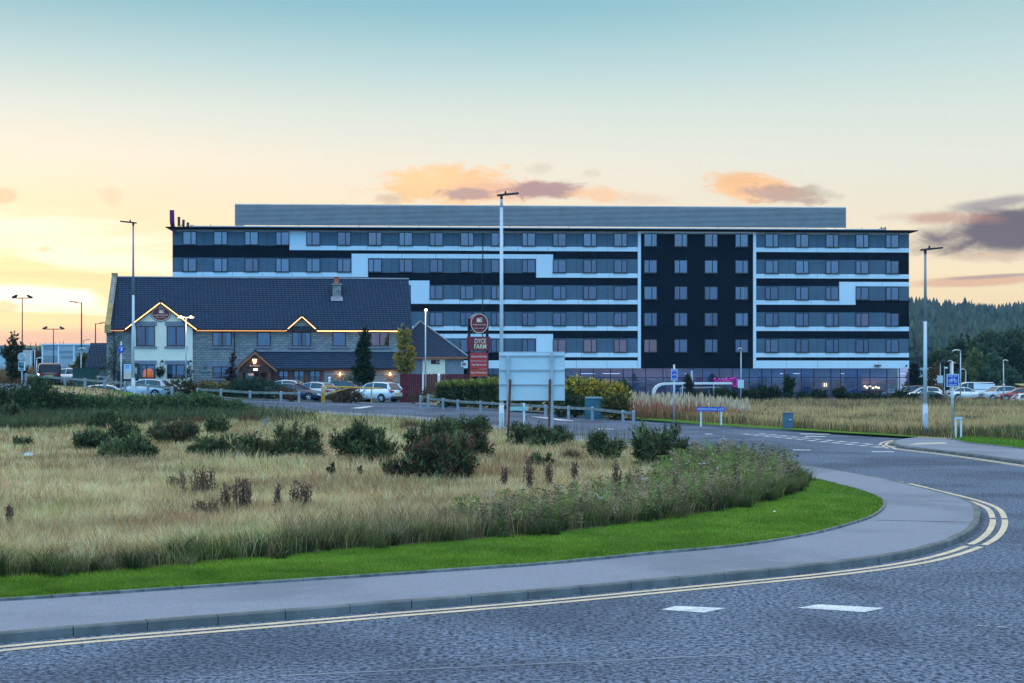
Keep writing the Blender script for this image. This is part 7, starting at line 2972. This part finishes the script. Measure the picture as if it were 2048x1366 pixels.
for i, (lab, px, pb, w_, h_) in enumerate(RT):
    x, d = G(px, pb)
    k = d / F
    rng = np.random.default_rng(600 + i)
    n = 420
    o = thing('rush_tuft', lab, 'plant', Vector((x, d, float(T(x, d)) + .1)), 0, 'russet rush tufts')
    P = np.stack([rng.normal(0, w_ * k * .2, n), rng.normal(0, w_ * k * .16, n), np.zeros(n)], 1)
    V, t_, C = blades(P, h_ * k * rng.uniform(.6, 1.1, n), np.full(n, .022), .45, pick([(.08, .06, .03), (.12, .07, .04)], n, rng), pick([(.20, .12, .06), (.24, .13, .07), (.16, .11, .06)], n, rng), rng)
    np_mesh('stalks', V, t_, C, MT['grass'], o)
# little wooden marker in the field
x, d = G(531, 868)
o = thing('marker_post', 'short grey timber post with a cross cap among the gorse', 'post', (x, d, float(T(x, d))))
m = MB()
m.box(-.06, .06, -.05, .05, -.1, .70)
m.build('post', MT['old_timber'], o)
m = MB()
m.slab([(-.24, -.06, .70), (.24, -.06, .73), (.24, -.06, .80), (-.24, -.06, .77)], (0, .12, 0))
m.build('cap', MT['old_timber'], o)
# litter
for lab, px, py, s in (('white scrap of litter lying in the pale grass at the left', 57, 935, .16), ('small white scrap of litter on the mown verge', 1549, 1042, .03)):
    x, d = G(px, py)
    o = thing('paper_scrap', lab, 'litter', (x, d, float(T(x, d)) + (.38 if s > .1 else .2)), .4)
    m = MB()
    m.add([(-s, 0, 0), (s, -.1 * s, .1 * s), (s * .8, .6 * s, .7 * s), (-s * .7, .5 * s, .6 * s), (0, .3 * s, s)], [(0, 1, 2, 3), (3, 2, 4)])
    m.build('paper', MT['white'], o)


# ================================================================== grass
def scatter(pxr, pyr, n, poly, jitter=.35, rng=RNG):
    """points on the ground, denser near the eye as seen from the road"""
    px, py = rng.uniform(*pxr, n), rng.uniform(*pyr, n)
    y = np.full(n, 40.0)
    for _ in range(40):
        x = (px - CX) * y / F
        y = .5 * y + .5 * np.minimum(F * (HC - .15 - T(x, y)) / np.maximum(py - HY, 4), 260)
    x = (px - CX) * y / F
    y = y + rng.normal(0, jitter, n)
    k = inside(poly, x, y)
    return x[k], y[k]


def vnoise(x, y, s, seed=0):
    """soft value noise"""
    r = np.random.default_rng(seed)
    g = r.uniform(0, 1, (64, 64))
    u, v = x / s, y / s
    i, j = np.floor(u).astype(int), np.floor(v).astype(int)
    fu, fv = u - i, v - j
    fu, fv = fu * fu * (3 - 2 * fu), fv * fv * (3 - 2 * fv)
    G_ = lambda a, b: g[a % 64, b % 64]
    return (G_(i, j) * (1 - fu) + G_(i + 1, j) * fu) * (1 - fv) + (G_(i, j + 1) * (1 - fu) + G_(i + 1, j + 1) * fu) * fv


STRAW = [(.94, .63, .32), (1.0, .71, .38), (.78, .49, .25), (.94, .57, .32), (.86, .61, .28), (1.0, .77, .44)]
STRAWG = [(.46, .44, .15), (.55, .50, .20), (.36, .38, .12)]
BASEG = [(.20, .18, .07), (.28, .23, .10), (.14, .14, .05), (.34, .25, .12)]

# rough field: the pale grass
x, y = scatter((-330, 1640), (800, 1185), 470000, FIELD1)
n = len(x)
edge = np.zeros(n)
near = np.array(FIELD1[:int(len(FIELD1) * .62)])
ex, ey = near[:, 0], near[:, 1]
o_ = np.argsort(ex)
dist_front = y - np.interp(x, ex[:90][np.argsort(ex[:90])], ey[:90][np.argsort(ex[:90])])
nz1, nz2 = vnoise(x, y, 2.2, 1), vnoise(x, y, .7, 2)
tall = .14 + .22 * nz1 + .16 * nz2 + .16 * vnoise(x, y, .22, 77)
frontg = (1 - sst(.1, .5 + 1.1 * vnoise(x, y, 1.4, 17), np.abs(dist_front)))
h = tall * RNG.uniform(.6, 1.15, n) * (1 - .15 * frontg)
w = np.clip(y * .00038, .009, .05) * RNG.uniform(.7, 1.3, n)
gmask = (RNG.uniform(0, 1, n) < (.08 + .6 * frontg + .45 * sst(.62, .8, vnoise(x, y, 2.3, 5)))) | (RNG.uniform(0, 1, n) < .75 * sst(66, 82, y) * RNG.uniform(.3, 1, n))
ct = np.where(gmask[:, None], pick(STRAWG, n, RNG, .26), pick(STRAW, n, RNG, .30))
ct = ct * (.62 + .62 * vnoise(x, y, 2.4, 71) * (.5 + vnoise(x, y, .7, 72)))[:, None]
ct = np.clip(ct, 0, 1)
russ = (vnoise(x, y, 2.1, 9) > .60) & (RNG.uniform(0, 1, n) < .6)
ct = np.where(russ[:, None], pick([(.52, .27, .13), (.42, .23, .12), (.30, .19, .10)], n, RNG), ct)
deep = (frontg * RNG.uniform(0, 1, n) > .45)
ct = np.where(deep[:, None], pick([(.08, .12, .03), (.11, .15, .04), (.05, .075, .02)], n, RNG), ct)
cb = pick(BASEG, n, RNG) * .5 + ct * .5
P = np.stack([x, y, T(x, y) + .16], 1)
bank = (x / y * F + CX < 445) & (y > 86)
keep = ~bank & ((vnoise(x, y, .55, 61) + .5 * vnoise(x, y, .2, 62) > .42) | (RNG.uniform(0, 1, n) < .45))
lay = vnoise(x, y, 1.6, 63) * 9.0 + RNG.normal(0, .9, n)
g0 = blades(P[keep], h[keep], w[keep], .62, cb[keep], ct[keep], RNG, lay[keep])
# taller seeding tufts standing out of it
nt = 5200
tx, ty = scatter((-330, 1560), (815, 1150), nt, FIELD1)
k = ~((tx / ty * F + CX < 445) & (ty > 86))
tx, ty = tx[k], ty[k]
nt = len(tx)
per = 16
rad = RNG.uniform(.04, .14, nt)
x2, y2 = np.repeat(tx, per) + RNG.normal(0, 1, nt * per) * np.repeat(rad, per), np.repeat(ty, per) + RNG.normal(0, 1, nt * per) * np.repeat(rad, per)
tcol = np.repeat(pick(STRAW + [(.52, .33, .20), (.44, .42, .17), (.36, .24, .15)], nt, RNG, .25), per, 0) * RNG.uniform(.75, 1.25, (nt * per, 1))
hb = np.repeat(RNG.uniform(.30, .66, nt), per) * RNG.uniform(.6, 1.05, nt * per)
g1 = blades(np.stack([x2, y2, T(x2, y2) + .16], 1), hb, np.clip(y2 * .0003, .007, .04), .6, np.clip(tcol, 0, 1) * .45, np.clip(tcol, 0, 1), RNG)
V, t_, C = cat_mesh([g0, g1])
struct(np_mesh('pale_grass', V, t_, C, MT['grass']), 'stuff')

# tall green weeds in the front corner of the field
WEED = np.array(W([(1000, 1074), (1130, 1064), (1300, 1042), (1450, 1020), (1540, 1000), (1588, 977), (1596, 962), (1560, 948), (1470, 932), (1390, 925), (1340, 950), (1290, 985), (1180, 1012), (1060, 1035), (960, 1048), (880, 1062)], .17))
n0 = 2600
lo, hi = WEED.min(0), WEED.max(0)
x, y = RNG.uniform(lo[0], hi[0], n0 * 3), RNG.uniform(lo[1], hi[1], n0 * 3)
k = inside(WEED, x, y)
x, y = x[k][:1350], y[k][:1350]
n = len(x)
hS = RNG.uniform(.42, .95, n) * (.75 + .35 * sst(2, 9, x))
parts = [blades(np.stack([x, y, T(x, y) + .15], 1), hS, np.full(n, .013), .18, pick([(.10, .08, .04), (.09, .10, .04)], n, RNG), pick([(.16, .13, .06), (.12, .14, .05)], n, RNG), RNG)]
per = 46
t = RNG.uniform(.30, 1.0, (n, per)) ** .85
PX = np.repeat(x, per) + RNG.normal(0, .035, n * per)
PYy = np.repeat(y, per) + RNG.normal(0, .035, n * per)
PZ = (np.repeat(T(x, y) + .15, per) + (hS[:, None] * t).ravel())
D = np.stack([RNG.normal(0, 1, n * per), RNG.normal(0, 1, n * per), RNG.uniform(-.3, .9, n * per)], 1)
D /= np.linalg.norm(D, axis=1)[:, None]
kind = RNG.uniform(0, 1, n)
green = np.where((x > 7)[:, None], np.array([[.15, .18, .085]]), np.array([[.18, .25, .06]]))
cw = np.where((kind < np.where(x > 7, .62, .48))[:, None], green, np.array([[.27, .20, .12]])) * RNG.uniform(.4, 1.65, (n, 1))
C = np.repeat(cw, per, 0) * RNG.uniform(.7, 1.35, (n * per, 1))
top = (t.ravel() > .96) & (np.repeat(kind, per) > .90)
C[top] = np.array([.55, .52, .46])
parts.append(leaves(np.stack([PX, PYy, PZ], 1), D, RNG.uniform(.05, .12, n * per), RNG.uniform(.018, .034, n * per), np.clip(C, 0, 1), RNG))
V, t_, C = cat_mesh(parts)
struct(np_mesh('tall_weeds', V, t_, C, MT['leaf']), 'stuff')
# long bent grass and thin stems along the front edge
x, y = scatter((560, 1600), (985, 1110), 16000, FIELD1, .1)
k = (np.abs(y - np.interp(x, ex[:90][np.argsort(ex[:90])], ey[:90][np.argsort(ex[:90])])) < 2.2)
x, y = x[k], y[k]
n = len(x)
V, t_, C = blades(np.stack([x, y, T(x, y) + .15], 1), RNG.uniform(.45, .95, n), np.full(n, .011), .8, pick([(.16, .13, .05), (.12, .13, .05)], n, RNG), pick([(.50, .38, .22), (.42, .28, .16), (.30, .24, .13), (.20, .14, .09)], n, RNG), RNG)
struct(np_mesh('bent_grass', V, t_, C, MT['grass']), 'stuff')
# arching tussocks along the very foot of the field edge
fe = resample(np.array(FIELD1[:100]), step=.11)
nt = len(fe)
tc_ = fe + RNG.normal(0, .12, fe.shape) + offset(fe, 1)[:, :] * 0
inward = offset(fe, 1.0) - fe
tc_ = tc_ + inward * (RNG.uniform(-.12, .75, nt) ** 1.0)[:, None]
big = RNG.uniform(.5, 1.6, nt) * (.55 + .9 * vnoise(fe[:, 0], fe[:, 1], 1.3, 44))
per = 130
x = np.repeat(tc_[:, 0], per) + RNG.normal(0, .07, nt * per)
y = np.repeat(tc_[:, 1], per) + RNG.normal(0, .07, nt * per)
n = len(x)
hh = np.repeat(big, per) * RNG.uniform(.16, .46, n)
dkc = pick([(.06, .10, .028), (.10, .15, .04), (.14, .18, .05), (.045, .07, .022), (.20, .20, .08)], nt, RNG, .3)
tipc = np.where((RNG.uniform(0, 1, n) < .16)[:, None], pick([(.50, .40, .22), (.36, .28, .14)], n, RNG), np.repeat(dkc, per, 0) * RNG.uniform(.7, 1.4, (n, 1)))
V, t_, C = blades(np.stack([x, y, T(x, y) + .15], 1), hh, np.full(n, .011), 1.15, np.repeat(dkc, per, 0) * .45, tipc, RNG)
struct(np_mesh('edge_grass', V, t_, C, MT['grass']), 'stuff')
# mown verge
VP = np.concatenate([offset(EDGE1, .06), FIELD1[::-1]])
x, y = scatter((-330, 1790), (930, 1240), 420000, VP, .08)
n = len(x)
lush = vnoise(x, y, .9, 21)
V, t_, C = blades(np.stack([x, y, T(x, y) + .155], 1), RNG.uniform(.03, .075, n) * (.6 + .9 * lush), np.clip(y * .00028, .006, .016) * RNG.uniform(.8, 1.3, n), .7, pick([(.09, .22, .012), (.11, .26, .015)], n, RNG),
                  pick([(.27, .35, .025), (.35, .41, .045), (.19, .27, .02), (.44, .44, .08)], n, RNG) * (.15 + .7 * vnoise(x, y, .45, 8) + .95 * vnoise(x, y, 1.5, 18) * vnoise(x, y, .8, 28) ** .5)[:, None], RNG)
struct(np_mesh('mown_grass', V, t_, C, MT['grass']), 'stuff')
# far verge and right lawn
LP = np.concatenate([BACK2[16:], LAWN2[::-1]])
VPF = np.concatenate([catmull(W([(1262, 837), (1442, 851), (1578, 859), (1681, 865.5), (1835, 874.5)]), 6), VERGE2[::-1]])
xs_, ys_ = [], []
for pr_, pp, nn2 in (((1880, 2420), LP, 40000), ((1255, 1850), VPF, 60000)):
    a, b = scatter(pr_, (828, 935), nn2, pp, .1)
    xs_.append(a)
    ys_.append(b)
x, y = np.concatenate(xs_), np.concatenate(ys_)
n = len(x)
V, t_, C = blades(np.stack([x, y, T(x, y) + .12], 1), RNG.uniform(.05, .10, n), np.full(n, .03), .6, pick([(.06, .16, .010)], n, RNG), pick([(.18, .32, .02), (.24, .38, .03), (.13, .24, .015)], n, RNG), RNG)
struct(np_mesh('mown_grass', V, t_, C, MT['grass']), 'stuff')

# wild grass between the side road and the hotel
WILD = np.concatenate([VERGE2, LAWN2[2:], np.array([G(2450, 978, .1), (124, 102), (124, 160), (14, 160), (12.5, 112)])])
x, y = scatter((1215, 3000), (786, 975), 560000, WILD, 1.2)
n = len(x)
dv = y - np.interp(x, np.sort(VERGE2[:, 0]), VERGE2[np.argsort(VERGE2[:, 0]), 1])
pxn = x / y * F + CX
h = (.42 + .35 * vnoise(x, y, 4, 31) + .2 * vnoise(x, y, 1.3, 32)) * RNG.uniform(.6, 1.15, n)
w = np.clip(y * .00036, .02, .06)
ct = pick([(.70, .47, .22), (.80, .56, .27), (.55, .38, .18), (.62, .37, .20), (.74, .52, .24)], n, RNG, .28)
far_ = sst(112, 128, y) * RNG.uniform(0, 1, n) > .4
ct = np.where(far_[:, None], pick([(.16, .11, .07), (.12, .095, .055), (.20, .13, .09)], n, RNG), ct)
red = (sst(1500, 1330, pxn) * sst(112, 100, y) * RNG.uniform(0, 1, n) > .30) & (y > 93)
ct = np.where(red[:, None], pick([(.46, .17, .09), (.40, .15, .08), (.52, .23, .12)], n, RNG), ct)
gr = (vnoise(x, y, 3.0, 35) > .70) & (RNG.uniform(0, 1, n) < .6)
ct = np.where(gr[:, None], pick(STRAWG, n, RNG), ct)
dk = (vnoise(x, y, 2.2, 37) > .74) & (RNG.uniform(0, 1, n) < .7)
ct = np.where(dk[:, None], pick([(.12, .085, .06), (.10, .08, .05)], n, RNG), ct)
frontd = (1 - sst(.3, 2.2, dv)) * RNG.uniform(0, 1, n) > .35
ct = np.where(frontd[:, None], pick([(.08, .12, .04), (.10, .13, .045), (.06, .085, .03)], n, RNG), ct)
cb = ct * .45 + pick(BASEG, n, RNG) * .5
V, t_, C = blades(np.stack([x, y, T(x, y) + .08], 1), h, w, .5, cb, ct, RNG)
struct(np_mesh('wild_grass', V, t_, C, MT['grass']), 'stuff')
# red dock and pale plumes behind the route sign
n = 2600
px = RNG.uniform(1255, 1500, n)
d = RNG.uniform(100, 122, n)
x = (px - CX) * d / F
hh = RNG.uniform(.8, 1.5, n) * (1 - .35 * sst(1380, 1500, px))
a = blades(np.stack([x, d, T(x, d)], 1), hh, np.full(n, .05), .12, pick([(.20, .09, .05)], n, RNG), pick([(.48, .16, .09), (.40, .14, .08), (.52, .23, .13)], n, RNG), RNG)
k = RNG.uniform(0, 1, n) < .30
P = np.stack([x[k], d[k], T(x[k], d[k]) + hh[k] * .75], 1)
b = leaves(P, np.tile([[0, 0, 1.0]], (k.sum(), 1)) + RNG.normal(0, .08, (k.sum(), 3)), np.full(k.sum(), .55), np.full(k.sum(), .11), pick([(.66, .54, .38), (.55, .45, .30)], k.sum(), RNG), RNG)
V, t_, C = cat_mesh([a, b])
struct(np_mesh('red_dock', V, t_, C, MT['grass']), 'stuff')
# thin dead stalks on the skyline of the field by the side road
n = 900
px = RNG.uniform(470, 1260, n)
py = np.interp(px, [470, 700, 900, 1260], [835, 838, 852, 885]) + RNG.uniform(0, 22, n)
q = np.array([G(a_, b_) for a_, b_ in zip(px, py)])
V, t_, C = blades(np.stack([q[:, 0], q[:, 1], T(q[:, 0], q[:, 1]) + .1], 1), RNG.uniform(.5, 1.05, n), np.full(n, .02), .25, pick([(.12, .10, .05)], n, RNG), pick([(.26, .17, .10), (.18, .15, .07), (.12, .14, .06), (.30, .22, .14)], n, RNG), RNG)
struct(np_mesh('dead_stalks', V, t_, C, MT['grass']), 'stuff')
# scrub under the left bank
n = 52000
px = RNG.uniform(-250, 640, n)
py = RNG.uniform(764, 850, n)
y = np.full(n, 90.0)
for _ in range(40):
    x = (px - CX) * y / F
    y = .5 * y + .5 * np.minimum(F * (HC - .15 - T(x, y)) / np.maximum(py - HY, 4), 240)
x = (px - CX) * y / F
k = inside(FIELD1, x, y) & (RNG.uniform(0, 1, n) < 1 - sst(430, 640, px) * .8)
x, y = x[k], y[k]
n = len(x)
V, t_, C = blades(np.stack([x, y, T(x, y) + .15], 1), RNG.uniform(.35, .95, n) * (1 - .45 * sst(96, 108, y)), np.full(n, .045), .6, pick([(.03, .045, .018)], n, RNG), pick([(.07, .13, .045), (.10, .15, .05), (.16, .18, .07), (.055, .09, .04), (.26, .22, .10)], n, RNG), RNG)
struct(np_mesh('bank_undergrowth', V, t_, C, MT['leaf']), 'stuff')


# ================================================================== evening air
m_, w_ = new_mat('evening_air')
vol = w_.n('ShaderNodeVolumePrincipled')
vol.inputs['Color'].default_value = (.50, .75, 1.0, 1)
vol.inputs['Density'].default_value = .00010
vol.inputs['Anisotropy'].default_value = -.25
out_ = w_.n('ShaderNodeOutputMaterial')
w_.l(vol.outputs[0], out_.inputs['Volume'])
mb = MB()
mb.box(-1560, 1560, -360, 1960, -2.5, 72)
struct(mb.build('haze', m_), 'stuff')
